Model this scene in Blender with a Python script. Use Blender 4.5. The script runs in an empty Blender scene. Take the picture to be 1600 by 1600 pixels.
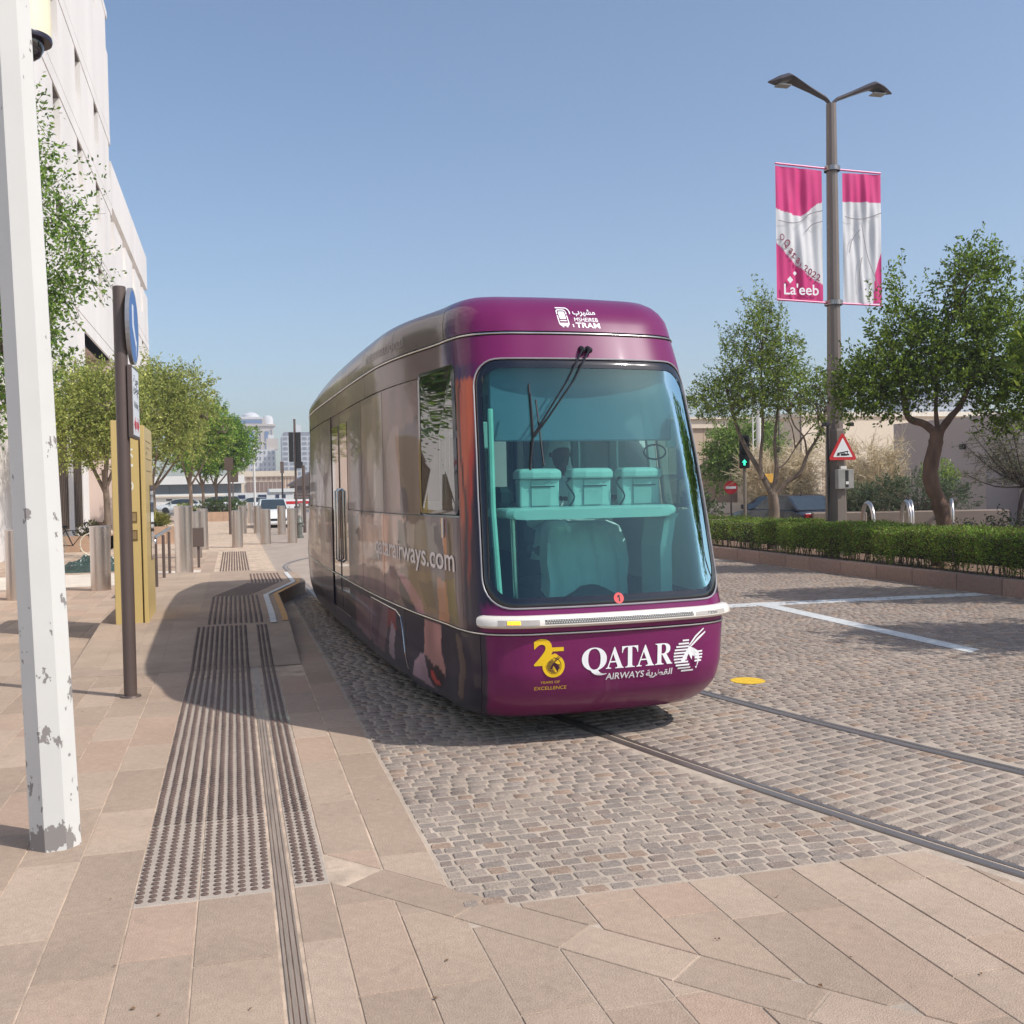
import bpy, bmesh, math, random
import numpy as np
from mathutils import Vector, Matrix
random.seed(7); RNG = np.random.default_rng(11)
S = bpy.context.scene
COL = S.collection
PI = math.pi
# ------------------------------------------------------------------ camera
EYE = 1.75
yaw, pitch, roll = math.atan(435/1600), math.atan(37.5/1600), -0.0197
fw = Vector((math.sin(yaw)*math.cos(pitch), math.cos(yaw)*math.cos(pitch), -math.sin(pitch)))
rt = Vector((math.cos(yaw), -math.sin(yaw), 0)); up = rt.cross(fw)
Rv = rt*math.cos(roll)+up*math.sin(roll); Uv = up*math.cos(roll)-rt*math.sin(roll)
cam_d = bpy.data.cameras.new('camera'); cam = bpy.data.objects.new('camera', cam_d); COL.objects.link(cam)
cam_d.sensor_width = 36; cam_d.lens = 36; cam_d.clip_end = 6000; cam_d.clip_start = .05
cam.matrix_world = Matrix(((Rv.x, Uv.x, -fw.x, 0), (Rv.y, Uv.y, -fw.y, 0), (Rv.z, Uv.z, -fw.z, EYE), (0, 0, 0, 1)))
S.camera = cam
# ------------------------------------------------------------------ light
SUN_EL = math.radians(46.5)
sd = Vector((.76, -.65, 0)).normalized()              # horizontal direction towards the sun
sundir = Vector((sd.x*math.cos(SUN_EL), sd.y*math.cos(SUN_EL), math.sin(SUN_EL)))
sl = bpy.data.lights.new('sun', 'SUN'); sl.energy = 3.7; sl.angle = math.radians(.55); sl.color = (1, .965, .92)
so = bpy.data.objects.new('sun', sl); COL.objects.link(so)
so.rotation_euler = sundir.to_track_quat('Z', 'Y').to_euler(); so.location = (20, -20, 40)
W = bpy.data.worlds.new('World'); S.world = W; W.use_nodes = True
wn = W.node_tree.nodes; bgn = wn.get('Background')
sky = wn.new('ShaderNodeTexSky'); sky.sky_type = 'NISHITA'; sky.sun_disc = False
sky.sun_elevation = SUN_EL; sky.sun_rotation = math.atan2(sd.x, sd.y)
sky.air_density = 1.0; sky.dust_density = 1.3; sky.ozone_density = 2.2; sky.altitude = 0
W.node_tree.links.new(sky.outputs[0], bgn.inputs[0]); bgn.inputs[1].default_value = .15
S.view_settings.view_transform = 'Standard'; S.view_settings.look = 'None'
S.view_settings.exposure = .12; S.view_settings.gamma = 1; S.view_settings.use_curve_mapping = False
S.cycles.max_bounces = 8; S.cycles.transparent_max_bounces = 16
# ------------------------------------------------------------------ materials
def lin(c):
    return tuple(((x/255)/12.92 if x/255 <= .04045 else ((x/255+.055)/1.055)**2.4) for x in c[:3])
MATS = {}
def mat(name, col, rough=.7, metal=0, var=.12, scale=6, bump=0, bscale=60, attr=None, rnd=0, coat=0, trans=None, spec=.5, emit=None, detail=4, stretch=None, objrnd=None, stain=0, speck=0):
    if name in MATS: return MATS[name]
    m = bpy.data.materials.new(name); m.use_nodes = True; nt = m.node_tree; N = nt.nodes; Lk = nt.links.new
    b = N['Principled BSDF']; b.inputs['Roughness'].default_value = rough; b.inputs['Metallic'].default_value = metal
    b.inputs['Specular IOR Level'].default_value = spec
    if coat: b.inputs['Coat Weight'].default_value = coat; b.inputs['Coat Roughness'].default_value = .03
    tc = N.new('ShaderNodeTexCoord'); mp = N.new('ShaderNodeMapping'); Lk(tc.outputs['Object'], mp.inputs[0])
    if stretch: mp.inputs['Scale'].default_value = stretch
    src = None
    if attr:
        a = N.new('ShaderNodeAttribute'); a.attribute_name = attr; src = a.outputs['Color']
    nz = N.new('ShaderNodeTexNoise'); nz.inputs['Scale'].default_value = scale; nz.inputs['Detail'].default_value = detail
    Lk(mp.outputs[0], nz.inputs['Vector'])
    mr = N.new('ShaderNodeMapRange'); mr.inputs[1].default_value = .3; mr.inputs[2].default_value = .7
    mr.inputs[3].default_value = 1-var; mr.inputs[4].default_value = 1+var; Lk(nz.outputs[0], mr.inputs[0])
    mx = N.new('ShaderNodeVectorMath'); mx.operation = 'MULTIPLY'
    if src: Lk(src, mx.inputs[0])
    else: mx.inputs[0].default_value = col[:3]
    Lk(mr.outputs[0], mx.inputs[1]); out = mx.outputs[0]
    if objrnd:
        oi = N.new('ShaderNodeObjectInfo'); cr = N.new('ShaderNodeValToRGB'); Lk(oi.outputs['Random'], cr.inputs[0])
        el = cr.color_ramp.elements; cr.color_ramp.interpolation = 'CONSTANT'
        while len(el) < len(objrnd): el.new(.5)
        for i, c in enumerate(objrnd): el[i].position = i/len(objrnd); el[i].color = (*c, 1)
        m2 = N.new('ShaderNodeVectorMath'); m2.operation = 'MULTIPLY'; Lk(cr.outputs[0], m2.inputs[0]); Lk(mr.outputs[0], m2.inputs[1]); out = m2.outputs[0]
    if speck:                                                # mineral grain
        n4 = N.new('ShaderNodeTexNoise'); n4.inputs['Scale'].default_value = 170; n4.inputs['Detail'].default_value = 3; n4.inputs['Roughness'].default_value = .7
        Lk(tc.outputs['Object'], n4.inputs['Vector']); r4 = N.new('ShaderNodeMapRange'); r4.inputs[1].default_value = .32; r4.inputs[2].default_value = .68; r4.inputs[3].default_value = 1-speck; r4.inputs[4].default_value = 1+speck
        Lk(n4.outputs[0], r4.inputs[0]); m4 = N.new('ShaderNodeVectorMath'); m4.operation = 'MULTIPLY'; Lk(out, m4.inputs[0]); Lk(r4.outputs[0], m4.inputs[1]); out = m4.outputs[0]
    if stain:                                                # dirt that runs on across neighbouring stones
        ge = N.new('ShaderNodeNewGeometry')
        for sc_, lo_, hi_, a_, b_ in ((1.1, .35, .65, 1-stain, 1+stain*.5), (5.5, .60, .72, 1, 1-stain*1.6)):
            n5 = N.new('ShaderNodeTexNoise'); n5.inputs['Scale'].default_value = sc_; n5.inputs['Detail'].default_value = 8; n5.inputs['Roughness'].default_value = .65
            Lk(ge.outputs['Position'], n5.inputs['Vector']); r5 = N.new('ShaderNodeMapRange'); r5.inputs[1].default_value = lo_; r5.inputs[2].default_value = hi_; r5.inputs[3].default_value = a_; r5.inputs[4].default_value = b_
            Lk(n5.outputs[0], r5.inputs[0]); m5 = N.new('ShaderNodeVectorMath'); m5.operation = 'MULTIPLY'; Lk(out, m5.inputs[0]); Lk(r5.outputs[0], m5.inputs[1]); out = m5.outputs[0]
    Lk(out, b.inputs['Base Color'])
    if bump:
        n2 = N.new('ShaderNodeTexNoise'); n2.inputs['Scale'].default_value = bscale; n2.inputs['Detail'].default_value = 5
        Lk(mp.outputs[0], n2.inputs['Vector']); bp = N.new('ShaderNodeBump'); bp.inputs['Strength'].default_value = bump; bp.inputs['Distance'].default_value = .01
        Lk(n2.outputs[0], bp.inputs['Height']); Lk(bp.outputs[0], b.inputs['Normal'])
        r2 = N.new('ShaderNodeMapRange'); r2.inputs[3].default_value = max(rough-.08, 0); r2.inputs[4].default_value = min(rough+.08, 1)
        Lk(n2.outputs[0], r2.inputs[0]); Lk(r2.outputs[0], b.inputs['Roughness'])
    if emit: b.inputs['Emission Color'].default_value = (*emit[:3], 1); b.inputs['Emission Strength'].default_value = emit[3]
    if trans:
        tr = N.new('ShaderNodeBsdfTranslucent'); Lk(out, tr.inputs[0]); ms = N.new('ShaderNodeMixShader'); ms.inputs[0].default_value = trans
        Lk(b.outputs[0], ms.inputs[1]); Lk(tr.outputs[0], ms.inputs[2]); Lk(ms.outputs[0], N['Material Output'].inputs[0])
    MATS[name] = m; return m
def glass(name, tint, refl=.08, rough=.012, gcol=(1, 1, 1)):
    m = bpy.data.materials.new(name); m.use_nodes = True; nt = m.node_tree; N = nt.nodes; Lk = nt.links.new
    for n in list(N):
        if n.type != 'OUTPUT_MATERIAL': N.remove(n)
    t = N.new('ShaderNodeBsdfTransparent'); t.inputs[0].default_value = (*tint, 1)
    g = N.new('ShaderNodeBsdfGlossy'); g.inputs['Roughness'].default_value = rough; g.inputs[0].default_value = (*gcol, 1)
    f = N.new('ShaderNodeFresnel'); f.inputs[0].default_value = 1.5 if refl > .09 else 1.3
    a = N.new('ShaderNodeMath'); a.operation = 'ADD'; a.inputs[1].default_value = refl; a.use_clamp = True; Lk(f.outputs[0], a.inputs[0])
    ms = N.new('ShaderNodeMixShader'); Lk(a.outputs[0], ms.inputs[0]); Lk(t.outputs[0], ms.inputs[1]); Lk(g.outputs[0], ms.inputs[2])
    Lk(ms.outputs[0], [n for n in N if n.type == 'OUTPUT_MATERIAL'][0].inputs[0])
    MATS[name] = m; return m
# ------------------------------------------------------------------ object helpers
def link(name, me, parent=None, mats=None, kind=None, smooth=False):
    o = bpy.data.objects.new(name, me); COL.objects.link(o)
    if parent: o.parent = parent
    if mats:
        for m in (mats if isinstance(mats, (list, tuple)) else [mats]): me.materials.append(m)
    if kind: o['kind'] = kind
    if smooth: me.polygons.foreach_set('use_smooth', [True]*len(me.polygons))
    return o
def tag(o, label=None, cat=None, group=None, kind=None):
    if label: o['label'] = label
    if cat: o['category'] = cat
    if group: o['group'] = group
    if kind: o['kind'] = kind
    return o
def thing(name, label, cat, loc=(0, 0, 0), rz=0, group=None):
    o = bpy.data.objects.new(name, None); COL.objects.link(o); o.empty_display_size = .1
    o.location = loc; o.rotation_euler = (0, 0, rz); return tag(o, label, cat, group)
def copy_tree(o, parent=None):
    c = o.copy(); COL.objects.link(c); c.parent = parent
    for ch in o.children: copy_tree(ch, c)
    return c
class MB:
    def __init__(s): s.v = []; s.f = []; s.mi = []
    def add(s, vs, fs, mi=0):
        n = len(s.v); s.v += [tuple(x) for x in vs]
        for f in fs: s.f.append(tuple(i+n for i in f)); s.mi.append(mi)
        return s
    def box(s, x0, x1, y0, y1, z0, z1, mi=0, M=None):
        vs = [(x0,y0,z0),(x1,y0,z0),(x1,y1,z0),(x0,y1,z0),(x0,y0,z1),(x1,y0,z1),(x1,y1,z1),(x0,y1,z1)]
        if M is not None: vs = [M @ Vector(v) for v in vs]
        return s.add(vs, [(0,3,2,1),(4,5,6,7),(0,1,5,4),(1,2,6,5),(2,3,7,6),(3,0,4,7)], mi)
    def bbox(s, x0, x1, y0, y1, z0, z1, b=.01, mi=0, M=None):   # chamfered box
        xs = (x0, x0+b, x1-b, x1); ys = (y0, y0+b, y1-b, y1); zs = (z0, z0+b, z1-b, z1)
        bm = bmesh.new()
        pts = []
        for X, a in ((x0, 0), (x1, 1)):
            for Y, c in ((y0, 0), (y1, 1)):
                for Z, d in ((z0, 0), (z1, 1)):
                    ix, iy, iz = (b if a == 0 else -b), (b if c == 0 else -b), (b if d == 0 else -b)
                    pts += [(X, Y+iy, Z+iz), (X+ix, Y, Z+iz), (X+ix, Y+iy, Z)]
        vs = [bm.verts.new(p) for p in pts]; bmesh.ops.convex_hull(bm, input=vs); bmesh.ops.dissolve_limit(bm, angle_limit=.01, verts=bm.verts, edges=bm.edges)
        bm.verts.index_update()
        V = [v.co.copy() for v in bm.verts]; F = [[v.index for v in f.verts] for f in bm.faces]; bm.free()
        if M is not None: V = [M @ v for v in V]
        return s.add(V, F, mi)
    def tube(s, pts, rad, n=10, mi=0, cap=True):
        pts = [Vector(p) for p in pts]; rad = rad if isinstance(rad, (list, tuple)) else [rad]*len(pts)
        vs = []; fs = []; prev = None
        for i, p in enumerate(pts):
            t = (pts[min(i+1, len(pts)-1)]-pts[max(i-1, 0)]).normalized()
            if prev is None:
                a = t.orthogonal().normalized()
                if abs(t.z) > .9: a = Vector((1, 0, 0)); a = (a-t*a.dot(t)).normalized()
            else: a = (prev-t*prev.dot(t)).normalized()
            prev = a; b = t.cross(a)
            for k in range(n): vs.append(p+(a*math.cos(2*PI*k/n)+b*math.sin(2*PI*k/n))*rad[i])
        for i in range(len(pts)-1):
            for k in range(n): fs.append((i*n+k, i*n+(k+1) % n, (i+1)*n+(k+1) % n, (i+1)*n+k))
        if cap: fs.append(tuple(range(n))[::-1]); fs.append(tuple((len(pts)-1)*n+k for k in range(n)))
        return s.add(vs, fs, mi)
    def lathe(s, prof, n=24, c=(0, 0, 0), mi=0, M=None):
        vs = []; fs = []
        for r, z in prof:
            for k in range(n): vs.append(Vector((r*math.cos(2*PI*k/n), r*math.sin(2*PI*k/n), z)))
        if M is not None: vs = [M @ v for v in vs]
        vs = [v+Vector(c) for v in vs]
        for i in range(len(prof)-1):
            for k in range(n): fs.append((i*n+k, i*n+(k+1) % n, (i+1)*n+(k+1) % n, (i+1)*n+k))
        if prof[0][0] > 1e-4: fs.append(tuple(range(n))[::-1])
        if prof[-1][0] > 1e-4: fs.append(tuple((len(prof)-1)*n+k for k in range(n)))
        return s.add(vs, fs, mi)
    def prism(s, poly, z0, z1, mi=0, M=None):                 # poly in xy, counterclockwise
        n = len(poly); vs = [Vector((x, y, z0)) for x, y in poly]+[Vector((x, y, z1)) for x, y in poly]
        if M is not None: vs = [M @ v for v in vs]
        fs = [tuple(range(n))[::-1], tuple(range(n, 2*n))]+[(k, (k+1) % n, n+(k+1) % n, n+k) for k in range(n)]
        return s.add(vs, fs, mi)
    def rings(s, rings, closed=True, cap=True, mi=0):
        n = len(rings[0]); vs = [p for r in rings for p in r]; fs = []
        for i in range(len(rings)-1):
            for k in range(n if closed else n-1): fs.append((i*n+k, i*n+(k+1) % n, (i+1)*n+(k+1) % n, (i+1)*n+k))
        if cap: fs.append(tuple(range(n))[::-1]); fs.append(tuple((len(rings)-1)*n+k for k in range(n)))
        return s.add(vs, fs, mi)
    def build(s, name, mats, parent=None, kind=None, smooth=False, bevel=0, sub=0):
        me = bpy.data.meshes.new(name); me.from_pydata(s.v, [], s.f); me.update()
        o = link(name, me, parent, mats, kind, smooth)
        if max(s.mi, default=0): me.polygons.foreach_set('material_index', s.mi)
        if smooth: me.set_sharp_from_angle(angle=math.radians(40))
        if bevel:
            md = o.modifiers.new('b', 'BEVEL'); md.width = bevel; md.segments = 2; md.limit_method = 'ANGLE'; md.angle_limit = .6
        if sub: md = o.modifiers.new('s', 'SUBSURF'); md.levels = sub; md.render_levels = sub
        return o
def npmesh(name, verts, faces, mats, parent=None, cols=None, kind=None, smooth=False, attr='tint'):
    me = bpy.data.meshes.new(name); verts = np.asarray(verts, np.float32); faces = np.asarray(faces, np.int32); k = faces.shape[1]
    me.vertices.add(len(verts)); me.vertices.foreach_set('co', verts.ravel())
    me.loops.add(faces.size); me.loops.foreach_set('vertex_index', faces.ravel())
    me.polygons.add(len(faces)); me.polygons.foreach_set('loop_start', np.arange(len(faces), dtype=np.int32)*k)
    me.polygons.foreach_set('loop_total', np.full(len(faces), k, np.int32))
    me.update(calc_edges=True)
    if cols is not None:
        cols = np.asarray(cols, np.float32)
        dom = 'POINT' if len(cols) == len(verts) else 'CORNER'
        if dom == 'CORNER': cols = np.repeat(cols, k, axis=0)
        a = me.color_attributes.new(attr, 'FLOAT_COLOR', dom); a.data.foreach_set('color', np.c_[cols, np.ones(len(cols))].astype(np.float32).ravel())
    return link(name, me, parent, mats, kind, smooth)
def cr_pts(P, n=5):
    P = [Vector(p) for p in P]; out = []
    for i in range(len(P)-1):
        p0, p1, p2, p3 = P[max(i-1, 0)], P[i], P[i+1], P[min(i+2, len(P)-1)]
        for k in range(n):
            t = k/n; out.append(.5*((2*p1)+(p2-p0)*t+(2*p0-5*p1+4*p2-p3)*t*t+(3*p1-p0-3*p2+p3)*t**3))
    out.append(P[-1]); return out
def textmesh(body, size=1, off=0, align='LEFT', shear=0, res=4):
    c = bpy.data.curves.new('t', 'FONT'); c.body = body; c.size = size; c.offset = off; c.align_x = align; c.shear = shear; c.resolution_u = res
    o = bpy.data.objects.new('t', c); COL.objects.link(o); bpy.context.view_layer.update()
    me = bpy.data.meshes.new_from_object(o.evaluated_get(bpy.context.evaluated_depsgraph_get()))
    V = [v.co.copy() for v in me.vertices]; F = [tuple(p.vertices) for p in me.polygons]
    bpy.data.objects.remove(o); bpy.data.curves.remove(c); bpy.data.meshes.remove(me); return V, F
def fit(V, x0, x1, y0, y1):
    a = [v.x for v in V]; b = [v.y for v in V]; ax, bx, ay, by = min(a), max(a), min(b), max(b)
    return [Vector((x0+(v.x-ax)/(bx-ax)*(x1-x0), y0+(v.y-ay)/(by-ay)*(y1-y0), 0)) for v in V]
def clip(poly, a, b, c):                                      # keep a*x+b*y<=c
    out = []
    for i in range(len(poly)):
        p, q = poly[i], poly[(i+1) % len(poly)]; dp, dq = a*p[0]+b*p[1]-c, a*q[0]+b*q[1]-c
        if dp <= 0: out.append(p)
        if dp*dq < 0: t = dp/(dp-dq); out.append((p[0]+(q[0]-p[0])*t, p[1]+(q[1]-p[1])*t))
    return out
def area(p): return sum(p[i][0]*p[(i+1) % len(p)][1]-p[(i+1) % len(p)][0]*p[i][1] for i in range(len(p)))/2 if len(p) > 2 else 0
def inset_poly(p, g):
    cx = sum(a for a, b in p)/len(p); n = len(p); out = list(p)
    for i in range(n):
        a, b = p[i], p[(i+1) % n]; L = math.hypot(b[0]-a[0], b[1]-a[1])
        if L < 1e-6: continue
        nx, ny = (b[1]-a[1])/L, -(b[0]-a[0])/L            # outward for ccw
        out = clip(out, nx, ny, nx*a[0]+ny*a[1]-g)
        if len(out) < 3: return []
    return out
def inview(x, y, m=.04):
    d = Vector((x, y, -EYE)); z = d.dot(fw)
    if z < .5: return False
    return abs(d.dot(Rv)/z) < .5+m and abs(d.dot(Uv)/z) < .5+m
# ------------------------------------------------------------------ common materials
SLABC = [lin(c) for c in ((176,154,134),(172,151,132),(181,159,139),(170,149,130),(179,153,133),(167,146,127),(183,161,141),(178,154,134))]
SETTC = [lin(c) for c in ((153,139,127),(144,131,121),(157,142,129),(148,135,124),(153,136,123),(140,128,118),(160,145,131),(149,136,125),(155,133,116),(145,133,123),(158,143,130),(141,126,115))]
m_slab = mat('slab_stone', (1,1,1), .85, var=.07, scale=22, bump=.5, bscale=140, spec=.2, stain=.10, speck=.16, objrnd=SLABC, detail=8)
m_slab_a = mat('slab_stone_joined', (1,1,1), .85, var=.07, scale=22, bump=.5, bscale=140, spec=.2, stain=.10, speck=.16, attr='tint', detail=8)
m_tslab = mat('tactile_slab', lin((176,162,148)), .85, var=.06, scale=20, bump=.4, bscale=120, spec=.2, stain=.08, speck=.14)
m_sett = mat('sett_granite', (1,1,1), .82, var=.16, scale=40, bump=.7, bscale=70, spec=.1, stain=.10, speck=.20, objrnd=SETTC, detail=8)
m_sett_a = mat('sett_granite_joined', (1,1,1), .82, var=.16, scale=40, bump=.7, bscale=70, spec=.1, stain=.10, speck=.20, attr='tint', detail=8)
m_mortar = mat('mortar', lin((182,166,149)), .95, var=.14, scale=9, bump=.4, bscale=120, stain=.16, speck=.15, spec=.1)
m_joint = mat('sandy_joint', lin((192,170,148)), .95, var=.3, scale=6, stain=.15, bump=.4, bscale=100)
m_dark = mat('dark_metal', lin((44,42,44)), .45, .3, var=.1)
m_brown = mat('brown_paint', lin((98,84,78)), .42, .2, var=.06, scale=3)
m_steel = mat('brushed_steel', lin((206,196,188)), .3, 1, var=.1, scale=5, stretch=(1,1,.15), bump=.05, bscale=200)
m_white = mat('white_paint', lin((215,212,205)), .5, var=.04, scale=2)
m_black = mat('black_rubber', lin((24,24,26)), .5, var=.1)
m_soil = mat('planting_soil', lin((120,92,72)), .95, var=.3, scale=8, bump=.6, bscale=40)
m_kerb = mat('kerb_granite', (1,1,1), .85, var=.16, scale=20, bump=.3, bscale=80, objrnd=[lin(c) for c in ((150,124,112),(140,117,106),(156,130,116),(146,121,108))], detail=8)
m_far = mat('distant_ground', lin((176,156,134)), .95, var=.15, scale=.3)
# ================================================================== GROUND
def sheet(name, poly, z, m, label=None):
    me = bpy.data.meshes.new(name); me.from_pydata([(x, y, z) for x, y in poly], [], [tuple(range(len(poly)))]); me.update()
    o = link(name, me, None, m, 'structure'); return o
ground = sheet('ground', [(-3000,-3000),(3000,-3000),(3000,3000),(-3000,3000)], -.24, m_far)
pav = sheet('pavement', [(-30,-6),(.87,-6),(.87,22),(.87,75),(-30,75)], -.0035, m_joint)
road = sheet('road', [(.868,-6),(11.2,-6),(11.2,75),(.868,75)], -.0042, m_mortar)
# ------------------------------------------------------------------ slabs
def zprof(x, y):                                             # gentle ramp up to the tram stop
    if y <= 10.6: return 0
    if y < 13.4: return .2*(y-10.6)/2.8
    return .2
slabs = []                                                   # (poly, z)
def col_slabs(x0, x1, y0, y1, lmin=.55, lmax=.95, cl=()):
    y = y0-random.random()*.6
    while y < y1:
        l = random.uniform(lmin, lmax); p = [(x0, max(y, y0)), (x1, max(y, y0)), (x1, min(y+l, y1)), (x0, min(y+l, y1))]
        for c in cl:
            if len(p) > 2: p = clip(p, *c)
        if len(p) > 2 and abs(area(p)) > .004: slabs.append(p)
        y += l
# diagonal band: runs from (.50,4.47) along (.635,-.772)
bd = Vector((.635, -.772)); bn = Vector((.772, .635))        # along / across (towards the setts)
c0 = bn.dot(Vector((.5, 4.47))); c1 = c0+.235
left_edges = [-9+.285*i for i in range(0, 30)]
left_edges = [x for x in left_edges if x < -1.1]+[-1.03, -.75, -.46, -.19, .125]
below = (bn.x, bn.y, c0)
for i in range(len(left_edges)-1):
    x0, x1 = left_edges[i], left_edges[i+1]
    if x0 < -.47: col_slabs(x0, x1, 1.6, 32)
    else: col_slabs(x0, x1, 1.6, 4.58); col_slabs(x0, x1, 4.585, 9.9, .6, .9)
col_slabs(.215, .375, 1.6, 4.6); col_slabs(.215, .375, 4.605, 9.9, .6, .9)
col_slabs(.375, .62, 1.6, 22, .6, .95, [below] if False else [])
slabs = [p for p in slabs]
# trim the .375-.62 column where the band crosses, add columns below and above the band
def split(polys, cl, keep):
    out = []
    for p in polys:
        cx = sum(a for a, b in p)/len(p)
        if cx > .37: 
            q = clip(p, *cl) if keep == 'below' else clip(p, -cl[0], -cl[1], -cl[2])
            if len(q) > 2 and abs(area(q)) > .003: out.append(q)
        else: out.append(p)
    return out
base = slabs; lo = split([p for p in base], below, 'below')
slabs = lo
col_slabs(.375, .62, 1.6, 22, .6, .95, [(-bn.x, -bn.y, -c1)])
col_slabs(.625, .87, 3, 21.8, .55, .8, [(-bn.x, -bn.y, -c1)])
for x0, x1 in ((.62, .875), (.875, 1.15), (1.15, 1.415), (1.415, 1.66), (1.66, 1.89), (1.89, 2.15), (2.15, 2.41)):
    col_slabs(x0, x1, 1.6, 4.4, .5, .9, [below])
# the band itself
t = -.1
while t < 4:
    l = random.uniform(.45, .7); o0 = Vector((.5, 4.47))+bd*t; o1 = Vector((.5, 4.47))+bd*(t+l)
    p = [tuple(o0), tuple(o1), tuple(o1+bn*.235), tuple(o0+bn*.235)]; slabs.append(p); t += l
SY = 4.13
for x0, x1 in ((.87, 1.12), (1.12, 1.37), (1.37, 1.63), (1.63, 1.89), (1.89, 2.14), (2.14, 2.40), (2.40, 2.65), (2.65, 2.90), (2.90, 3.16), (3.16, 3.42)):
    col_slabs(x0, x1, 1.6, SY, .55, 1.0, [(-bn.x, -bn.y, -c1), (.955, .29, .955*3.27+.29*3.78-.06)])
# ---- track: integrate the centre line of the curve
PC = [Vector((3.317, 6.59))]; ph = math.radians(14)
p, a = PC[0].copy(), ph
for i in range(60):                                          # towards the camera
    a += .025*.1; p = p+Vector((math.sin(a), -math.cos(a)))*.1; PC.append(p.copy())
PC.reverse(); p, a = Vector((3.317, 6.59)), ph; s = 0
while s < 26:
    k = -.025 if a > math.radians(1.7) and s < 12 else (0 if s < 17.5 else .10)
    if s > 17.5: k = -.14
    a += k*.1; p = p+Vector((-math.sin(a), math.cos(a)))*.1; PC.append(p.copy()); s += .1
    if a < -1.5: break
PCN = []
for i in range(len(PC)):
    t_ = (PC[min(i+1, len(PC)-1)]-PC[max(i-1, 0)]).normalized(); PCN.append(Vector((t_.y, -t_.x)))
PCa = np.array([tuple(v) for v in PC]); PCn = np.array([tuple(v) for v in PCN])
def track_t(x, y):                                           # signed distance from the track centre
    d = (PCa[:, 0]-x)**2+(PCa[:, 1]-y)**2; i = int(d.argmin()); return (x-PCa[i, 0])*PCn[i, 0]+(y-PCa[i, 1])*PCn[i, 1]
G = .745
# ---- rails: grooved rail flush with the paving
m_rail = mat('rail_steel', lin((150,140,132)), .42, .7, var=.12, scale=12, stretch=(1,.2,1))
m_groove = mat('rail_groove', lin((26,23,21)), .8, var=.2)
for sgn, lab in ((-1, 'nearer grooved tram rail curving out from under the tram'), (1, 'farther grooved tram rail beside the yellow ground mark')):
    th = thing('tram_rail', lab, 'tram rail', (float(PC[40].x), float(PC[40].y), 0), group='tram rails in the setts')
    prof = [(-.072,-.018),(-.072,.002),(-.066,.006),(-.026,.008),(-.02,.003),(-.018,-.03),(.016,-.03),(.018,.000),(.042,.003),(.048,-.018)]
    for nm, a0, a1, mm in (('rail_head', 0, 5, m_rail), ('rail_groove', 5, 6, m_groove), ('rail_lip', 6, 9, m_rail)):
        rr = []
        for c_, n_ in zip(PC, PCN):
            b_ = c_+n_*(G*sgn)
            rr.append([Vector((b_.x+n_.x*dx-th.location.x, b_.y+n_.y*dx-th.location.y, dz)) for dx, dz in prof[a0:a1+1]])
        MB().rings(rr, closed=False, cap=False).build(nm, mm, th, smooth=False)
# ---- setts
setts = []                                                   # (cx, cy, ang, w, l)
def in_view_near(x, y): return inview(x, y, .08)
def rows(ox, oy, ang, umin, umax, vmin, vmax, ok, wr=(.076, .090), lr=(.092, .135)):
    ca, sa = math.cos(ang), math.sin(ang); v = vmin
    while v < vmax:
        w = random.uniform(*wr); u = umin-(random.random()*.1 if ang else 0); first = not ang
        wob = random.uniform(-.004, .004)
        while u < umax:
            l = random.uniform(*lr) if not first else random.uniform(.05, .13); first = False; cu, cv = u+l/2, v+w/2+wob; x = ox+ca*cu-sa*cv; y = oy+sa*cu+ca*cv
            if ok(x, y): setts.append((x, y, ang+random.uniform(-.04, .04), l-.012, w-.012))
            u += l
        v += w
rows(0, 0, 0.0, .885, 3.3, SY+.01, 19, lambda x, y: x > .88 and track_t(x, y) < -G-.115 and in_view_near(x, y))
rows(0, 0, .12, 1, 16, 0, 24, lambda x, y: x < 10.98 and y > 4.0 and y < 21 and track_t(x, y) > G+.1 and in_view_near(x, y))
i = 0; sacc = 0
while i < len(PC)-12 and PC[i].y < 19:                       # between the rails, courses square to the track
    w = random.uniform(.088, .1); n_ = PCN[i]; c_ = PC[i]; t = -G+.05
    ang = math.atan2(n_.y, n_.x)
    while t < G-.1:
        l = min(random.uniform(.11, .15), G-.07-t); q = c_+n_*(t+l/2)
        if l > .05 and in_view_near(q.x, q.y): setts.append((q.x, q.y, ang+random.uniform(-.03, .03), l-.014, w-.014))
        t += l
    sacc += w
    while i < len(PC)-2 and sacc > .1: i += 1; sacc -= .1
# centre them better by interpolation is not needed at this size
def sett_geo(l, w, seed):
    r = random.Random(seed); j = lambda a: r.uniform(-a, a); h = r.uniform(-.0018, .0018); b = .007
    o = [(-l/2, -w/2), (l/2, -w/2), (l/2, w/2), (-l/2, w/2)]; o = [(x+j(.005), y+j(.004)) for x, y in o]
    mid = []
    for k in range(4):                                       # cut the corners
        p, q, n = Vector(o[k-1]), Vector(o[k]), Vector(o[(k+1) % 4])
        mid.append(q+(p-q).normalized()*r.uniform(.004, .011)); mid.append(q+(n-q).normalized()*r.uniform(.004, .011))
    inn = [Vector((m.x*(1-2*b/l), m.y*(1-2*b/w))) for m in mid]
    V = [(m.x, m.y, -.016) for m in mid]+[(m.x, m.y, -.007) for m in mid]+[(m.x, m.y, h+j(.0015)) for m in inn]
    F = [(k, (k+1) % 8, 8+(k+1) % 8, 8+k) for k in range(8)]+[(8+k, 8+(k+1) % 8, 16+(k+1) % 8, 16+k) for k in range(8)]+[tuple(range(16, 24))]
    return V, F
setts.sort(key=lambda s: s[0]**2+s[1]**2)
vis = [s for s in setts if inview(s[0], s[1], -.005)]
near = vis[:298]; nearset = set(id(s) for s in near)
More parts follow.
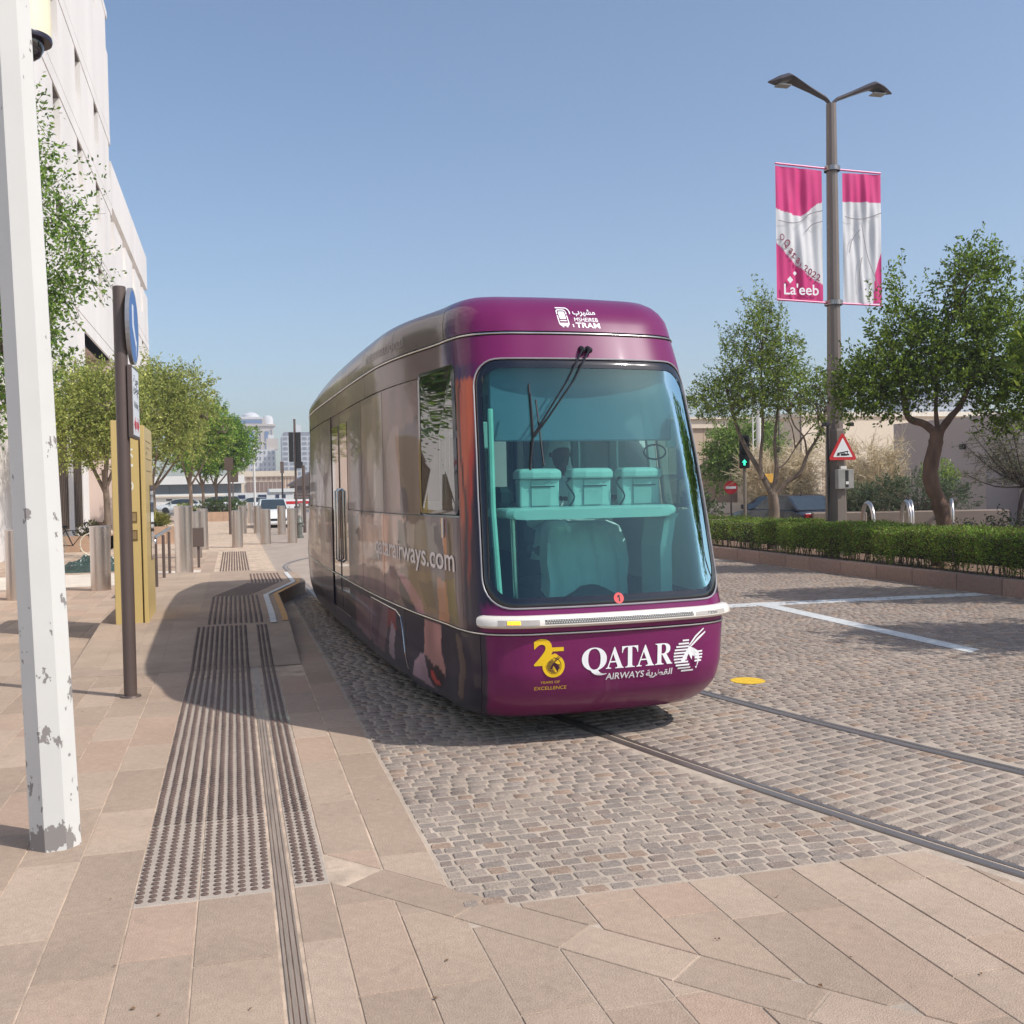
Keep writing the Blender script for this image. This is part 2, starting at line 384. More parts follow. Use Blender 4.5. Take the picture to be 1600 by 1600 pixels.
protos = []
for k in range(12):
    V, F = sett_geo(.112, .077, k); me = bpy.data.meshes.new('sett'); me.from_pydata(V, [], F); me.update(); me.materials.append(m_sett); protos.append(me)
for s in near:
    o = bpy.data.objects.new('sett', random.choice(protos)); COL.objects.link(o); o.parent = road
    o.location = (s[0], s[1], 0); o.rotation_euler = (random.uniform(-.01, .01), random.uniform(-.01, .01), s[2]+(PI if random.random() < .5 else 0)); o.scale = (s[3]/.112, s[4]/.077, 1)
rest = [s for s in setts if id(s) not in nearset]
tmpl = [np.array(sett_geo(.112, .077, 50+k)[0], np.float32) for k in range(16)]
q8 = [(k, (k+1) % 8, 8+(k+1) % 8, 8+k) for k in range(8)]+[(8+k, 8+(k+1) % 8, 16+(k+1) % 8, 16+k) for k in range(8)]+[(16, 17, 18, 19), (16, 19, 20, 23), (20, 21, 22, 23)]
q8 = np.array(q8, np.int32)
A = np.array([(s[0], s[1], s[2], s[3]/.112, s[4]/.077) for s in rest], np.float32); n = len(A)
T = np.stack(tmpl)[RNG.integers(0, 16, n)]
X = T[:, :, 0]*A[:, 3:4]; Y = T[:, :, 1]*A[:, 4:5]; ca, sa = np.cos(A[:, 2:3]), np.sin(A[:, 2:3])
V = np.stack([A[:, 0:1]+X*ca-Y*sa, A[:, 1:2]+X*sa+Y*ca, T[:, :, 2]], -1).reshape(-1, 3)
Fq = (q8[None]+(np.arange(n)*24)[:, None, None]).reshape(-1, 4)
cc = np.array(SETTC)[RNG.integers(0, len(SETTC), n)]*(1+RNG.uniform(-.08, .08, (n, 1)))
npmesh('sett_field', V, Fq, m_sett_a, road, np.repeat(cc, len(q8), 0), 'stuff')
# ---- paving beyond the built setts: same colours, courses in the material
def coursed(name, c1_, c2_, mort, w, h, msz=.02, rot=0):
    m = bpy.data.materials.new(name); m.use_nodes = True; nt = m.node_tree; N = nt.nodes; Lk = nt.links.new; b = N['Principled BSDF']; b.inputs['Roughness'].default_value = .85
    tc = N.new('ShaderNodeTexCoord'); mp = N.new('ShaderNodeMapping'); mp.inputs['Rotation'].default_value = (0, 0, rot); Lk(tc.outputs['Object'], mp.inputs[0])
    br = N.new('ShaderNodeTexBrick'); Lk(mp.outputs[0], br.inputs['Vector']); br.inputs['Color1'].default_value = (*c1_, 1); br.inputs['Color2'].default_value = (*c2_, 1); br.inputs['Mortar'].default_value = (*mort, 1)
    br.inputs['Scale'].default_value = 1; br.inputs['Brick Width'].default_value = w; br.inputs['Row Height'].default_value = h; br.inputs['Mortar Size'].default_value = msz
    nz = N.new('ShaderNodeTexNoise'); nz.inputs['Scale'].default_value = 1.3; nz.inputs['Detail'].default_value = 6; Lk(tc.outputs['Object'], nz.inputs['Vector'])
    mr = N.new('ShaderNodeMapRange'); mr.inputs[1].default_value = .3; mr.inputs[2].default_value = .7; mr.inputs[3].default_value = .88; mr.inputs[4].default_value = 1.12; Lk(nz.outputs[0], mr.inputs[0])
    mx = N.new('ShaderNodeVectorMath'); mx.operation = 'MULTIPLY'; Lk(br.outputs[0], mx.inputs[0]); Lk(mr.outputs[0], mx.inputs[1]); Lk(mx.outputs[0], b.inputs['Base Color'])
    bp = N.new('ShaderNodeBump'); bp.inputs['Distance'].default_value = .01; bp.inputs['Strength'].default_value = .6; bp.invert = True; Lk(br.outputs['Fac'], bp.inputs['Height']); Lk(bp.outputs[0], b.inputs['Normal'])
    return m
m_farset = coursed('far_setts', SETTC[0], SETTC[2], lin((178,162,146)), .125, .092, .012)
m_farslab = coursed('far_slabs', SLABC[0], SLABC[3], lin((168,142,122)), .7, .285, .006, PI/2)
rf = sheet('road_beyond', [(.9, 18.8), (11.05, 20.8), (11.05, 90), (.9, 90)], -.004, m_farset); rf.parent = road
pf = sheet('pavement_beyond', [(-30, 31.5), (.9, 31.5), (.9, 90), (-30, 90)], -.004, m_farslab); pf.parent = pav
cross = sheet('crossing_street', [(-200, 92), (300, 92), (300, 120), (-200, 120)], -.2, mat('asphalt', lin((110,104,98)), .9, var=.1, scale=.5))
bedr = sheet('far_carriageway', [(15.2, -5), (24, -5), (24, 91), (15.2, 91)], -.18, MATS['asphalt'])
# ---- build slabs
items = []
for p in slabs:
    if area(p) < 0: p = p[::-1]
    cx, cy = sum(a for a, b in p)/len(p), sum(b for a, b in p)/len(p)
    if not (-.47 < cx < .62 and 9.9 < cy < 22.3) and not (.62 < cx < .87 and 16.2 < cy < 20.5): items.append((cx*cx+cy*cy, cx, cy, p))
items.sort(key=lambda t: t[0])
def slab_mesh(p, cx, cy):
    q = inset_poly(p, .003); r = inset_poly(p, .0055)
    if len(q) < 3 or len(r) != len(q): 
        if len(q) < 3: return None
        r = q
    n = len(q); zt = random.uniform(-.0012, .0012); zz = lambda a: zt
    V = [(x-cx, y-cy, -.014) for x, y in q]+[(x-cx, y-cy, -.003) for x, y in q]+[(x-cx, y-cy, zz(0)) for x, y in r]
    F = [(k, (k+1) % n, n+(k+1) % n, n+k) for k in range(n)]+[(n+k, n+(k+1) % n, 2*n+(k+1) % n, 2*n+k) for k in range(n)]+[tuple(range(2*n, 3*n))]
    return V, F
cnt = 0; far = MB(); farc = []
for d2, cx, cy, p in items:
    g_ = slab_mesh(p, cx, cy)
    if not g_: continue
    if cnt < 296 and inview(cx, cy, .03):
        me = bpy.data.meshes.new('slab'); me.from_pydata(g_[0], [], g_[1]); me.update(); me.materials.append(m_tslab if -.47 < cx < .375 and cy > 4.585 else m_slab)
        o = bpy.data.objects.new('slab', me); COL.objects.link(o); o.parent = pav; o.location = (cx, cy, 0); cnt += 1
    elif inview(cx, cy, .25) or cy < 4:
        c = random.choice(SLABC); k = random.uniform(.93, 1.06)
        far.add([(x+cx, y+cy, z) for x, y, z in g_[0]], g_[1]); farc += [tuple(a*k for a in c)]*len(g_[1])
o = far.build('slab_field', m_slab_a, pav, 'stuff')
a = o.data.color_attributes.new('tint', 'FLOAT_COLOR', 'CORNER'); cl_ = []
for p_, c in zip(o.data.polygons, farc): cl_ += [*c, 1]*p_.loop_total
a.data.foreach_set('color', cl_)
m_pale = mat('pale_paving', lin((206,194,178)), .9, var=.12, scale=3, bump=.3, bscale=60)
ps = sheet('pale_paving_strip', [(-14, 20.9), (-.75, 21.3), (-.75, 24.6), (-14, 24.6)], .0045, m_pale); ps.parent = pav
# ---- tram stop platform, a ramped block that grows out of the pavement
m_plat = mat('platform_stone', lin((166,146,128)), .85, var=.08, scale=6, bump=.3, bscale=80, detail=8, spec=.2, stain=.12, speck=.15)
plat = MB()
# outline at given y stations: (left x, right x)
pl_st = [(10.58, -.46, .62), (10.6, -1.6, .625), (13.4, -1.6, .63), (16.2, -1.6, .64), (18.1, -1.6, 1.17), (20.3, -1.6, 1.13), (21.2, -1.6, .3)]
vs = []; fs = []
for y, xl, xr in pl_st:
    z = zprof(0, y)+.0035; vs += [(xl, y, z), (xr, y, z), (xr, y, -.03), (xl, y, -.03)]
for k in range(len(pl_st)-1):
    a, b = 4*k, 4*k+4; fs += [(a, a+1, b+1, b), (a+1, a+2, b+2, b+1), (a+3, a, b, b+3)]
fs += [(4*len(pl_st)-4, 4*len(pl_st)-3, 4*len(pl_st)-2, 4*len(pl_st)-1)]
plat.add(vs, fs); plat = plat.build('tram_stop_platform', m_plat, None, 'structure')
pav_side = MB()                                              # slabs laid on the platform top
for i in range(7):
    x0 = -1.6+.285*i; y = 10.7+random.random()*.4
    while y < 20.8:
        l = random.uniform(.6, .9); y1 = min(y+l, 20.9); xl, xr = x0+.004, x0+.281
        if xr < -.46 or y > 15.3: 
            pass
        if xl < -.47:
            za, zb = zprof(0, y)+.005, zprof(0, y1)+.005
            if not (y < 13.4 < y1): pav_side.add([(xl, y+.004, za), (xr, y+.004, za), (xr, y1-.004, zb), (xl, y1-.004, zb)], [(0, 1, 2, 3)])
        y = y1
pav_side.build('slab_field', mat('platform_slab', lin((174,153,133)), .85, var=.06, scale=3, bump=.4, bscale=120, spec=.2, stain=.12, speck=.15), plat, 'stuff')
m_wl = mat('white_line_paint', lin((206,206,202)), .7, stain=.1, speck=.12, var=.12, scale=12, bump=.2, bscale=90, detail=8)
m_or = mat('ochre_line_paint', lin((196,148,84)), .7, var=.1, scale=10)
m_yl = mat('yellow_line_paint', lin((226,182,40)), .7, var=.2, scale=30, detail=8)
def strip(path, w, m, name, parent, dz=.014):
    mb = MB()
    for (x0, y0), (x1, y1) in zip(path, path[1:]):
        n_ = max(1, int(abs(y1-y0)/.4)); 
        for k in range(n_):
            a0, a1 = k/n_, (k+1)/n_; xa, ya, xb, yb = x0+(x1-x0)*a0, y0+(y1-y0)*a0, x0+(x1-x0)*a1, y0+(y1-y0)*a1
            mb.add([(xa, ya, zprof(0, ya)+dz), (xa+w, ya, zprof(0, ya)+dz), (xb+w, yb, zprof(0, yb)+dz), (xb, yb, zprof(0, yb)+dz)], [(0, 1, 2, 3)])
    return mb.build(name, m, parent)
strip([(.40, 12.8), (.40, 15.9), (.93, 18.0), (.90, 20.2)], .075, m_wl, 'white_edge_line', plat)
strip([(.55, 12.9), (.55, 16.0), (1.02, 17.9), (1.0, 18.5)], .07, m_or, 'ochre_edge_line', plat)
# ---- tactile studs
m_stud = mat('tactile_stud', lin((108,88,78)), .6, .15, var=.25, scale=3, detail=6)
studs = []
def stud_rows(xs, y0, y1, step=.05, zf=lambda y: 0.):
    y = y0
    while y < y1:
        for x in xs: studs.append((x+random.uniform(-.0015, .0015), y+random.uniform(-.0015, .0015), zf(y)))
        y += step
XS1 = [-.435+.0545*i for i in range(5)]+[-.163+.0525*i for i in range(6)]
stud_rows(XS1, 4.64, 12.75, zf=lambda y: zprof(0, y)); stud_rows([.245, .29, .338], 4.66, 12.75, zf=lambda y: zprof(0, y))
stud_rows([-.32+.062*i for i in range(11)], 12.9, 16.0, zf=lambda y: zprof(0, y))
stud_rows([-.32+.062*i+.0 for i in range(11)], 22.6, 31.8, .05)
for k in range(9):                                           # the strip turns towards the platform nose
    y = 16.05
    for j in range(42):
        x = -.30+.062*k*1.0+.0125*j*1.0; studs.append((x, y+j*.05+.0*k, .2))
for j in range(34):
    for k in range(9): studs.append((.28+.062*k, 18.2+.06*j, .2))
studs.sort(key=lambda s: s[0]**2+s[1]**2)
def stud_geo(n=10, r=.0172):
    pr = [(r, 0), (r*.95, .003), (r*.7, .005)]; V = [(a*math.cos(2*PI*k/n), a*math.sin(2*PI*k/n), z) for a, z in pr for k in range(n)]
    F = [(i*n+k, i*n+(k+1) % n, (i+1)*n+(k+1) % n, (i+1)*n+k) for i in range(2) for k in range(n)]+[tuple(range(2*n, 3*n))]; return V, F
V0, F0 = stud_geo(); sme = bpy.data.meshes.new('tactile_stud'); sme.from_pydata(V0, [], F0); sme.materials.append(m_stud)
for s_ in studs[:296]:
    o = bpy.data.objects.new('tactile_stud', sme); COL.objects.link(o); o.parent = pav; o.location = (s_[0], s_[1], s_[2]+.0015)
V0, F0 = stud_geo(8); sm = MB()
for s_ in studs[296:]: sm.add([(x+s_[0], y+s_[1], z+s_[2]+.007) for x, y, z in V0], F0)
sm.build('tactile_stud_field', m_stud, pav, 'stuff')
# ---- drainage channel
m_drain = mat('drain_steel', lin((176,158,140)), .5, .5, var=.2, scale=8, stretch=(4, .4, 1))
dr = thing('drain_channel', 'long narrow metal drain channel running between the tactile paving strips', 'drain', (.17, 3.2, 0))
def drain(x0, x1, nm, m, z0, z1, y1=12.6):
    mb = MB(); ys = [-1.6, 7.4, y1-3.2]
    for a, b in zip(ys, ys[1:]): 
        za, zb = zprof(0, a+3.2), zprof(0, b+3.2)
        mb.add([(x0, a, z0+za), (x1, a, z0+za), (x1, b, z0+zb), (x0, b, z0+zb), (x0, a, z1+za), (x1, a, z1+za), (x1, b, z1+zb), (x0, b, z1+zb)], [(0,3,2,1),(4,5,6,7),(0,1,5,4),(1,2,6,5),(2,3,7,6),(3,0,4,7)])
    mb.build(nm, m, dr)
drain(-.033, .033, 'channel_bed', mat('channel_bed', lin((112,96,82)), .9), -.03, -.006)
for k, (a, b) in enumerate(((-.033, -.024), (-.018, -.003), (.003, .018), (.024, .033))): drain(a, b, 'bar', m_drain, -.02, .003)
# ---- road marks
def mark(poly, name, m, dz=.0016):
    me = bpy.data.meshes.new(name); me.from_pydata([(x, y, dz) for x, y in poly], [], [tuple(range(len(poly)))]); me.update()
    o = link(name, me, road, m); return o
mark([(5.2, 13.2), (10.95, 12.93), (10.95, 13.28), (5.2, 13.6)], 'white_cross_line', m_wl)
mark([(7.22, 13.5), (7.48, 13.5), (7.34, 8.84), (7.12, 8.71)], 'white_long_line', m_wl, .0026)
mark([(4.36+.15*math.cos(a*PI/10), 8.18+.16*math.sin(a*PI/10)) for a in range(20)], 'yellow_ground_mark', m_yl, .0032)
# ---- leaf litter and grit blown about
q = random.Random(77); lt = MB()
for k in range(260):
    x, y = (q.uniform(-3, 3.3), q.uniform(2.6, 16)) if k % 3 else (q.uniform(9.5, 11), q.uniform(9, 24))
    a = q.uniform(0, 6.3); l = q.uniform(.004, .014); w = l*q.uniform(.3, .7); c_, s_ = math.cos(a), math.sin(a); z = zprof(x, y)*(1 if x < .63 else 0)+.006
    lt.add([(x+c_*l, y+s_*l, z), (x-s_*w, y+c_*w, z+q.uniform(.001, .006)), (x-c_*l, y-s_*l, z), (x+s_*w, y-c_*w, z+.001)], [(0, 1, 2, 3)])
lt.build('leaf_litter', mat('dry_leaf', lin((122,92,62)), .8, var=.4, scale=2), pav, 'stuff')
# ---- right planting bed, kerb stones
bed = MB(); bed.box(11.22, 15.2, 2, 42, -.1, .14); bed = bed.build('planting_bed', m_soil, None, 'structure')
km = []
for L_ in (.9, 1.0, 1.1):
    mb = MB(); mb.bbox(-.1, .1, 0, L_-.008, -.2, .25, .008); me = bpy.data.meshes.new('kerb_stone'); me.from_pydata(mb.v, [], mb.f); me.update(); me.materials.append(m_kerb); km.append((L_, me))
y = 3.
while y < 42:
    L_, me = random.choice(km); o = bpy.data.objects.new('kerb_stone', me); COL.objects.link(o); o.parent = bed; o.location = (11.13, y, random.uniform(-.003, .003)); y += L_
# ================================================================== TRAM
TH = math.radians(1.7); TO = Vector((2.47, 6.42, 0)); TL = 11.4
tram = thing('tram', 'short purple and brown wrapped tram with teal windscreen standing in the cobbled street', 'tram', TO, TH)
PLAN = [(0,0),(.4,.02),(.7,.07),(.84,.15),(.92,.27),(.965,.45),(.995,.8),(1.06,1.5),(1.11,2.4),(1.14,3.5),(1.15,4.5),(1.15,TL/2)]
def catmull(P, n=12):
    out = []
    for i in range(len(P)-1):
        p0, p1, p2, p3 = P[max(i-1, 0)], P[i], P[i+1], P[min(i+2, len(P)-1)]
        if i == 0: p0 = (-P[1][0], P[1][1])
        d1, d2, d3 = [max(math.dist(a, b), 1e-6)**.5 for a, b in ((p0, p1), (p1, p2), (p2, p3))] if i < len(P)-2 else [1, 1, 1]
        for k in range(n):
            t = k/n; r = []
            for j in (0, 1):
                if i < len(P)-2:
                    m1 = (p1[j]-p0[j])/d1**2*d2**2*(d2/(d1+d2))*(1)+0 if False else d2**2*((p1[j]-p0[j])/d1**2-(p2[j]-p0[j])/(d1**2+d2**2)+(p2[j]-p1[j])/d2**2)
                    m2 = d2**2*((p2[j]-p1[j])/d2**2-(p3[j]-p1[j])/(d2**2+d3**2)+(p3[j]-p2[j])/d3**2)
                    r.append((2*t**3-3*t*t+1)*p1[j]+(t**3-2*t*t+t)*m1+(-2*t**3+3*t*t)*p2[j]+(t**3-t*t)*m2)
                else: r.append(p1[j]+(p2[j]-p1[j])*t)
            out.append(tuple(r))
    out.append(P[-1]); return out
PD = np.array(catmull(PLAN)); QD = np.r_[0, np.cumsum(np.hypot(*np.diff(PD, axis=0).T))]; QM = QD[-1]
tn = np.gradient(PD, axis=0); tn /= np.linalg.norm(tn, axis=1)[:, None]; ND = np.c_[tn[:, 1], -tn[:, 0]]   # outward (l, u)
ND[0] = (0, -1)
ZS = [.17,.2,.27,.35,.5,.85,1.0,1.5,2.0,2.4,2.65,2.85,3.0,3.1,3.17,3.22]; SS = [.34,.27,.17,.08,.02,0,.05,.165,.29,.405,.495,.585,.66,.74,.84,.98]
ZK = [.17,.25,.4,.8,1.2,1.7,2.3,2.7,3.1]; KS = [.90,.945,.98,1,.985,.965,.93,.905,.875]
def q_of_u(u): return float(np.interp(u, PD[:, 1], QD))
def q_of_l(l): return float(np.interp(abs(l), PD[:80, 0], QD[:80]))*(1 if l >= 0 else -1)
def surf(q, z, off=0, ins=0):
    """q: signed distance along the plan outline from the front centre (negative = left side); returns local (x, y, z)"""
    s = 1 if q >= 0 else -1; a = abs(q); rear = a > QM
    if rear: a = 2*QM-a
    l, u = np.interp(a, QD, PD[:, 0]), np.interp(a, QD, PD[:, 1]); nl, nu = np.interp(a, QD, ND[:, 0]), np.interp(a, QD, ND[:, 1])
    f = min(max(u/3, 0), 1); f = f*f*(3-2*f); k = np.interp(z, ZK, KS); l2 = l*(k*(1-f)+f); u2 = u+np.interp(z, ZS, SS)*(1-f)
    if z < .45: l2 -= .05*f*(min((.45-z)/.25, 1))**2
    if rear and z > 2.84: pass
    o = off-ins; l2 = max(l2+nl*o, 0) if a > 1e-9 else 0; u2 += nu*o
    if rear: u2 = TL-u2
    if z > 2.86: t_ = min(max((u2-5.5)/4.5, 0), 1); z = 2.86+(z-2.86)*(1-.55*t_*t_*(3-2*t_))
    return Vector((s*l2, u2, z))
def zfine(z0, z1, d=.06):
    n = max(1, round((z1-z0)/d)); return [z0+(z1-z0)*i/n for i in range(n+1)]
def qfine(q0, q1):
    out = [q0]; q = q0
    while True:
        a = abs(q); a = 2*QM-a if a > QM else a
        q += .02 if a < 2.9 else .03 if a < 3.6 else (.05 if a < 5 else .12)
        if q > q1-.02: break
        out.append(q)
    return out+[q1]
def qfine_c(q0, q1, d=.045):
    n = max(1, round((q1-q0)/d)); return [q0+(q1-q0)*i/n for i in range(n+1)]
# ---- printed wrap with a painted-in reflection: colours by place on the side
_g = np.random.default_rng(5).random((64, 64))
def vnoise(x, y):
    xi, yi = math.floor(x), math.floor(y); fx, fy = x-xi, y-yi; fx = fx*fx*(3-2*fx); fy = fy*fy*(3-2*fy)
    g = lambda a, b: _g[a % 64, b % 64]
    return (g(xi, yi)*(1-fx)+g(xi+1, yi)*fx)*(1-fy)+(g(xi, yi+1)*(1-fx)+g(xi+1, yi+1)*fx)*fy
def sstep(a, b, x): t = min(max((x-a)/(b-a), 0), 1); return t*t*(3-2*t)
WRAP_ART = [
    ('L',(190,160,145),[(3.88,1.51),(1.79,1.54),(1.77,1.16),(2.68,1.02),(3.13,1.05),(3.94,1.02)]),
    ('L',(222,172,146),[(2.72,1.54),(2.4,1.55),(2.52,1.06),(2.69,1.0)]),
    ('L',(204,186,174),[(3.75,1.25),(2.79,1.27),(2.79,1.14),(3.77,1.11)]),
    ('L',(112,84,92),[(4.03,1.0),(3.03,1.05),(2.69,0.99),(2.37,1.1),(2.12,1.09),(2.03,0.83),(2.69,0.82),(4.05,0.84)]),
    ('L',(134,122,112),[(2.07,1.5),(0.97,1.5),(0.94,1.19),(1.77,1.16),(2.02,1.16)]),  # grey reflection on the flank, painted into the print colours
    ('L',(176,160,148),[(1.78,1.5),(1.52,1.49),(1.58,1.27),(1.77,1.32)]),
    ('L',(122,102,88),[(1.97,1.11),(0.94,1.14),(0.77,1.11),(0.74,0.79),(1.3,0.79),(1.42,0.91),(1.66,1.02)]),
    ('L',(96,84,78),[(1.48,1.05),(0.96,1.06),(1.0,0.86),(1.25,0.85)]),
    ('L',(52,50,62),[(2.08,1.07),(1.42,0.77),(1.8,0.77),(2.05,0.88)]),
    ('L',(156,112,118),[(2.19,1.09),(1.99,1.08),(1.64,0.99),(1.38,0.88),(1.29,0.77),(1.45,0.76),(1.8,0.92)]),
    ('L',(184,126,94),[(0.98,1.1),(0.77,1.1),(0.74,0.79),(0.95,0.79)]),
    ('L',(192,128,96),[(0.86,1.54),(0.74,1.53),(0.72,1.27),(0.8,1.26)]),
    ('L',(116,104,74),[(0.75,1.12),(0.55,1.12),(0.52,0.8),(0.72,0.79)]),
    ('L',(50,34,46),[(1.03,1.49),(0.91,1.48),(0.82,1.36),(0.78,1.28),(0.9,1.3),(1.02,1.37)]),
    ('L',(44,27,38),[(0.7,1.52),(0.65,1.52),(0.59,1.21),(0.66,1.19)]),
    ('L',(60,56,66),[(4.66,1.49),(3.96,1.5),(4.05,0.85),(4.76,0.85)]),
    ('L',(150,132,122),[(8.86,1.49),(6.49,1.5),(6.49,0.86),(7.79,0.9),(8.99,0.94)]),
    ('L',(176,160,150),[(8.32,1.47),(7.51,1.46),(7.45,1.05),(8.25,1.06)]),
    ('S',(118,90,98),[(4.24,0.71),(2.57,0.75),(2.39,0.68),(2.8,0.29),(3.55,0.33),(4.29,0.37)]),
    ('S',(88,66,80),[(3.19,0.71),(2.77,0.71),(3.07,0.31),(3.38,0.33)]),
    ('S',(128,56,62),[(2.54,0.73),(2.22,0.73),(2.2,0.57),(2.4,0.6),(2.57,0.52)]),
    ('S',(160,138,144),[(2.4,0.62),(2.25,0.56),(2.38,0.29),(2.57,0.32)]),
    ('S',(178,130,124),[(1.32,0.76),(0.93,0.76),(0.95,0.6),(0.88,0.45),(0.86,0.37),(1.14,0.43),(1.37,0.5)]),
    ('S',(176,144,154),[(1.37,0.51),(1.65,0.38),(1.8,0.24),(1.51,0.23),(1.15,0.21),(1.29,0.36)]),
    ('S',(46,24,34),[(1.28,0.43),(1.08,0.44),(0.87,0.38),(0.97,0.25),(1.2,0.24),(1.29,0.31)]),
    ('S',(198,72,62),[(1.21,0.39),(1.14,0.38),(1.1,0.33),(1.0,0.28),(1.13,0.27),(1.21,0.32)]),
    ('S',(104,88,78),[(0.61,0.74),(0.48,0.71),(0.43,0.54),(0.48,0.26),(0.59,0.27),(0.52,0.53)]),
    ('W',(138,118,108),[(3.62,2.55),(2.67,2.62),(2.61,1.57),(3.83,1.56)]),
    ('W',(172,156,146),[(3.42,2.22),(3.15,2.29),(2.93,2.14),(2.99,1.73),(3.17,1.57),(3.35,1.79)]),
    ('W',(108,90,90),[(3.76,2.17),(3.46,2.04),(3.64,1.57),(3.87,1.57)]),
    ('W',(118,90,86),[(2.63,2.62),(1.42,2.66),(1.33,1.56),(2.56,1.56)]),
    ('W',(146,118,112),[(2.29,2.26),(2.13,2.31),(2.01,2.27),(1.95,1.56),(2.51,1.56),(2.53,2.01)]),
    ('W',(88,72,78),[(2.0,2.24),(1.43,2.32),(1.36,1.56),(1.99,1.56)]),
    ('W',(84,68,76),[(4.56,2.51),(3.77,2.52),(3.91,1.55),(4.7,1.54)]),
    ('W',(156,146,150),[(7.17,2.3),(6.87,2.39),(6.7,2.14),(7.03,1.94),(6.82,1.57),(7.48,1.57)]),
]
ART = [(zn, pc, P, (min(p[0] for p in P), max(p[0] for p in P), min(p[1] for p in P), max(p[1] for p in P))) for zn, pc, P in WRAP_ART]
PURPLE = (112, 32, 84)
def wrap(q, z):
    s = q < 0; a = abs(q); u = float(np.interp(a if a < QM else 2*QM-a, QD, PD[:, 1])); u = TL-u if a > QM else u
    rear = u > TL-1.2
    def mix(c, d, t): return tuple(c[i]+(d[i]-c[i])*t for i in range(3))
    n1 = vnoise(u*1.3+3, z*.8+1); n2 = vnoise(u*6+9, z*1.2); n3 = vnoise(u*2.2+20, z*2.6+7)
    if z > 2.84: zone = 'R'; c = mix((78, 62, 66), (112, 94, 86), n1); c = mix(c, (150, 138, 128), sstep(.62, .7, vnoise(u*1.1+30, z*2))*.8)
    elif z > 1.555: zone = 'W'; c = mix((92, 72, 76), (122, 98, 92), n1) if u < 6.1 else mix((80, 64, 72), (112, 92, 94), n3)
    elif z > .78: zone = 'L'; c = mix((104, 88, 88), (142, 120, 110), n1); c = mix(c, (72, 58, 68), sstep(.55, .7, n2)*.5)
    else: zone = 'S'; c = mix((42, 38, 50), (58, 52, 66), n1)
    if s and zone != 'R':
        uu, zz = u+.03*(vnoise(u*9, z*9)-.5), z+.03*(vnoise(u*8+50, z*8)-.5)
        for zn, pc, P, (ua, ub, za, zb) in ART:
            if zn == zone and ua < uu < ub and za < zz < zb:
                ins_ = False; j = len(P)-1
                for i in range(len(P)):
                    if (P[i][1] > zz) != (P[j][1] > zz) and uu < (P[j][0]-P[i][0])*(zz-P[i][1])/(P[j][1]-P[i][1])+P[i][0]: ins_ = not ins_
                    j = i
                if ins_: f_ = .86+.28*vnoise(uu*5+7, zz*3); c = tuple(min(x*f_, 255) for x in pc)
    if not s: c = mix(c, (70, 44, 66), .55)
    # nose: pillar beside the windscreen
    if a < 1.20 and z > .78:
        pil = mix((206, 98, 66), (34, 24, 42), sstep(.03, -.12, (a-1.0)*.9+(z-1.98)*.22))
        pil = mix(pil, (188, 56, 44), sstep(.025, .008, abs(a-1.015+(z-1.6)*.10))*sstep(2.1, 1.95, z)*sstep(.95, 1.2, z))
        pil = mix(pil, (30, 22, 40), sstep(.02, .006, abs(a-1.10+.03*math.sin(z*5))))
        if z < 1.5: pil = mix(pil, (52, 36, 60), .7*n2)
        c = mix(c, pil, sstep(1.20, 1.10, a))
    pz = 2.53 if s else 2.3
    if z > 2.05:
        e = 1.42 if z > 2.64 else 1.24
        if z > pz: c = mix(c, mix(PURPLE, (56, 38, 84), sstep(e-.42, e-.1, a)), sstep(e+.05, e-.03, a) if z < 2.84 else sstep(1.34, 1.26, a))
    if z < .97 and a < .99: c = mix(PURPLE, c, sstep(.90, .93, a) if z < .78 else sstep(.93, .97, a))
    if rear and z > 2.3: c = mix(c, (60, 52, 50), .6)
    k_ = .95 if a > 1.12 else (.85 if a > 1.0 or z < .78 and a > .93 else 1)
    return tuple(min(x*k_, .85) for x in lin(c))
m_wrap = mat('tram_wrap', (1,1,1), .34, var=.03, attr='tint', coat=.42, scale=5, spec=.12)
m_liner = mat('tram_liner', lin((22,20,24)), .6)
m_inner = mat('tram_interior', lin((225,228,226)), .55, var=.03)
m_chrome = mat('tram_trim', lin((206,202,198)), .22, .9)
m_frame = mat('glass_border', lin((16,20,30)), .09, coat=.5)
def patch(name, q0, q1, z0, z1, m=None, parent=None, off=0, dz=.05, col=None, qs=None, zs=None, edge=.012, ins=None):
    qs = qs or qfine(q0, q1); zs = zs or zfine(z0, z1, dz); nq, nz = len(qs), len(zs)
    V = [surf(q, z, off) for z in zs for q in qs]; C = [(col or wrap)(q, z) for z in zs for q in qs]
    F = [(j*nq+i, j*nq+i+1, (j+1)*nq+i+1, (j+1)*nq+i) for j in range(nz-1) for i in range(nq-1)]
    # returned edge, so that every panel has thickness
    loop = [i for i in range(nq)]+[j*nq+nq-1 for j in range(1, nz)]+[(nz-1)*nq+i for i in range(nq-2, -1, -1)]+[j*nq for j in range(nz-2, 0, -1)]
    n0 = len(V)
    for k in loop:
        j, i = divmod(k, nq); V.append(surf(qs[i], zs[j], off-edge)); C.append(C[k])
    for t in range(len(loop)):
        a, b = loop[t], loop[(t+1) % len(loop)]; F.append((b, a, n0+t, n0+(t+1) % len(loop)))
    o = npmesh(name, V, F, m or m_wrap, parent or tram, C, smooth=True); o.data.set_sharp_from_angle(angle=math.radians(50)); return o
def rrect(q0, q1, z0, z1, r, n=8):
    P = []
    for cx, cy, a0 in ((q1-r, z1-r, 0), (q0+r, z1-r, 90), (q0+r, z0+r, 180), (q1-r, z0+r, 270)):
        for k in range(n+1): a = math.radians(a0+90*k/n); P.append((cx+r*math.cos(a), cy+r*math.sin(a)))
    return P
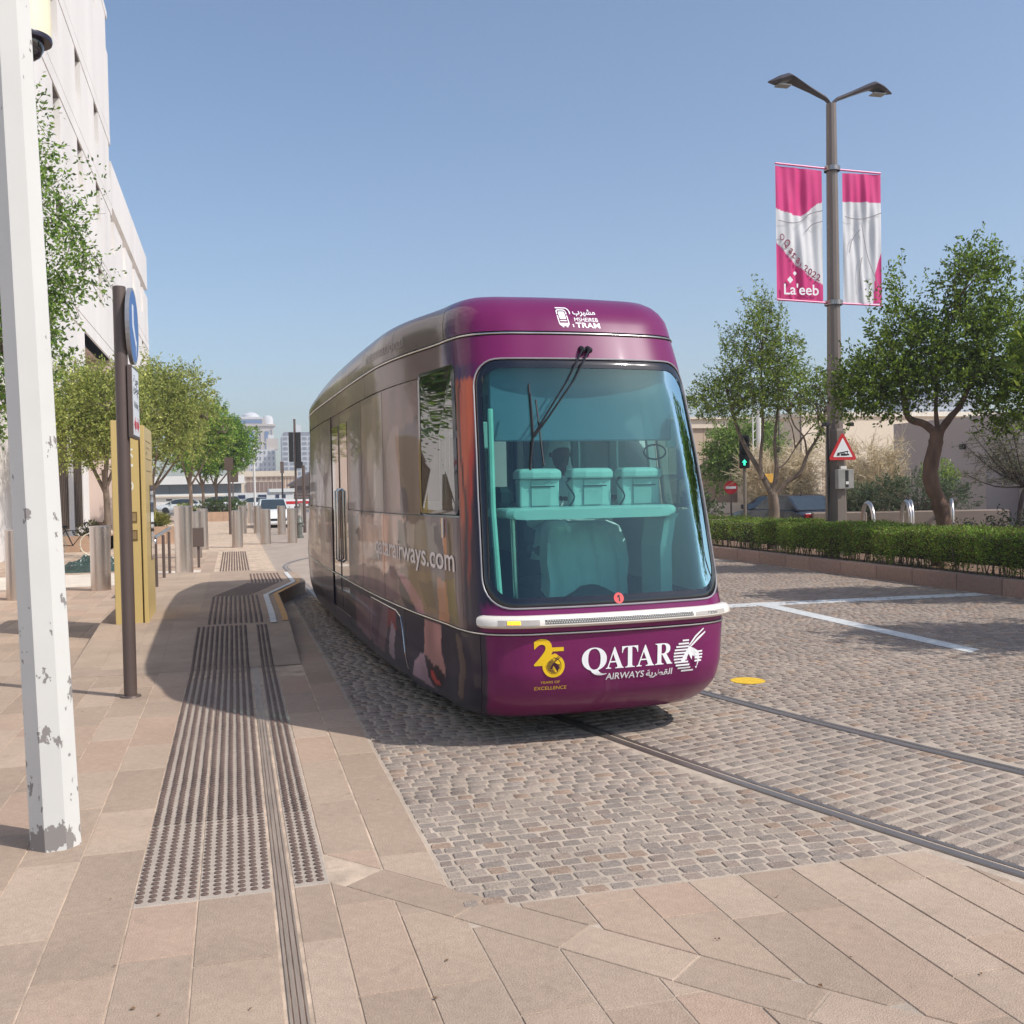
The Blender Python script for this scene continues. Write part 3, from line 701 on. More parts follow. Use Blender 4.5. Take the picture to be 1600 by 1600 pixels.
def resample(P, N):
    P = P+[P[0]]; d = [0]
    for a, b in zip(P, P[1:]): d.append(d[-1]+math.dist(a, b))
    t = np.linspace(0, d[-1], N, endpoint=False); return [(float(np.interp(s, d, [p[0] for p in P])), float(np.interp(s, d, [p[1] for p in P]))) for s in t]
def glassloop(s=0, N=96):
    # windscreen outline in (q, z); shrinks by s; slightly narrower at the top like the photograph
    P = rrect(-.915+s, .915-s, .958+s, 2.652-s, .2-s*.6, 10); return resample(P, N)
def loftq(name, loops, m, parent, off=0, col=None, close=False, offs=None):
    N = len(loops[0]); V = []; C = []
    for i, L_ in enumerate(loops):
        for q, z in L_: V.append(surf(q, z, offs[i] if offs else off)); C.append((col or wrap)(q, z))
    F = [(i*N+k, (i+1)*N+k, (i+1)*N+(k+1) % N, i*N+(k+1) % N) for i in range(len(loops)-1) for k in range(N)]
    return npmesh(name, V, F, m, parent, C, smooth=True)
def lerp_loops(A, B, n): return [[(a[0]+(b[0]-a[0])*i/n, a[1]+(b[1]-a[1])*i/n) for a, b in zip(A, B)] for i in range(n+1)]
QF = 1.17                                                    # nose mask reaches this far round the corner
gl = glassloop(0, 192); outer = []
for q, z in gl:                                              # radial partner on the rectangle of the mask
    dq, dz = q, z-1.815; hz = (2.835-1.815) if dz > 0 else (1.815-.795); k = min(QF/max(abs(dq), 1e-6), hz/max(abs(dz), 1e-6)); outer.append((dq*k, 1.815+dz*k))
for cq, cz in ((QF, 2.835), (-QF, 2.835), (-QF, .795), (QF, .795)):
    i = min(range(192), key=lambda k: math.dist(outer[k], (cq, cz))); outer[i] = (cq, cz)
outer = [(min(max(q, -QF), QF), min(max(z, .795), 2.835)) for q, z in outer]
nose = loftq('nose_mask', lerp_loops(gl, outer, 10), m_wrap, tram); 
loftq('windscreen_border', lerp_loops(glassloop(.062, 192), glassloop(-.004, 192), 3), m_frame, tram, offs=[.004, .005, .006, -.004], col=lambda q, z: (0, 0, 0))
g0 = glassloop(.058, 96); cen = [(q*.0, 1.805) for q, z in g0]
ws = glass('windscreen_glass', (.46, .83, .76), refl=.08, gcol=(.50, .70, .72))
lo_ = [[(cen[k][0]+(g0[k][0]-cen[k][0])*f, cen[k][1]+(g0[k][1]-cen[k][1])*f) for k in range(96)] for f in [.001]+[i/12 for i in range(1, 13)]]
loftq('windscreen', lo_[::-1], ws, tram, col=lambda q, z: (0, 0, 0))
gt = MB()                                                    # dark seal line round the screen
gt.tube([surf(q, z, .006) for q, z in glassloop(-.006, 160)+glassloop(-.006, 160)[:1]], .006, 6); gt.build('screen_seal', mat('seal_grey', lin((150,148,150)), .4), tram, smooth=True)
# ---- panels
qu = q_of_u
SK = [qu(.9) if False else .97, qu(1.9), qu(3.42), qu(4.66), qu(6.08), qu(7.4), qu(8.9), qu(5) ]
def q_at(u): return q_of_u(u) if u <= TL/2 else 2*QM-q_of_u(TL-u)
patch('front_skirt', -.966, .966, .17, .772, dz=.04)
for sg in (-1, 1):
    P2 = lambda nm, a, b, z0, z1, **k: patch(nm, *( (-q_at(b)+.006, -q_at(a)-.006) if sg < 0 else (q_at(a)+.006, q_at(b)-.006)), z0, z1, **k)
    ub = float(np.interp(.966, QD, PD[:, 1]))
    us_ = [ub, 1.9, 3.42, 4.66]; 
    for a, b in zip(us_, us_[1:]): P2('skirt_panel', a, b, .2 if a > 1 else .17, .772, dz=.02)
    P2('door_sill_panel', 4.66, 6.08, .2, .40)
    for a, b in ((6.08, 7.3), (7.3, 8.8), (8.8, 10.6)): P2('skirt_panel', a, b, .2, .772, dz=.06)
    um = float(np.interp(QF, QD, PD[:, 1]))
    for a, b in ((um, 2.62), (2.62, 3.72), (3.72, 4.66), (6.08, 7.3), (7.3, 8.8), (8.8, 10.9)): P2('side_panel', a, b, .795, 1.55, dz=.02)
    for a, b in ((um, 3.42), (3.42, 5.4), (5.4, 7.3), (7.3, 9.2), (9.2, 10.9)): P2('cant_rail_panel', a, b, 2.632, 2.835)
    m_sw = m_wrap
    for a, b in ((1.37, 2.62), (2.62, 3.72), (3.72, 4.66), (6.08, 7.2), (7.2, 8.5), (8.5, 9.6)):
        if sg < 0: P2('window_panel', a, b, 1.558, 2.625, off=-.006, dz=.04)
        else: P2('window_panel', a, b, 1.558, 2.625, off=-.006, m=glass('side_glass', (.5, .75, .72), .1) if 'side_glass' not in MATS else MATS['side_glass'])
    P2('rear_side_panel', 9.6, 10.9, 1.558, 2.625)
    # front corner side window, real glass in a dark frame
    q0_, q1_ = (QF+.012, q_at(1.36)); sgq = lambda q: q*sg
    lp = rrect(q0_, q1_, 1.57, 2.66, .06, 6)
    V = [surf(sgq(q), z, -.004) for q, z in lp]; 
    mbw = MB(); inner = [(q+(sum(a for a, b in lp)/len(lp)-q)*.12, z+(2.11-z)*.05) for q, z in lp]
    mbw.add([surf(sgq(q), z, 0.0) for q, z in lp]+[surf(sgq(q), z, .002) for q, z in inner], [((k+1) % len(lp), k, len(lp)+k, len(lp)+(k+1) % len(lp)) for k in range(len(lp))])
    fw_ = mbw.build('cab_side_window', m_frame, tram, smooth=True)
    cn = len(inner); c_ = surf(sgq((q0_+q1_)/2), 2.11, -.001); mg = MB().add([surf(sgq(q), z, -.001) for q, z in inner]+[c_], [((k+1) % cn, k, cn) for k in range(cn)])
    mg.build('pane', MATS.get('cab_glass') or glass('cab_glass', (.30, .38, .36), .12), fw_, smooth=True)
    # doors
    for a, b in ((4.67, 5.37), (5.38, 6.07)):
        d_ = P2('door_leaf', a, b, .405, 2.625, off=-.02, dz=.07)
        q0_, q1_ = q_at(a)+.07, q_at(b)-.07
        dg = patch('door_window', *((-q1_, -q0_) if sg < 0 else (q0_, q1_)), .62, 2.5, m=MATS.get('door_glass') or mat('door_glass', lin((46,44,40)), .03, coat=1, spec=1), parent=d_, off=-.012)
        hb = MB(); qh = q_at(b)-.1 if a < 5 else q_at(a)+.12; qh *= sg
        hb.tube([surf(qh, .95, -.01), surf(qh, .98, .03), surf(qh, 1.75, .03), surf(qh, 1.78, -.01)], .014, 8); hb.build('handle', m_chrome, d_, smooth=True)
# trims: chrome line at the belt and under the gutter
def band(name, z0, z1, m, off=.004, q=2*QM-.5, th=.012):
    qs = [-x for x in qfine(0.0, q)][::-1]+qfine(0.0, q)[1:]
    V = [surf(a, z, o_) for z, o_ in ((z0, off-th), (z0, off), (z1, off), (z1, off-th)) for a in qs]; n = len(qs)
    F = [(j*n+i, j*n+i+1, (j+1)*n+i+1, (j+1)*n+i) for j in range(3) for i in range(n-1)]
    return npmesh(name, V, F, m, tram, smooth=False)
band('belt_trim', .778, .789, m_chrome, .006)
band('belt_groove', .773, .794, m_liner, -.008, th=.02)
band('gutter_trim', 2.845, 2.856, m_chrome, .008)
band('gutter_groove', 2.836, 2.866, m_liner, -.006, th=.02)
# roof: fairings then the flat top
RZ = [(2.868, 0), (2.93, -.003), (3.0, 0), (3.07, .018), (3.12, .045), (3.165, .09), (3.195, .16), (3.21, .25)]
def roof_piece(name, q0, q1, sym=False):
    qs = qfine(q0, q1) if not sym else [-x for x in qfine(0.0, q1)][::-1]+qfine(0.0, q1)[1:]
    V = [surf(a, z, 0, i_) for z, i_ in RZ for a in qs]; C = [wrap(a, z) for z, i_ in RZ for a in qs]; n = len(qs)
    F = [(j*n+i, j*n+i+1, (j+1)*n+i+1, (j+1)*n+i) for j in range(len(RZ)-1) for i in range(n-1)]
    return npmesh(name, V, F, m_wrap, tram, C, smooth=True)
roof_piece('roof_fairing', 0, 1.36, True)
for a, b in ((None, 2.15), (2.15, 3.45), (3.45, 4.5), (4.5, 5.5), (5.5, 7.2), (7.2, 9.2), (9.2, 10.9)):
    qa = 1.366 if a is None else q_at(a); qb = q_at(b)
    roof_piece('roof_fairing', qa+.004, qb-.004); roof_piece('roof_fairing', -qb+.004, -qa-.004)
# liner shell behind every gap, and the closed roof top, underside, rear
qs = [-x for x in qfine(0.0, 2*QM)][::-1]+qfine(0.0, 2*QM)[1:]
n = len(qs)
V = [surf(a, 3.21, 0, .25) for a in qs]+[Vector((surf(a, 3.225, 0, .6).x*.5, surf(a, 3.225, 0, .6).y, 3.232)) for a in qs]
F = [(i, i+1, n+i+1, n+i) for i in range(n-1)]
h = n//2; F += [(n+i, n+i+1, n+n-2-i, n+n-1-i) for i in range(h)]
m_rooft = mat('roof_film', (1,1,1), .6, var=.03, attr='tint', spec=.25)
rt_ = npmesh('roof_top', V, F, m_rooft, tram, [lin(PURPLE) if v.y < 1.35 else lin((70, 66, 74)) for v in V], smooth=True)
def shell(name, zs, off, m, qa=0, tint=None, flip=False):
    qs = [-x for x in qfine(qa, 2*QM)][::-1]+(qfine(qa, 2*QM)[1:] if qa == 0 else []); out = MB()
    for grp in ([qs] if qa == 0 else [qs, qfine(qa, 2*QM)]):
        n = len(grp); out.add([surf(a, z, off) for z in zs for a in grp], [(j*n+i, j*n+i+1, (j+1)*n+i+1, (j+1)*n+i) for j in range(len(zs)-1) for i in range(n-1)])
    return out.build(name, m, tram, smooth=True)
shell('lower_liner', [.19, .4, .6, .78, .94], -.03, m_liner)
for z0, z1 in ((.94, 1.56), (2.63, 2.85), (2.85, 3.02)):
    if z1 < 2.8: shell('wall_liner', zfine(z0, z1, .3), -.03, m_inner, qa=1.0)
    else: shell('wall_liner', zfine(z0, z1, .15), -.035, m_inner)
lw = MB(); gq = [-x for x in qfine(q_at(1.37), 2*QM)][::-1]; nz_ = zfine(1.56, 2.64, .4); ng = len(gq)
lw.add([surf(a, z, -.03) for z in nz_ for a in gq], [(j*ng+i, j*ng+i+1, (j+1)*ng+i+1, (j+1)*ng+i) for j in range(len(nz_)-1) for i in range(ng-1)]); lw.build('wall_liner', m_inner, tram, smooth=True)
for u in (1.38, 2.62, 3.72, 4.66, 5.38, 6.08, 7.3, 8.5, 9.6):
    for sg in (1,):
        pb = MB(); 
        for a, b in ((u-.04, u+.04),): pb.rings([[surf(sg*q_at(a), z, -.015), surf(sg*q_at(b), z, -.015), surf(sg*q_at(b), z, -.08), surf(sg*q_at(a), z, -.08)] for z in (1.5, 2.1, 2.7)])
        pb.build('window_pillar', m_inner, tram)
fl = MB(); fl.box(-.86, .86, 1.0, TL-1, .30, .36); fl.box(-.75, .75, .42, 1.0, .30, .36); fl.build('floor', mat('tram_floor', lin((70,78,84)), .6), tram)
cl = MB(); cl.box(-.84, .84, 1.25, TL-1.4, 2.76, 2.80); cl.build('ceiling', m_inner, tram)
un = MB(); un.box(-.78, .78, 1.2, TL-1.2, .16, .26); un.build('underframe', m_liner, tram)
for uu in (2.9, 8.5):
    for sg in (-1, 1):
        for du in (-.75, .75):
            M = Matrix.Translation((sg*.74, uu+du, .24)) @ Matrix.Rotation(PI/2, 4, 'Y')
            MB().lathe([(.08, -.06), (.235, -.06), (.25, -.04), (.24, .04), (.08, .05)], 24, M=M).build('wheel', m_dark, tram, smooth=True)
# rear screen, dark
patch('rear_mask', q_at(10.9), 2*QM, .795, 2.835, m=m_wrap, dz=.1, zs=zfine(.795, 2.835, .12)); patch('rear_mask', -2*QM, -q_at(10.9), .795, 2.835, zs=zfine(.795, 2.835, .12))
for a, b in ((q_at(10.6), 2*QM), (-2*QM, -q_at(10.6))): patch('rear_skirt', a, b, .2, .772)
# ---- decals
def decal(name, VF, m, parent=tram, off=.004, side=False):
    V, F = VF; return npoly(name, [surf(v.x if side else q_of_l(v.x), v.y, off) for v in V], F, m, parent)
def npoly(name, V, F, m, parent):
    me = bpy.data.meshes.new(name); me.from_pydata([tuple(v) for v in V], [], F); me.update(); return link(name, me, parent, m)
m_dw = mat('decal_white', lin((238,236,236)), .35, var=.01); m_dy = mat('decal_yellow', lin((232,190,28)), .35, var=.01); m_dp = mat('decal_plum', lin((60,20,46)), .3, var=.01)
def uni(s, base): return ''.join(chr(base+ord(c)-65) if 'A' <= c <= 'Z' else c for c in s)
def tdecal(name, body, x0, x1, y0, y1, m, off=0, shear=0, dz=.004, parent=tram):
    V, F = textmesh(body, 1, off, shear=shear); return decal(name, (fit(V, x0, x1, y0, y1), F), m, parent, dz)
BS = 0x1D400
for ch, x0, x1, y0, y1 in (('Q', -.262, -.085, .485, .676), ('A', -.092, .038, .526, .672), ('T', .026, .145, .526, .672), ('A', .133, .268, .526, .672), ('R', .276, .412, .526, .672)):
    tdecal('lettering', uni(ch, BS), x0, x1, y0, y1, m_dw)
tdecal('lettering', 'AIRWAYS', -.088, .196, .449, .497, m_dw, .012)
tdecal('lettering', '\uFE94\uFEF3\uFEAE\uFEC4\uFED8\uFEDF\uFE8D', .212, .418, .436, .497, m_dw, .02)
tdecal('lettering', 'YEARS OF', -.546, -.411, .449, .466, m_dy, .0); tdecal('lettering', 'EXCELLENCE', -.583, -.362, .404, .428, m_dy, .0)
tdecal('numeral', '2', -.59, -.452, .572, .752, m_dy, .03)
def ringpoly(cx, cy, rx, ry, w, a0=0, a1=360, n=40):
    P = []; 
    for i in range(n+1): a = math.radians(a0+(a1-a0)*i/n); P += [Vector((cx+rx*math.cos(a), cy+ry*math.sin(a), 0)), Vector((cx+(rx-w)*math.cos(a), cy+(ry-w)*math.sin(a), 0))]
    return P, [(2*i, 2*i+2, 2*i+3, 2*i+1) for i in range(n)]
def polys(*ps):
    V = []; F = []
    for p in ps: F.append(tuple(range(len(V), len(V)+len(p)))); V += [Vector((x, y, 0)) for x, y in p]
    return V, F
V, F = ringpoly(-.458, .568, .076, .078, .022, -205, 120)
V2, F2 = polys([(-.522, .60), (-.500, .585), (-.462, .665), (-.386, .665), (-.386, .692), (-.475, .692)], [(-.50, .612), (-.487, .60), (-.43, .645), (-.45, .652)]); n = len(V)
decal('numeral', (V+V2, F+[tuple(i+n for i in f) for f in F2]), m_dy)
def emblem(cx, cy, rx, ry, m, dz=.0045, nm='emblem', md=None):
    st = []; k = 11
    for i in range(k):
        y = cy-ry+2*ry*(i+.5)/k; w = rx*math.sqrt(max(0, 1-((y-cy)/ry)**2)); h_ = ry/k*.55
        a, b = cx-w, cx+w
        if y > cy+.1*ry: b = cx+w*(.02 if y > cy+.4*ry else .0)
        elif y > cy-.75*ry: b = cx-.18*rx+(cy-y)*.5
        st.append([(a, y-h_), (b, y-h_), (b, y+h_), (a, y+h_)])
        if y < cy+.25*ry and y > cy-.5*ry: st.append([(cx+.45*rx, y-h_), (cx+w, y-h_), (cx+w, y+h_), (cx+.45*rx, y+h_)])
    f = lambda P: [(cx+x*rx, cy+y*ry) for x, y in P]
    st.append(f([(-.5, -.28), (-.38, -.42), (-.25, -.38), (.02, .1), (.05, .3), (-.12, .36)]))       # muzzle
    st.append(f([(-.12, .36), (.02, .1), (.35, -.45), (.62, -.85), (.8, -.3), (.72, .2), (.35, .42), (.05, .55)]))   # neck
    st.append(f([(.05, .5), (.2, .52), (.75, .95), (1.18, 1.28), (1.15, 1.36), (.6, 1.02)]))           # horns
    st.append(f([(-.02, .58), (.1, .6), (.55, 1.1), (1.05, 1.5), (1.0, 1.56), (.42, 1.14)]))
    decal(nm, polys(*st), m, dz=dz) if False else decal(nm, polys(*st), m, off=dz)
emblem(.540, .572, .118, .117, m_dw); emblem(-.458, .566, .046, .048, m_dp, .0055)
V, F = ringpoly(-.458, .566, .05, .052, .002); 
decal('emblem', polys([(-.458+.05*math.cos(a*PI/16), .566+.052*math.sin(a*PI/16)) for a in range(32)]), m_dy, off=.0035)
# tram operator mark on the roof fairing
def arc(cx, cy, r, a0, a1, n=8): return [(cx+r*math.cos(math.radians(a0+(a1-a0)*i/n)), cy+r*math.sin(math.radians(a0+(a1-a0)*i/n))) for i in range(n+1)]
def thick(P, w):
    V = []; P = [Vector(p) for p in P]
    for i, p in enumerate(P):
        t_ = (P[min(i+1, len(P)-1)]-P[max(i-1, 0)]).normalized(); n_ = Vector((-t_.y, t_.x)); V += [Vector((*(p+n_*w/2), 0)), Vector((*(p-n_*w/2), 0))]
    return V, [(2*i, 2*i+1, 2*i+3, 2*i+2) for i in range(len(P)-1)]
sk = lambda P: [(x-.10*(y-2.90), y) for x, y in P]
V, F = thick(sk([(-.170, 3.052), (-.09, 3.052)]+[(-.09+.03*math.sin(a), 3.022+.03*math.cos(a)) for a in (.4, .8, 1.2, 1.57)]+[(-.058, 2.90)]), .009); decal('mark', (V, F), m_dw)
ro = sk(rrect(-.172, -.092, 2.912, 3.035, .018, 4)); V, F = thick(ro+ro[:2], .009); decal('mark', (V, F), m_dw)
decal('mark', polys(sk(rrect(-.160, -.105, 2.962, 3.022, .008, 3)), sk([(-.160, 2.945), (-.105, 2.945), (-.105, 2.953), (-.160, 2.953)]), sk([(-.165, 2.915), (-.1, 2.915), (-.1, 2.932), (-.165, 2.932)]), sk([(-.155, 2.898), (-.14, 2.898), (-.14, 2.912), (-.155, 2.912)]), sk([(-.12, 2.898), (-.105, 2.898), (-.105, 2.912), (-.12, 2.912)])), m_dw)
tdecal('lettering', '\uFE8F\uFEAE\uFEF4\uFEB8\uFEE3', -.046, .155, 2.985, 3.045, m_dw, .02); tdecal('lettering', 'MSHEIREB', -.042, .165, 2.945, 2.976, m_dw, .0); tdecal('lettering', 'TRAM', -.038, .172, 2.896, 2.937, m_dw, .018)
# red number disc on the screen
decal('number_disc', polys([(.022+.036*math.cos(a*PI/14), .995+.036*math.sin(a*PI/14)) for a in range(28)]), mat('disc_red', lin((226,84,84)), .5, var=.01), off=.008)
decal('number', polys([(.020, .974), (.030, .974), (.030, 1.016), (.021, 1.016), (.008, 1.004), (.012, .998), (.020, 1.003)]), m_black, off=.0095)
# side lettering, runs back along the flank
V, F = textmesh('qatarairways.com', 1, .012)
xs = [v.x for v in V]; ys = [v.y for v in V]; L0, L1 = min(xs), max(xs); asc = .56
qe, qs_ = q_at(.54), q_at(3.0)
V = [Vector((-(qs_+(v.x-L0)/(L1-L0)*(qe-qs_)), 1.172+(v.y)*.235, 0)) for v in V]
V = [Vector((v.x, v.y+.012*sstep(qe, qs_, -v.x), 0)) for v in V]
decal('lettering', (V, F), mat('decal_cream', lin((226,214,208)), .4, var=.02), side=True, off=.005)
V, F = textmesh('International', 1, .0); xs = [v.x for v in V]; L0, L1 = min(xs), max(xs)
qa_, qb_ = q_at(3.3), q_at(1.75); V = [Vector((-(qa_+(v.x-L0)/(L1-L0)*(qb_-qa_)), 2.93+v.y*.14, 0)) for v in V]
decal('lettering', (V, F), mat('decal_grey', lin((150,138,134)), .4, var=.02), side=True, off=.007)
# ---- light bar
m_bar = mat('light_bar_cream', lin((226,218,206)), .3, var=.02, coat=.3)
qs = [-.985+1.97*i/60 for i in range(61)]; rr = []
for q in qs:
    e = min(1, max((.985-abs(q))/.07, 0)); e = math.sqrt(max(1-(1-e)**2, .02)); h_ = .042*e; o_ = .055*e
    rr.append([surf(q, .868+h_*a, .004+o_*b) for a, b in ((-.9, -.1), (-1, .3), (-.85, .75), (-.5, 1), (0, 1.05), (.5, 1), (.85, .75), (1, .3), (.9, -.1))])
bar = MB().rings(rr, closed=True).build('light_bar', m_bar, tram, smooth=True)
def onbar(name, l0, l1, z0, z1, m, off, n=8, parent=bar):
    mb = MB(); ls = [l0+(l1-l0)*i/n for i in range(n+1)]; V = []
    for l in ls: V += [surf(q_of_l(l), z0, off), surf(q_of_l(l), z1, off), surf(q_of_l(l), z1, off-.02), surf(q_of_l(l), z0, off-.02)]
    mb.rings([V[4*i:4*i+4] for i in range(n+1)]); return mb.build(name, m, parent)
m_lens = mat('lamp_lens', lin((150,148,142)), .15, .5, var=.3, scale=60, bump=.4, bscale=300); m_lensf = mat('lens_frame', lin((176,168,160)), .3)
onbar('lamp_frame', -.79, -.555, .852, .885, m_lensf, .0625); onbar('lamp_frame', .56, .80, .855, .880, m_lensf, .0625)
m_amb = mat('amber_lamp', lin((240,170,20)), .3, emit=(1, .5, .02, 2.2))
for k in range(4):
    onbar('indicator_lamp', -.742+k*.019+.001, -.725+k*.019, .871, .880, m_amb, .066, 2); onbar('indicator_lamp', -.742+k*.019+.001, -.725+k*.019, .858, .868, m_amb, .066, 2)
for k in range(4): onbar('indicator_lamp', .655+k*.02, .671+k*.02, .860, .874, m_lens, .066, 2)
onbar('lamp_strip', -.52, .54, .856, .884, mat('lamp_strip_back', lin((96,92,88)), .4), .0622, 24)
beads = MB()
for r_ in range(2):
    for k in range(62):
        l = -.512+k*.0170+r_*.0085; c_ = surf(q_of_l(l), .864+.0125*r_, .063)
        beads.lathe([(.0062, 0), (.0045, .003), (0, .0045)], 8, c=c_, M=Matrix.Rotation(PI/2, 4, 'X'))
beads.build('lamp_bead', mat('lamp_bead', lin((210,208,200)), .15, .3), bar, 'stuff', smooth=True)
# ---- wipers
m_wip = mat('wiper_black', lin((26,27,32)), .35, .2)
wp = MB(); sp = lambda l, z, o: surf(q_of_l(l), z, o)
for dx in (0, .055):
    wp.tube([sp(-.034+dx, 2.735, .05), sp(-.20+dx*.9, 2.50, .06), sp(-.40+dx*.5, 2.24, .06), sp(-.505+dx*.2, 2.10, .05)], .0075, 8)
    wp.lathe([(.022, 0), (.022, .05), (.012, .062), (0, .064)], 14, c=sp(-.034+dx, 2.735, .0), M=Matrix.Rotation(PI/2+.35, 4, 'X'))
wip = wp.build('wiper_arm', m_wip, tram, smooth=True)
wb = MB(); wb.tube([sp(-.497, 2.47, .02), sp(-.502, 2.1, .02), sp(-.535, 1.87, .02)], .008, 8); wb.tube([sp(-.495, 2.4, .035), sp(-.5, 2.1, .045), sp(-.53, 1.92, .035)], .006, 8); wb.build('wiper_blade', m_black, wip, smooth=True)
MB().tube([sp(-.45, 2.36, .006), sp(-.43, 1.9, .006)], .006, 6).build('antenna_wire', m_black, tram)
# side marker near the cab window
for sg in (-1,): 
    q_ = -q_at(.78); MB().rings([[surf(q_-.022, z, .004), surf(q_+.022, z, .004), surf(q_+.022, z, .014), surf(q_-.022, z, .014)] for z in (1.40, 1.54)]).build('door_button', m_chrome, tram)
# wheel-arch seam line
MB().tube([surf(-q_at(u), z, .001) for u, z in ((3.3, .745), (2.7, .742), (2.2, .735), (2.05, .70), (1.99, .6), (1.93, .42), (1.90, .28))], .006, 6).build('access_panel_seam', m_chrome, tram)
# ---- inside: console, housings, sun visors, seats, grab pole
m_blind = mat('blind_mesh', lin((120,134,158)), .8, var=.02); _n = m_blind.node_tree; _t = _n.nodes.new('ShaderNodeBsdfTransparent'); _m = _n.nodes.new('ShaderNodeMixShader'); _m.inputs[0].default_value = .3
_n.links.new(_n.nodes['Principled BSDF'].outputs[0], _m.inputs[1]); _n.links.new(_t.outputs[0], _m.inputs[2]); _n.links.new(_m.outputs[0], _n.nodes['Material Output'].inputs[0])
m_cons = mat('console_white', lin((196,200,198)), .4, var=.02)
def slab_l(l0, l1, u0, u1, z0, z1, b=.02): return MB().bbox(l0, l1, u0, u1, z0, z1, b)
co = MB(); pr = [(.63+.035*math.cos(a*PI/6-PI/2), 1.57+.035*math.sin(a*PI/6-PI/2)) for a in range(7)]+[(-.63+.035*math.cos(a*PI/6+PI/2), 1.57+.035*math.sin(a*PI/6+PI/2)) for a in range(7)]
co.rings([[Vector((x*f, u, z+dz)) for x, z in pr] for u, f, dz in ((.395, .80, -.01), (.40, .90, -.006), (.43, .97, 0), (.50, 1, .004), (.95, 1, .005))]); co = co.build('console', m_cons, tram)
MB().rings([[Vector((.60+.06*f+dx, u, z)) for dx, u in ((-.05, .50), (.02, .46), (.06, .60), (.06, .95), (0, .95))] for z, f in ((.36, .4), (.9, 0), (1.3, 0), (1.5, .6), (1.54, 1))]).build('console_leg', m_cons, tram)
for k, lx in enumerate((-.33, .07, .46)):
    t_ = MB(); w = .15
    t_.rings([[Vector((lx+x*w, .62+u, z)) for x, u in ((-1, 0), (1, 0), (1, .12), (-1, .12))] for z, in ((1.607,), (1.81,))])
    t_.rings([[Vector((lx+x*w*1.08, .60+u, z)) for x, u in ((-1, 0), (-.4, -.03), (.4, -.03), (1, 0), (1, .16), (-1, .16))] for z in (1.81, 1.865)]+[[Vector((lx+x*w*.9, .62+u, 1.885)) for x, u in ((-1, 0), (-.4, -.02), (.4, -.02), (1, 0), (1, .12), (-1, .12))]])
    hsg = t_.build('instrument_housing', m_cons, tram, bevel=.022)
    MB().box(lx-w*.45, lx+w*.5, .605, .618, 1.62, 1.80).build('front_plate', mat('housing_grey', lin((176,182,180)), .5), hsg)
    MB().tube([(lx-w*.5, .6, 1.755), (lx+w*.7, .6, 1.755)], .004, 6).build('bracket_rod', m_wip, hsg)
for sg in (-1, 1):
    MB().bbox(sg*.72-.035, sg*.72+.035, .62, .68, 2.03, 2.22, .008).build('mirror_monitor', m_cons, tram)
    MB().tube([sp(sg*.80, 2.3, -.06), sp(sg*.82, 1.6, -.07), sp(sg*.80, 1.02, -.06)], .022, 8).build('pillar_cover', mat('pillar_cover', lin((176,198,188)), .5), tram, smooth=True)
MB().tube([(-.52, .6, .36), (-.54, .62, 1.54)], .02, 10).build('grab_pole', m_chrome, tram, smooth=True)
MB().bbox(-.7, .7, .60, .63, 2.08, 2.62, .01).build('sun_blind', m_blind, tram)
MB().tube([(-.72, .62, 2.63), (.72, .62, 2.63)], .018, 8).build('blind_roller', m_cons, tram, smooth=True)
st = MB(); st.rings([[Vector((.2+x*w, u, z)) for x, u in [(math.cos(a*PI/5), uu+.05*math.sin(a*PI/5)) for a in range(10)]] for z, w, uu, u_ in () for u in ()]) if False else None
def seat(lx, u, z, nm='driver_seat', hr=True):
    mb = MB(); mb.bbox(lx-.25, lx+.25, u-.25, u+.22, z-.1, z, .03); mb.bbox(lx-.24, lx+.24, u+.2, u+.30, z-.02, z+.62, .03)
    if hr:
        mb.bbox(lx-.15, lx-.06, u+.2, u+.27, z+.6, z+.92, .02); mb.bbox(lx+.06, lx+.15, u+.2, u+.27, z+.6, z+.92, .02); mb.bbox(lx-.15, lx+.15, u+.2, u+.27, z+.86, z+.96, .02)
    mb.box(lx-.06, lx+.06, u-.06, u+.06, .36, z-.1); return mb.build(nm, mat('seat_grey', lin((118,130,136)), .6), tram, bevel=.01)
seat(.2, 1.66, 1.28)
for u in (2.6, 3.5, 7, 8): 
    for lx in (-.7, .7): seat(lx, u, .85, 'passenger_seat', False)
for u in (2.3, 4.4, 6.3): MB().tube([(.35, u, .36), (.35, u, 2.78)], .018, 8).build('grab_pole', m_chrome, tram, smooth=True)
MB().bbox(-.66, -.52, .62, .85, 1.61, 1.76, .04).build('bag', m_black, tram)
for k, x in enumerate((-.12, .27)): MB().tube(cr_pts([(x, .60, 1.60), (x+.03, .56, 1.68), (x-.02, .58, 1.77), (x+.02, .64, 1.80)], 4), .006, 6).lathe([(0, 0), (.014, .004), (.014, .016), (0, .02)], 8, c=(x+.02, .64, 1.80)).build('gooseneck', m_black, tram, smooth=True)
MB().tube([(.62+.09*math.cos(a*PI/10), .72, 2.0+.055*math.sin(a*PI/10)) for a in range(21)], .007, 6, cap=False).build('mirror_rim', m_wip, tram)
MB().bbox(-.06, .06, .72, .8, 2.6, 2.68, .008).build('header_bracket', m_cons, tram)
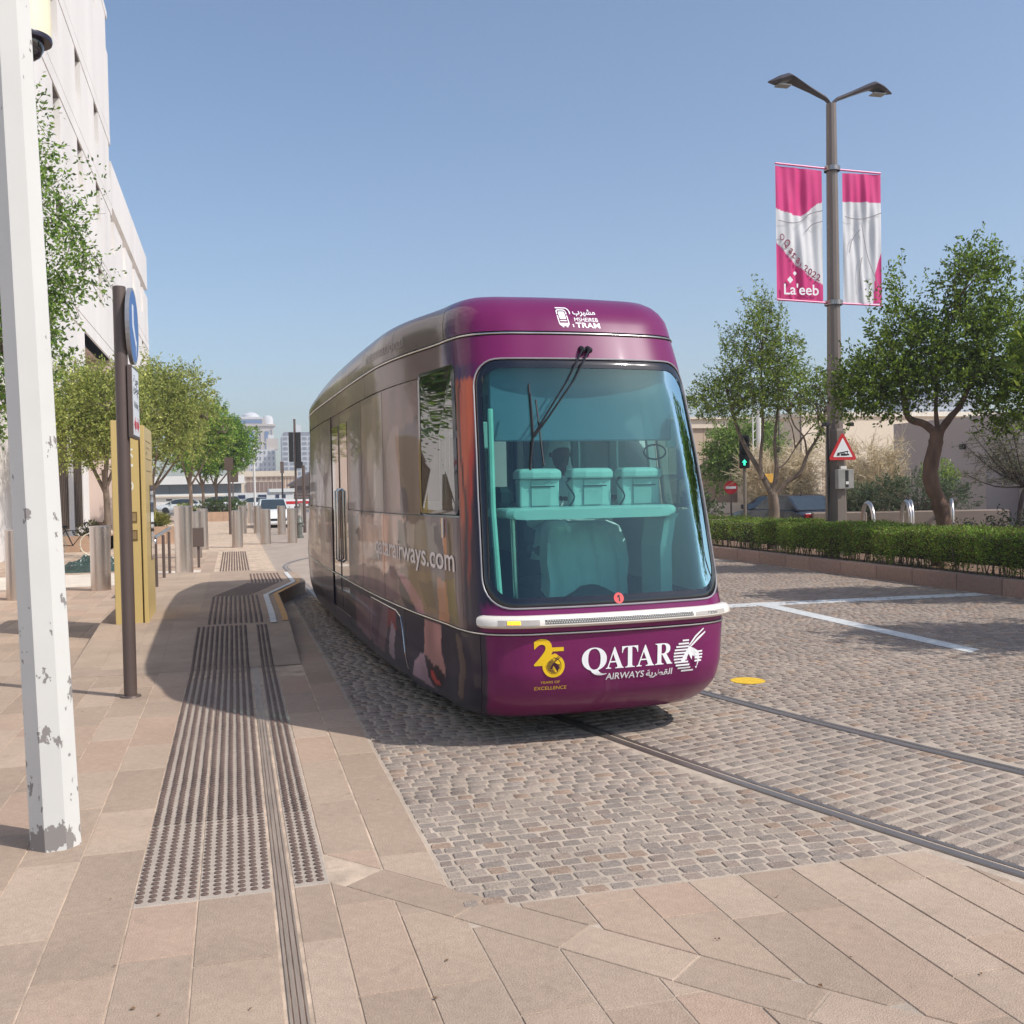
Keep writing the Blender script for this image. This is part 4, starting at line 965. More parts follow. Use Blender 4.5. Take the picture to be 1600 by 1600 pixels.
# ---- driver
drv = thing('person', 'tram driver in white robe and white headcloth seated behind the windscreen', 'person', TO+Vector((0, 0, .10)), TH)
m_skin = mat('skin', lin((140,98,74)), .55, var=.05); m_robe = mat('white_robe', lin((244,244,242)), .85, var=.04, bump=.3, bscale=12)
def skin_body(name, J, E_, mats, parent, sub=2, mods=None):
    me = bpy.data.meshes.new(name); me.from_pydata([j[0] for j in J], E_, []); o = link(name, me, parent, mats)
    sk_ = o.modifiers.new('skin', 'SKIN'); me.skin_vertices if me.skin_vertices else None
    if not me.skin_vertices:
        bpy.context.view_layer.objects.active = o
    for i, j in enumerate(J): v = me.skin_vertices[0].data[i]; v.radius = (j[1], j[2] if len(j) > 2 else j[1]); v.use_root = (i == 0)
    sk_.use_smooth_shade = True; sb = o.modifiers.new('sub', 'SUBSURF'); sb.levels = sub; sb.render_levels = sub; return o
cx_ = .2
def ering(cx, cy, z, rx, ry, n=20, wob=0, ph=0): return [Vector((cx+rx*math.cos(2*PI*k/n)*(1+wob*math.sin(5*2*PI*k/n+ph)), cy+ry*math.sin(2*PI*k/n)*(1+wob*math.cos(4*2*PI*k/n+ph)), z)) for k in range(n)]
hd = MB()
hd.rings([ering(cx_, 1.66+dy, z, rx, ry) for z, rx, ry, dy in ((1.70, .055, .055, .03), (1.79, .055, .058, .02), (1.82, .045, .06, -.01), (1.835, .058, .08, -.01), (1.87, .068, .09, 0), (1.91, .074, .095, 0), (1.95, .077, .098, .0), (1.99, .076, .097, .005), (2.03, .066, .086, .01), (2.06, .035, .05, .01), (2.065, .005, .01, .01))])
hd.rings([[Vector((cx_+x, 1.575+y, z)) for x, y in ((-.014, .02), (.014, .02), (.01, -w), (-.01, -w))] for z, w in ((1.885, .004), (1.895, .016), (1.91, .012), (1.95, .0))])
for s_ in (-1, 1):
    hd.lathe([(.0, -.02), (.02, -.012), (.026, 0), (.02, .012), (0, .02)], 10, c=(cx_+s_*.077, 1.67, 1.92), M=Matrix.Rotation(PI/2, 4, 'Y'))
head = hd.build('head', m_skin, drv, smooth=True)
for s_ in (-1, 1): MB().lathe([(0, -.011), (.011, 0), (0, .011)], 8, c=(cx_+s_*.03, 1.582, 1.945)).build('eye', m_black, head, smooth=True)
MB().rings([[Vector((cx_+x, 1.567+.5*abs(x), z)) for x in (-.025, 0, .025)]+[Vector((cx_+x, 1.575, z)) for x in (.02, -.02)] for z in (1.862, 1.870)]).build('mouth', mat('lips', lin((120,60,56)), .5), head)
MB().rings([ering(cx_, 1.655, z, rx, ry)[:11] if False else ering(cx_, 1.665+dy, z, rx, ry) for z, rx, ry, dy in ((1.74, .16, .07, .06), (1.84, .12, .065, .06), (1.92, .10, .075, .045), (1.975, .092, .105, .005), (2.03, .084, .10, .005), (2.075, .055, .07, .01), (2.085, .01, .02, .01))]).build('headcloth', m_robe, drv, smooth=True)
tb = MB()
tb.rings([ering(cx_, 1.66+dy, z, rx, ry, 24, .02, z*7) for z, rx, ry, dy in ((1.06, .27, .2, 0), (1.2, .24, .17, 0), (1.35, .22, .14, 0), (1.5, .225, .13, 0), (1.64, .23, .115, .0), (1.70, .17, .09, .0), (1.745, .07, .07, .01))])
tb.rings([[Vector((cx_+x*w*(1+.02*math.sin(z*23)), u+(-.0+.05*abs(x)**2+.016*math.sin(x*11+z*5)+.01*math.sin(x*23+z*9)), z+dz*math.cos(x*PI/1.0)*.02)) for x in [-1+2*k/28 for k in range(29)]]+[Vector((cx_+x*w*.95, u+.30, z)) for x in [1-2*k/6 for k in range(7)]] for z, u, w, dz in ((1.30, 1.50, .22, 0), (1.37, 1.34, .22, 0), (1.385, 1.18, .24, 0), (1.34, 1.07, .285, 0), (1.24, 1.02, .32, 1), (1.10, 1.0, .335, 1.5), (.96, 1.0, .32, 2), (.84, 1.01, .325, 3))])
robe = tb.build('robe', m_robe, drv, smooth=True)
for s_ in (-1, 1):
    ar = MB(); ar.tube([(cx_+s_*.2, 1.66, 1.64), (cx_+s_*.27, 1.58, 1.5), (cx_+s_*.31, 1.46, 1.38), (cx_+s_*.28, 1.28, 1.45), (cx_+s_*.24, 1.13, 1.53)], [.075, .066, .06, .055, .05], 12); ar.build('sleeve', m_robe, drv, smooth=True)
    hnd = MB(); hx, hy, hz = cx_+s_*.23, 1.06, 1.565; hnd.rings([[Vector((hx+a*.04, hy+.07-.1*t, hz+b*.016)) for a, b in ((-1, -.6), (0, -1), (1, -.6), (1, .6), (0, 1), (-1, .6))] for t in (0, .5, 1)])
    for k in range(4): hnd.tube([(hx-.03+.02*k, hy-.03, hz), (hx-.03+.02*k, hy-.07-.008*(k % 3), hz+.006), (hx-.03+.02*k, hy-.085-.008*(k % 3), hz-.02)], [.0095, .0085, .006], 6)
    hnd.tube([(hx-s_*.03, hy+.02, hz), (hx-s_*.06, hy-.01, hz), (hx-s_*.065, hy-.04, hz-.01)], [.012, .01, .007], 6); hnd.build('hand', m_skin, drv, smooth=True)
    MB().tube([(cx_+s_*.15, 1.12, 1.1), (cx_+s_*.15, 1.12, .7), (cx_+s_*.15, 1.12, .38)], .05, 10).tube([(cx_+s_*.15, 1.15, .32), (cx_+s_*.16, .93, .30)], [.045, .035], 8).build('leg', m_skin, drv, smooth=True)
# ================================================================== VEGETATION
def lin3(c): return np.array(lin(c))
def leafmesh(name, P, D, size, cols, m, parent, seed=0, kind=None, aspect=.5, fold=.25):
    """P leaf positions, D rough outward directions, one bent two-quad leaf each"""
    r = np.random.default_rng(seed); n = len(P); P = np.asarray(P); D = np.asarray(D)
    d = D+r.normal(0, .55, (n, 3)); d /= np.linalg.norm(d, axis=1)[:, None]
    a = r.normal(0, 1, (n, 3)); a[:, 2] *= .45; w = np.cross(d, a); w /= np.linalg.norm(w, axis=1)[:, None]+1e-9
    nn = np.cross(w, d); s = size*r.uniform(.65, 1.3, (n, 1)); b = P; t = P+d*s; mid = P+d*s*.5+nn*s*fold*.3
    L_, R_ = mid+w*s*aspect*.5-nn*s*.1, mid-w*s*aspect*.5-nn*s*.1
    V = np.stack([b, L_, t, R_, mid], 1).reshape(-1, 3); i = np.arange(n)[:, None]*5
    F = np.concatenate([i+np.array([[0, 1, 4]]), i+np.array([[1, 2, 4]]), i+np.array([[2, 3, 4]]), i+np.array([[3, 0, 4]])], 1).reshape(-1, 3) if False else np.stack([i+np.array([0, 1, 2, 4]), i+np.array([0, 4, 2, 3])], 1).reshape(-1, 4)
    C = 1.75*np.array([lin(c) for c in cols])[r.integers(0, len(cols), n)]*r.uniform(.5, 1.45, (n, 1))
    return npmesh(name, V, F, m, parent, np.repeat(C, 2, 0), kind)
m_leaf = mat('leaf', (1,1,1), .38, var=.08, attr='tint', trans=.48, spec=.3)
m_bark = mat('bark_grey', lin((118,102,88)), .9, var=.3, scale=9, bump=.8, bscale=30, stretch=(1,1,.3), detail=8)
m_barkb = mat('bark_brown', lin((104,80,66)), .9, var=.4, scale=7, bump=.9, bscale=22, stretch=(1,1,.35), detail=8)
m_twig = mat('twig', lin((112,98,84)), .9, var=.2)
def limb(mb, P, r0, r1, n=9, k=5, rough=0):
    Q = cr_pts(P, k); R = [r0+(r1-r0)*(i/(len(Q)-1))**.8 for i in range(len(Q))]
    if rough: R = [r*(1+random.uniform(-rough, rough)) for r in R]
    mb.tube(Q, R, n)
def crown(lobes, nleaf, twig, seed, shoots=(), leaf_n=9, up_bias=.35):
    """leaves gathered on short twigs spread through the lobes; returns P, D, twig segments"""
    r = np.random.default_rng(seed); P = []; D = []; T = []
    vol = np.array([a[3]*a[4]*a[5] for a in lobes]); vol = vol**.8; vol /= vol.sum(); nt = nleaf//leaf_n
    which = r.choice(len(lobes), nt, p=vol)
    for w in which:
        cx, cy, cz, rx, ry, rz = lobes[w]; d = r.normal(0, 1, 3); d /= np.linalg.norm(d); q = r.uniform(.12, 1)**.42
        c = np.array([cx, cy, cz])+d*q*np.array([rx, ry, rz])*(1+.16*math.sin(d[0]*7+w)+.12*math.sin(d[2]*9+d[1]*6))
        v = d*.8+r.normal(0, .5, 3)+np.array([0, 0, up_bias]); v /= np.linalg.norm(v); L_ = twig*r.uniform(.6, 1.5)
        for k in range(leaf_n):
            t = (k+.5)/leaf_n; P.append(c+v*L_*t+r.normal(0, twig*.09, 3)); D.append(v+r.normal(0, .7, 3))
        T.append((c-v*L_*.4, c+v*L_))
    for (x, y, z, dx, dy, dz, L_) in shoots:
        v = np.array([dx, dy, dz]); v = v/np.linalg.norm(v); k = int(L_/.05); c = np.array([x, y, z]); T.append((c, c+v*L_))
        for i in range(k):
            t = i/k
            for j in range(3 if t < .8 else 2): P.append(c+v*L_*t+r.normal(0, .035, 3)); D.append(v*.5+r.normal(0, .8, 3))
    return np.array(P), np.array(D), T
def tree(name, label, base, limbs, lobes, nleaf, leaf, cols, bark, group=None, twig=.22, shoots=(), seed=1, branches=30, up=.35, tw_r=.004, cat='tree', n_tw=600, rough=0):
    t = thing(name, label, cat, base, 0, group); mb = MB(); ends = []
    for li, (P_, r0, r1) in enumerate(limbs):
        limb(mb, P_, r0, r1, 12 if r0 > .08 else 8, rough=rough)
        if li: ends += [Vector(p) for p in cr_pts(P_, 3)[len(P_)*2:]]
    P, D, T = crown(lobes, nleaf, twig, seed, shoots, up_bias=up); rr = random.Random(seed)
    for i in range(branches):                                # branches from the limbs out to the foliage
        e = rr.choice(ends); tg = min((Vector(T[rr.randrange(len(T))][0]) for _ in range(7)), key=lambda v: (v-e).length+(4 if v.z < e.z else 0)); 
        if (tg-e).length > .9: tg = e+(tg-e).normalized()*.9
        m_ = e.lerp(tg, .5)+Vector((rr.uniform(-.12, .12), rr.uniform(-.12, .12), rr.uniform(-.05, .2))); limb(mb, [e, m_, tg], .022, .006, 6, 3)
    mb.build('trunk', bark, t, smooth=True)
    tw = MB()
    for a, b in T[::max(1, len(T)//n_tw)]: tw.tube([a, b], [tw_r, tw_r*.5], 4, cap=False)
    tw.build('twig', m_twig, t, kind='stuff')
    leafmesh('crown', P, D, leaf, cols, m_leaf, t, seed); return t
GREEN = [(92,112,40), (106,126,46), (80,100,38), (118,136,54), (72,88,36), (130,142,60), (98,114,46)]
OLIVE = [(124,132,66), (142,146,78), (108,118,58), (156,158,92), (96,106,52), (132,138,70)]
BRIGHT = [(92,122,44), (112,140,52), (78,106,40), (128,152,62), (68,94,38)]
# tree beside the lamp post (light, open crown)
rs = random.Random(3)
T1 = (12.7, 22.45, .14)
L1 = [([(0,0,-.1),(.02,0,.45),(.04,0,.95),(.0,0,1.35)], .16, .12), ([(0,0,1.3),(-.10,.15,1.65),(-.18,.4,2.0),(-.32,.8,2.6),(-.5,1.0,3.3),(-.7,1.0,4.1)], .095, .03),
      ([(-.2,.15,1.7),(-.2,.2,2.2),(-.12,.2,3.0),(-.15,.2,4.0),(-.1,.2,5.2)], .06, .015), ([(0,0,1.35),(.12,0,1.9),(.14,.1,2.6),(.22,.1,3.3),(.3,.1,4.0)], .07, .02),
      ([(.02,0,1.25),(.3,-.1,1.6),(.62,-.25,1.85),(.8,-.3,2.3),(1.05,-.45,2.8),(1.2,-.5,3.4)], .08, .02), ([(.78,-.3,2.25),(.7,-.3,2.7),(.5,-.2,3.0),(.35,-.2,3.4)], .03, .012), ([(.12,0,1.95),(.35,-.05,2.1),(.55,-.15,2.45)], .03, .01)]
B1 = [(-.95,.5,3.75,.8,.8,.5), (-1.4,.7,3.6,.55,.55,.38), (-.1,.1,4.2,.8,.8,.65), (.45,-.1,3.9,.85,.8,.6), (-.2,.1,5.2,.42,.45,.6), (-.15,.1,5.75,.3,.35,.45), (-.6,.3,5.0,.4,.4,.4), (1.15,-.4,3.5,.55,.6,.55), (.35,0,4.8,.45,.5,.4), (-.75,.3,4.6,.45,.45,.45), (1.25,-.5,2.85,.32,.35,.35), (-.3,.1,3.55,.6,.6,.3), (1.5,-.5,4.0,.4,.5,.4)]
S1 = [(-.2+rs.uniform(-.8, .8), .1+rs.uniform(-.5, .5), 5.0+rs.uniform(-.6, .5), rs.uniform(-.25, .25), rs.uniform(-.2, .2), 1, rs.uniform(.6, 1.4)) for _ in range(26)]+[(-1.1, .4, 3.6+.2*k, -.9, .1, .3+.1*k, .6) for k in range(4)]
tree('street_tree', 'open leafy tree with forking trunks behind the hedge, left of the banner lamp post', T1, L1, B1, 21000, .068, GREEN+[(132,138,84)], m_bark, 'trees in the hedge bed', .2, S1, 21, 55, n_tw=900)
# dense tree right of the lamp post
T2 = (12.7, 16.35, .14)
L2 = [([(0,0,-.1),(.03,0,.35),(.1,-.02,.75),(.02,0,1.15),(-.12,.02,1.5),(-.16,.02,1.8),(-.06,.0,2.25),(-.02,0,2.5)], .16, .125), ([(-.02,0,2.45),(-.2,.12,2.65),(-.42,.3,2.8),(-.48,.35,3.3),(-.6,.4,3.8)], .09, .04), ([(0,0,2.45),(.18,-.1,2.75),(.35,-.2,3.0),(.6,-.3,3.6)], .085, .035), ([(.0,0,2.5),(.0,.05,3.0),(.1,.05,3.9),(.5,0,5.0)], .05, .015)]
B2 = [(-.9,.5,3.55,.75,.8,.6), (-1.25,.7,3.2,.5,.5,.45), (-.6,.4,3.0,.4,.4,.25), (-.2,.3,3.9,.8,.8,.7), (.5,0,4.2,.9,.9,.8), (1.1,-.4,4.0,.9,.9,.9), (.7,-.2,5.1,.6,.6,.7), (.75,-.2,5.6,.4,.4,.45), (1.5,-.7,3.3,.7,.8,.75), (-1.1,.7,3.5,.45,.5,.45), (1.0,-.6,2.9,.6,.6,.5), (.2,0,3.5,.8,.8,.5), (2.0,-1.0,4.1,.7,.8,.8), (-.5,.4,4.5,.5,.5,.35)]
S2 = [(-.3+rs.uniform(-.8, .5), .3+rs.uniform(-.3, .3), 4.6+rs.uniform(-.2, .2), rs.uniform(-.12, .12), rs.uniform(-.1, .1), 1, rs.uniform(.6, 1.2)) for _ in range(16)]+[(1.5+rs.uniform(-.6, .8), -.7, 4.8+rs.uniform(-.2, .3), rs.uniform(-.1, .1), 0, 1, rs.uniform(.6, 1.1)) for _ in range(10)]+[(.7+rs.uniform(-.25, .25), -.2, 5.5, rs.uniform(-.15, .15), 0, 1, rs.uniform(.3, .7)) for _ in range(5)]
tree('street_tree', 'dense dark tree with one crooked brown trunk right of the banner lamp post', T2, L2, B2, 42000, .074, [(88,106,36), (104,122,42), (74,90,34), (118,136,50), (64,80,32)], m_barkb, 'trees in the hedge bed', .2, S2, 22, 45, n_tw=900, rough=.07)
# two more of the row nearer the camera, out of the picture on the right: their shade lies on the road
for k, (bx, by, sc, lb_) in enumerate(((12.4, 11.0, 1.0, 'dense tree of the hedge bed standing just outside the right edge of the picture'), (11.6, 6.4, 1.1, 'nearest tree of the hedge bed, outside the picture, shading the long white line'))):
    tree('street_tree', lb_, (bx, by, .14), L2, [(a*sc, b*sc, c*sc, d*sc*1.15, e*sc*1.2, f*sc) for a, b, c, d, e, f in B2], 20000, .12, GREEN, m_barkb, 'trees in the hedge bed', .2, (), 30+k, 20, n_tw=100)
tree('street_tree', 'small leafy tree behind the open tree and the traffic signals', (19.2, 36, 0), [([(0,0,-.2),(.05,0,1),(.0,0,1.6)], .1, .07), ([(0,0,1.5),(-.3,0,2.1),(-.5,0,3)], .06, .02), ([(0,0,1.5),(.3,0,2.2),(.5,.0,3.1)], .06, .02)],
     [(0,0,3.2,1.2,1.2,1.1), (-.8,0,2.9,.8,.8,.9), (.7,0,3.3,.8,.8,.8), (-1.1,.1,2.2,.5,.5,.7), (.2,0,2.3,.7,.7,.6)], 17000, .11, [(112,132,62), (96,118,54), (130,146,76), (84,102,50)], m_bark, None, .3, (), 23, 25, n_tw=200, up=-.1)
# big tree on the left behind the white pole
TB = (-2.45, 14.4, 0)
LB = [([(0,0,-.1),(.03,.1,1.2),(.02,.1,2.4)], .13, .09), ([(0,.1,2.4),(.05,-.2,3.2),(.1,-.4,4.2),(.15,-.5,5.0)], .05, .012), ([(0,.1,2.4),(-.3,.2,3.4),(-.8,.3,4.8)], .06, .015), ([(0,.1,2.5),(-.1,.1,4),(-.1,.2,6)], .05, .012)]
BB = [(.2,-.5,4.6,.72,.8,.5), (-.3,0,3.6,.6,.8,.6), (-.6,.1,3.0,.5,.6,.4), (.1,-.4,5.35,.55,.7,.35), (-.2,0,4.3,.6,.8,.5), (-.8,.2,4.9,.9,.9,.9), (-.3,0,5.9,.7,.8,.5), (-1.3,.3,5.3,.9,.9,1.0), (-.1,-.2,6.5,.4,.6,.4), (.05,-.5,3.9,.38,.5,.28), (-1.1,.2,4.0,.8,.8,.6)]
SB = [(.35,-.5,4.5+.25*k,1,-.1,.12+.25*rs.random()-.25,.45+.3*rs.random()) for k in range(7)]+[(.1,-.4,3.75,.9,0,-.3,.4), (-.1,-.3,6.6,.2,0,1,.5), (0,-.3,6.9,.5,0,.6,.3)]
tree('street_tree', 'tall leafy tree behind the peeling white pole, its branches reaching over the sign', TB, LB, BB, 30000, .062, [(96,122,52), (112,136,58), (82,104,46), (124,146,72), (70,92,44)], m_bark, 'trees along the left pavement', .24, SB, 24, 12, n_tw=700, up=.1)
# row of planter trees on the left
def small_tree(lab, bx, by, z0, h0, R, H_, cols, seed, n, leaf, lean=0, spread=1.0):
    q = random.Random(seed); lm = [([(0,0,-.1),(.05,0,h0*.5),(0,0,h0)], .1, .08)]
    for k in range(4):
        a = 2*PI*k/4+q.uniform(-.4, .4); lm.append(([(0,0,h0*.75),(math.cos(a)*R*.25+lean*.4, math.sin(a)*R*.25, h0*1.15),(math.cos(a)*R*.5+lean, math.sin(a)*R*.5, h0*1.7),(math.cos(a)*R*.7+lean, math.sin(a)*R*.7, h0+H_*.5)], .06, .015))
    lb = [(lean+q.uniform(-.55, .55)*R, q.uniform(-.55, .55)*R, h0+H_*(.32+.4*q.random()), R*q.uniform(.42, .6), R*q.uniform(.42, .6), H_*q.uniform(.22, .34)) for _ in range(10)]+[(lean, 0, h0+H_*.5, R*.75, R*.75, H_*.42)]
    sh = [(lean+q.uniform(-.6, .6)*R, q.uniform(-.5, .5)*R, h0+H_*.8, q.uniform(-.6, .6), q.uniform(-.3, .3), 1, q.uniform(.3, .8)) for _ in range(10)]
    tree('street_tree', lab, (bx, by, z0), lm, lb, n, leaf, cols, m_bark, 'trees along the left pavement', .28, sh, seed, 20, n_tw=250, up=.15)
small_tree('olive green tree left of the yellow pylon, in front of the stone building', -3.5, 31, 0, 2.5, 1.65, 3.2, OLIVE, 41, 30000, .085, -.1)
small_tree('olive green tree just right of the yellow pylon with a thin leaning trunk', -3.0, 41.5, 0, 2.5, 2.0, 4.4, OLIVE, 42, 30000, .10, .7)
small_tree('bright green rounded tree between the olive tree and the many stemmed one', -2.1, 54, 0, 2.8, 2.0, 4.0, BRIGHT+OLIVE[:2], 43, 24000, .13, .5)
small_tree('bright green tree with many thin stems rising from the long stone planter', -1.1, 69, .5, 2.2, 2.1, 4.2, BRIGHT, 44, 26000, .15, .5)
small_tree('bright green tree with a dark slanting stem at the left end of the long planter', -1.9, 68.6, .5, 2.2, 1.7, 3.8, BRIGHT, 45, 15000, .15, -.3)
# ---- hedge
hg = thing('hedge', 'long clipped green hedge on bare stems behind the granite kerb', 'hedge', (12.1, 20, .14))
n = 130000; hx = RNG.uniform(0, 1, n); sel = RNG.random(n); P = np.zeros((n, 3)); D = np.zeros((n, 3))
yy = RNG.uniform(-14.5, 18, n)**1.0; yy = np.where(RNG.random(n) < .45, RNG.uniform(-12, 1, n), yy)
und = .035*np.sin(yy*2.1)+.03*np.sin(yy*5.3+1)+.02*np.sin(yy*11)
top = sel < .42; side = (sel >= .42) & (sel < .86)
P[:, 1] = yy; P[:, 0] = np.where(top, RNG.uniform(-.62, .62, n), np.where(side, -.62+RNG.normal(0, .035, n)+und, RNG.uniform(-.6, .6, n)))
zt = .72+und*.6; P[:, 2] = np.where(top, zt+RNG.normal(0, .022, n), np.where(side, .06+(zt-.06)*RNG.random(n)**.7, .25+.5*RNG.random(n)))
P[:, 0] += np.where(top & (np.abs(P[:, 0]) > .5), -np.sign(P[:, 0])*.02, 0); D[:, 2] = np.where(top, 1, .35); D[:, 0] = np.where(side, -.9, 0)
keep = ~(side & (P[:, 2] < .20+.09*np.sin(yy*3.7)+.05*np.sin(yy*13)) & (RNG.random(n) < .8)); P, D = P[keep], D[keep]
leafmesh('foliage', P, D, .034, [(96,120,44), (112,136,52), (82,104,40), (126,148,62), (92,98,44), (106,92,52)], m_leaf, hg, 5, None, .6)
sm = MB(); q = random.Random(9)
for k in range(620):
    y = q.uniform(-13, 12) if k < 500 else q.uniform(12, 18); x = q.choice((-.5, -.45, -.3, 0, .3))+q.uniform(-.1, .1); a = q.uniform(-.16, .16)
    sm.tube([(x, y, -.02), (x+q.uniform(-.03, .03), y+a*.5, .2), (x+q.uniform(-.08, .08), y+a, .5)], [.011, .009, .006], 5, cap=False)
sm.build('stem', m_twig, hg, kind='stuff')
cb = MB(); cb.box(-.45, .45, -14, 17.5, .22, .64); cb.build('shade_core', mat('hedge_core_dark', lin((52,50,34)), .95, var=.4, scale=30), hg)  # solid dark box, its colour stands in for shade inside the hedge
# ================================================================== STREET FURNITURE, LEFT
# white peeling octagonal pole
def peeling():
    m = mat('peeling_white_paint', lin((206,204,198)), .45, var=.03, scale=3); nt = m.node_tree; N = nt.nodes; Lk = nt.links.new; b = N['Principled BSDF']
    tc = N.new('ShaderNodeTexCoord'); nz = N.new('ShaderNodeTexNoise'); nz.inputs['Scale'].default_value = 13; nz.inputs['Detail'].default_value = 8; nz.inputs['Roughness'].default_value = .62
    mp = N.new('ShaderNodeMapping'); mp.inputs['Scale'].default_value = (1, 1, .55); mp.inputs['Location'].default_value = (3.3, 1.7, .4); Lk(tc.outputs['Object'], mp.inputs[0]); Lk(mp.outputs[0], nz.inputs[0])
    sp_ = N.new('ShaderNodeSeparateXYZ'); Lk(tc.outputs['Object'], sp_.inputs[0])
    th_ = N.new('ShaderNodeMapRange'); th_.inputs[1].default_value = 0; th_.inputs[2].default_value = 2.3; th_.inputs[3].default_value = .585; th_.inputs[4].default_value = .655; Lk(sp_.outputs[2], th_.inputs[0])
    th2 = N.new('ShaderNodeMapRange'); th2.inputs[1].default_value = .0; th2.inputs[2].default_value = .22; th2.inputs[3].default_value = .10; th2.inputs[4].default_value = 0; Lk(sp_.outputs[2], th2.inputs[0])
    su = N.new('ShaderNodeMath'); su.operation = 'SUBTRACT'; Lk(th_.outputs[0], su.inputs[0]); Lk(th2.outputs[0], su.inputs[1])
    gt_ = N.new('ShaderNodeMath'); gt_.operation = 'GREATER_THAN'; Lk(nz.outputs[0], gt_.inputs[0]); Lk(su.outputs[0], gt_.inputs[1])
    mx = N.new('ShaderNodeMix'); mx.data_type = 'RGBA'; Lk(gt_.outputs[0], mx.inputs[0]); src = b.inputs['Base Color'].links[0].from_socket; Lk(src, mx.inputs[6]); mx.inputs[7].default_value = (*lin((138,132,128)), 1); Lk(mx.outputs[2], b.inputs['Base Color'])
    bp = N.new('ShaderNodeBump'); bp.inputs['Strength'].default_value = .8; bp.inputs['Distance'].default_value = .004; bp.invert = True; Lk(gt_.outputs[0], bp.inputs['Height']); Lk(bp.outputs[0], b.inputs['Normal']); return m
m_peel = peeling()
m_peel.node_tree.nodes; pole = thing('camera_pole', 'thick white octagonal pole with peeling paint at the left edge of the pavement', 'pole', (-.905, 5.56, 0)); pole.rotation_euler = (0, math.radians(-1.45), 0)
MB().lathe([(.128, -.01), (.126, .0), (.108, 4.2), (.102, 5.6)], 8, M=Matrix.Rotation(math.radians(22.5+8), 4, 'Z')).build('shaft', m_peel, pole)
MB().tube([(0, .02, 5.3), (.06, .25, 5.35)], .03, 10).build('bracket', m_white, pole)
cc_ = thing('dome_camera', 'cream housed dark dome security camera hanging high behind the white pole', 'camera', (-.955, 5.72, 4.02))
MB().lathe([(.105, .06), (.118, .07), (.12, .12), (.112, .45), (.08, .62), (.03, .7), (.0, .71)][::1], 32, c=(0, 0, 0)).build('housing', mat('cream_paint', lin((232,222,190)), .4, var=.03), cc_, smooth=True)
MB().lathe([(.0, .05), (.118, .048), (.121, .06), (.105, .064)][:3]+[(.118, .075)], 32).build('rim', mat('camera_rim', lin((36,32,48)), .3), cc_, smooth=True)
MB().lathe([(0, -.045), (.035, -.04), (.062, -.02), (.078, .01), (.082, .05)], 28).build('dome', mat('smoked_dome', lin((34,34,40)), .06, coat=1), cc_, smooth=True)
# traffic sign
sg_ = thing('street_sign', 'brown pole carrying a round blue sign above a white no parking plate', 'sign', (-.905, 9.45, 0))
MB().lathe([(.055, 0), (.055, 3.55), (.05, 3.555), (0, 3.555)], 20).build('post', m_brown, sg_, smooth=True)
MB().lathe([(.09, .0), (.085, .012), (.056, .014)], 20).build('base_plate', m_brown, sg_, smooth=True)
e1 = Vector((.03, .999, 0)).normalized(); nx_ = Vector((e1.y, -e1.x, 0)); Ms = Matrix(((e1.x, 0, nx_.x, .085), (e1.y, 0, nx_.y, .18), (0, 1, 0, 0), (0, 0, 0, 1)))
m_blue = mat('sign_blue', lin((40,92,160)), .35, var=.02); m_sgr = mat('sign_grey', lin((150,150,152)), .35, .4); m_sw_ = mat('sign_white', lin((226,228,230)), .4, var=.02); m_sred = mat('sign_red', lin((190,30,40)), .4, var=.03)
def disc(mb, r, z0, z1, cx=0, cy=0, n=40, M=Ms): return mb.prism([(cx+r*math.cos(2*PI*k/n), cy+r*math.sin(2*PI*k/n)) for k in range(n)], z0, z1, M=M)
rd = disc(MB(), .335, -.022, .012, 0, 3.24).build('round_sign', m_sgr, sg_); disc(MB(), .312, .012, .0135, 0, 3.24).build('face', m_blue, rd)
MB().prism([(-.12, 3.42), (-.12, 3.22), (.10, 3.06), (.10, 2.98), (.16, 3.12), (.10, 3.14), (-.02, 3.26), (-.02, 3.42)][::-1][::1], .0135, .0145, M=Ms).build('symbol', m_sw_, rd)
def bx2(x0, x1, y0, y1, z0, z1, M=Ms, m=m_sw_, nm='plate', pa=sg_, b=0): return MB().box(x0, x1, y0, y1, z0, z1, M=M).build(nm, m, pa, bevel=b)
pl = bx2(-.235, .235, 2.25, 2.88, -.03, .01, m=m_brown, nm='plate_frame', b=.006); bx2(-.21, .21, 2.275, 2.855, .01, .013, nm='plate', pa=pl)
def text3(body, x0, x1, y0, y1, M, z, m, parent, nm='lettering', off=0):
    V, F = textmesh(body, 1, off); V = [M @ Vector((v.x, v.y, z)) for v in fit(V, x0, x1, y0, y1)]; return npoly(nm, V, F, m, parent)
text3('\uFE93\uFEAD\uFEE1', -.15, .15, 2.70, 2.80, Ms, .0145, m_black, pl, off=.02); text3('\uFE91\uFEAE\uFE9F\uFEE1', -.18, .18, 2.615, 2.70, Ms, .0145, m_black, pl, off=.02)
text3('No Parking', -.14, .14, 2.50, 2.575, Ms, .0145, m_black, pl, off=.01)
for s_ in (-1, 1):
    P = [(s_*.02, 2.335), (s_*.09, 2.335), (s_*.07, 2.30), (s_*.18, 2.37), (s_*.07, 2.44), (s_*.09, 2.40), (s_*.02, 2.40)]; P = P if s_ > 0 else P[::-1]
    MB().prism(P, .013, .0145, M=Ms).build('arrow', m_sred, pl)
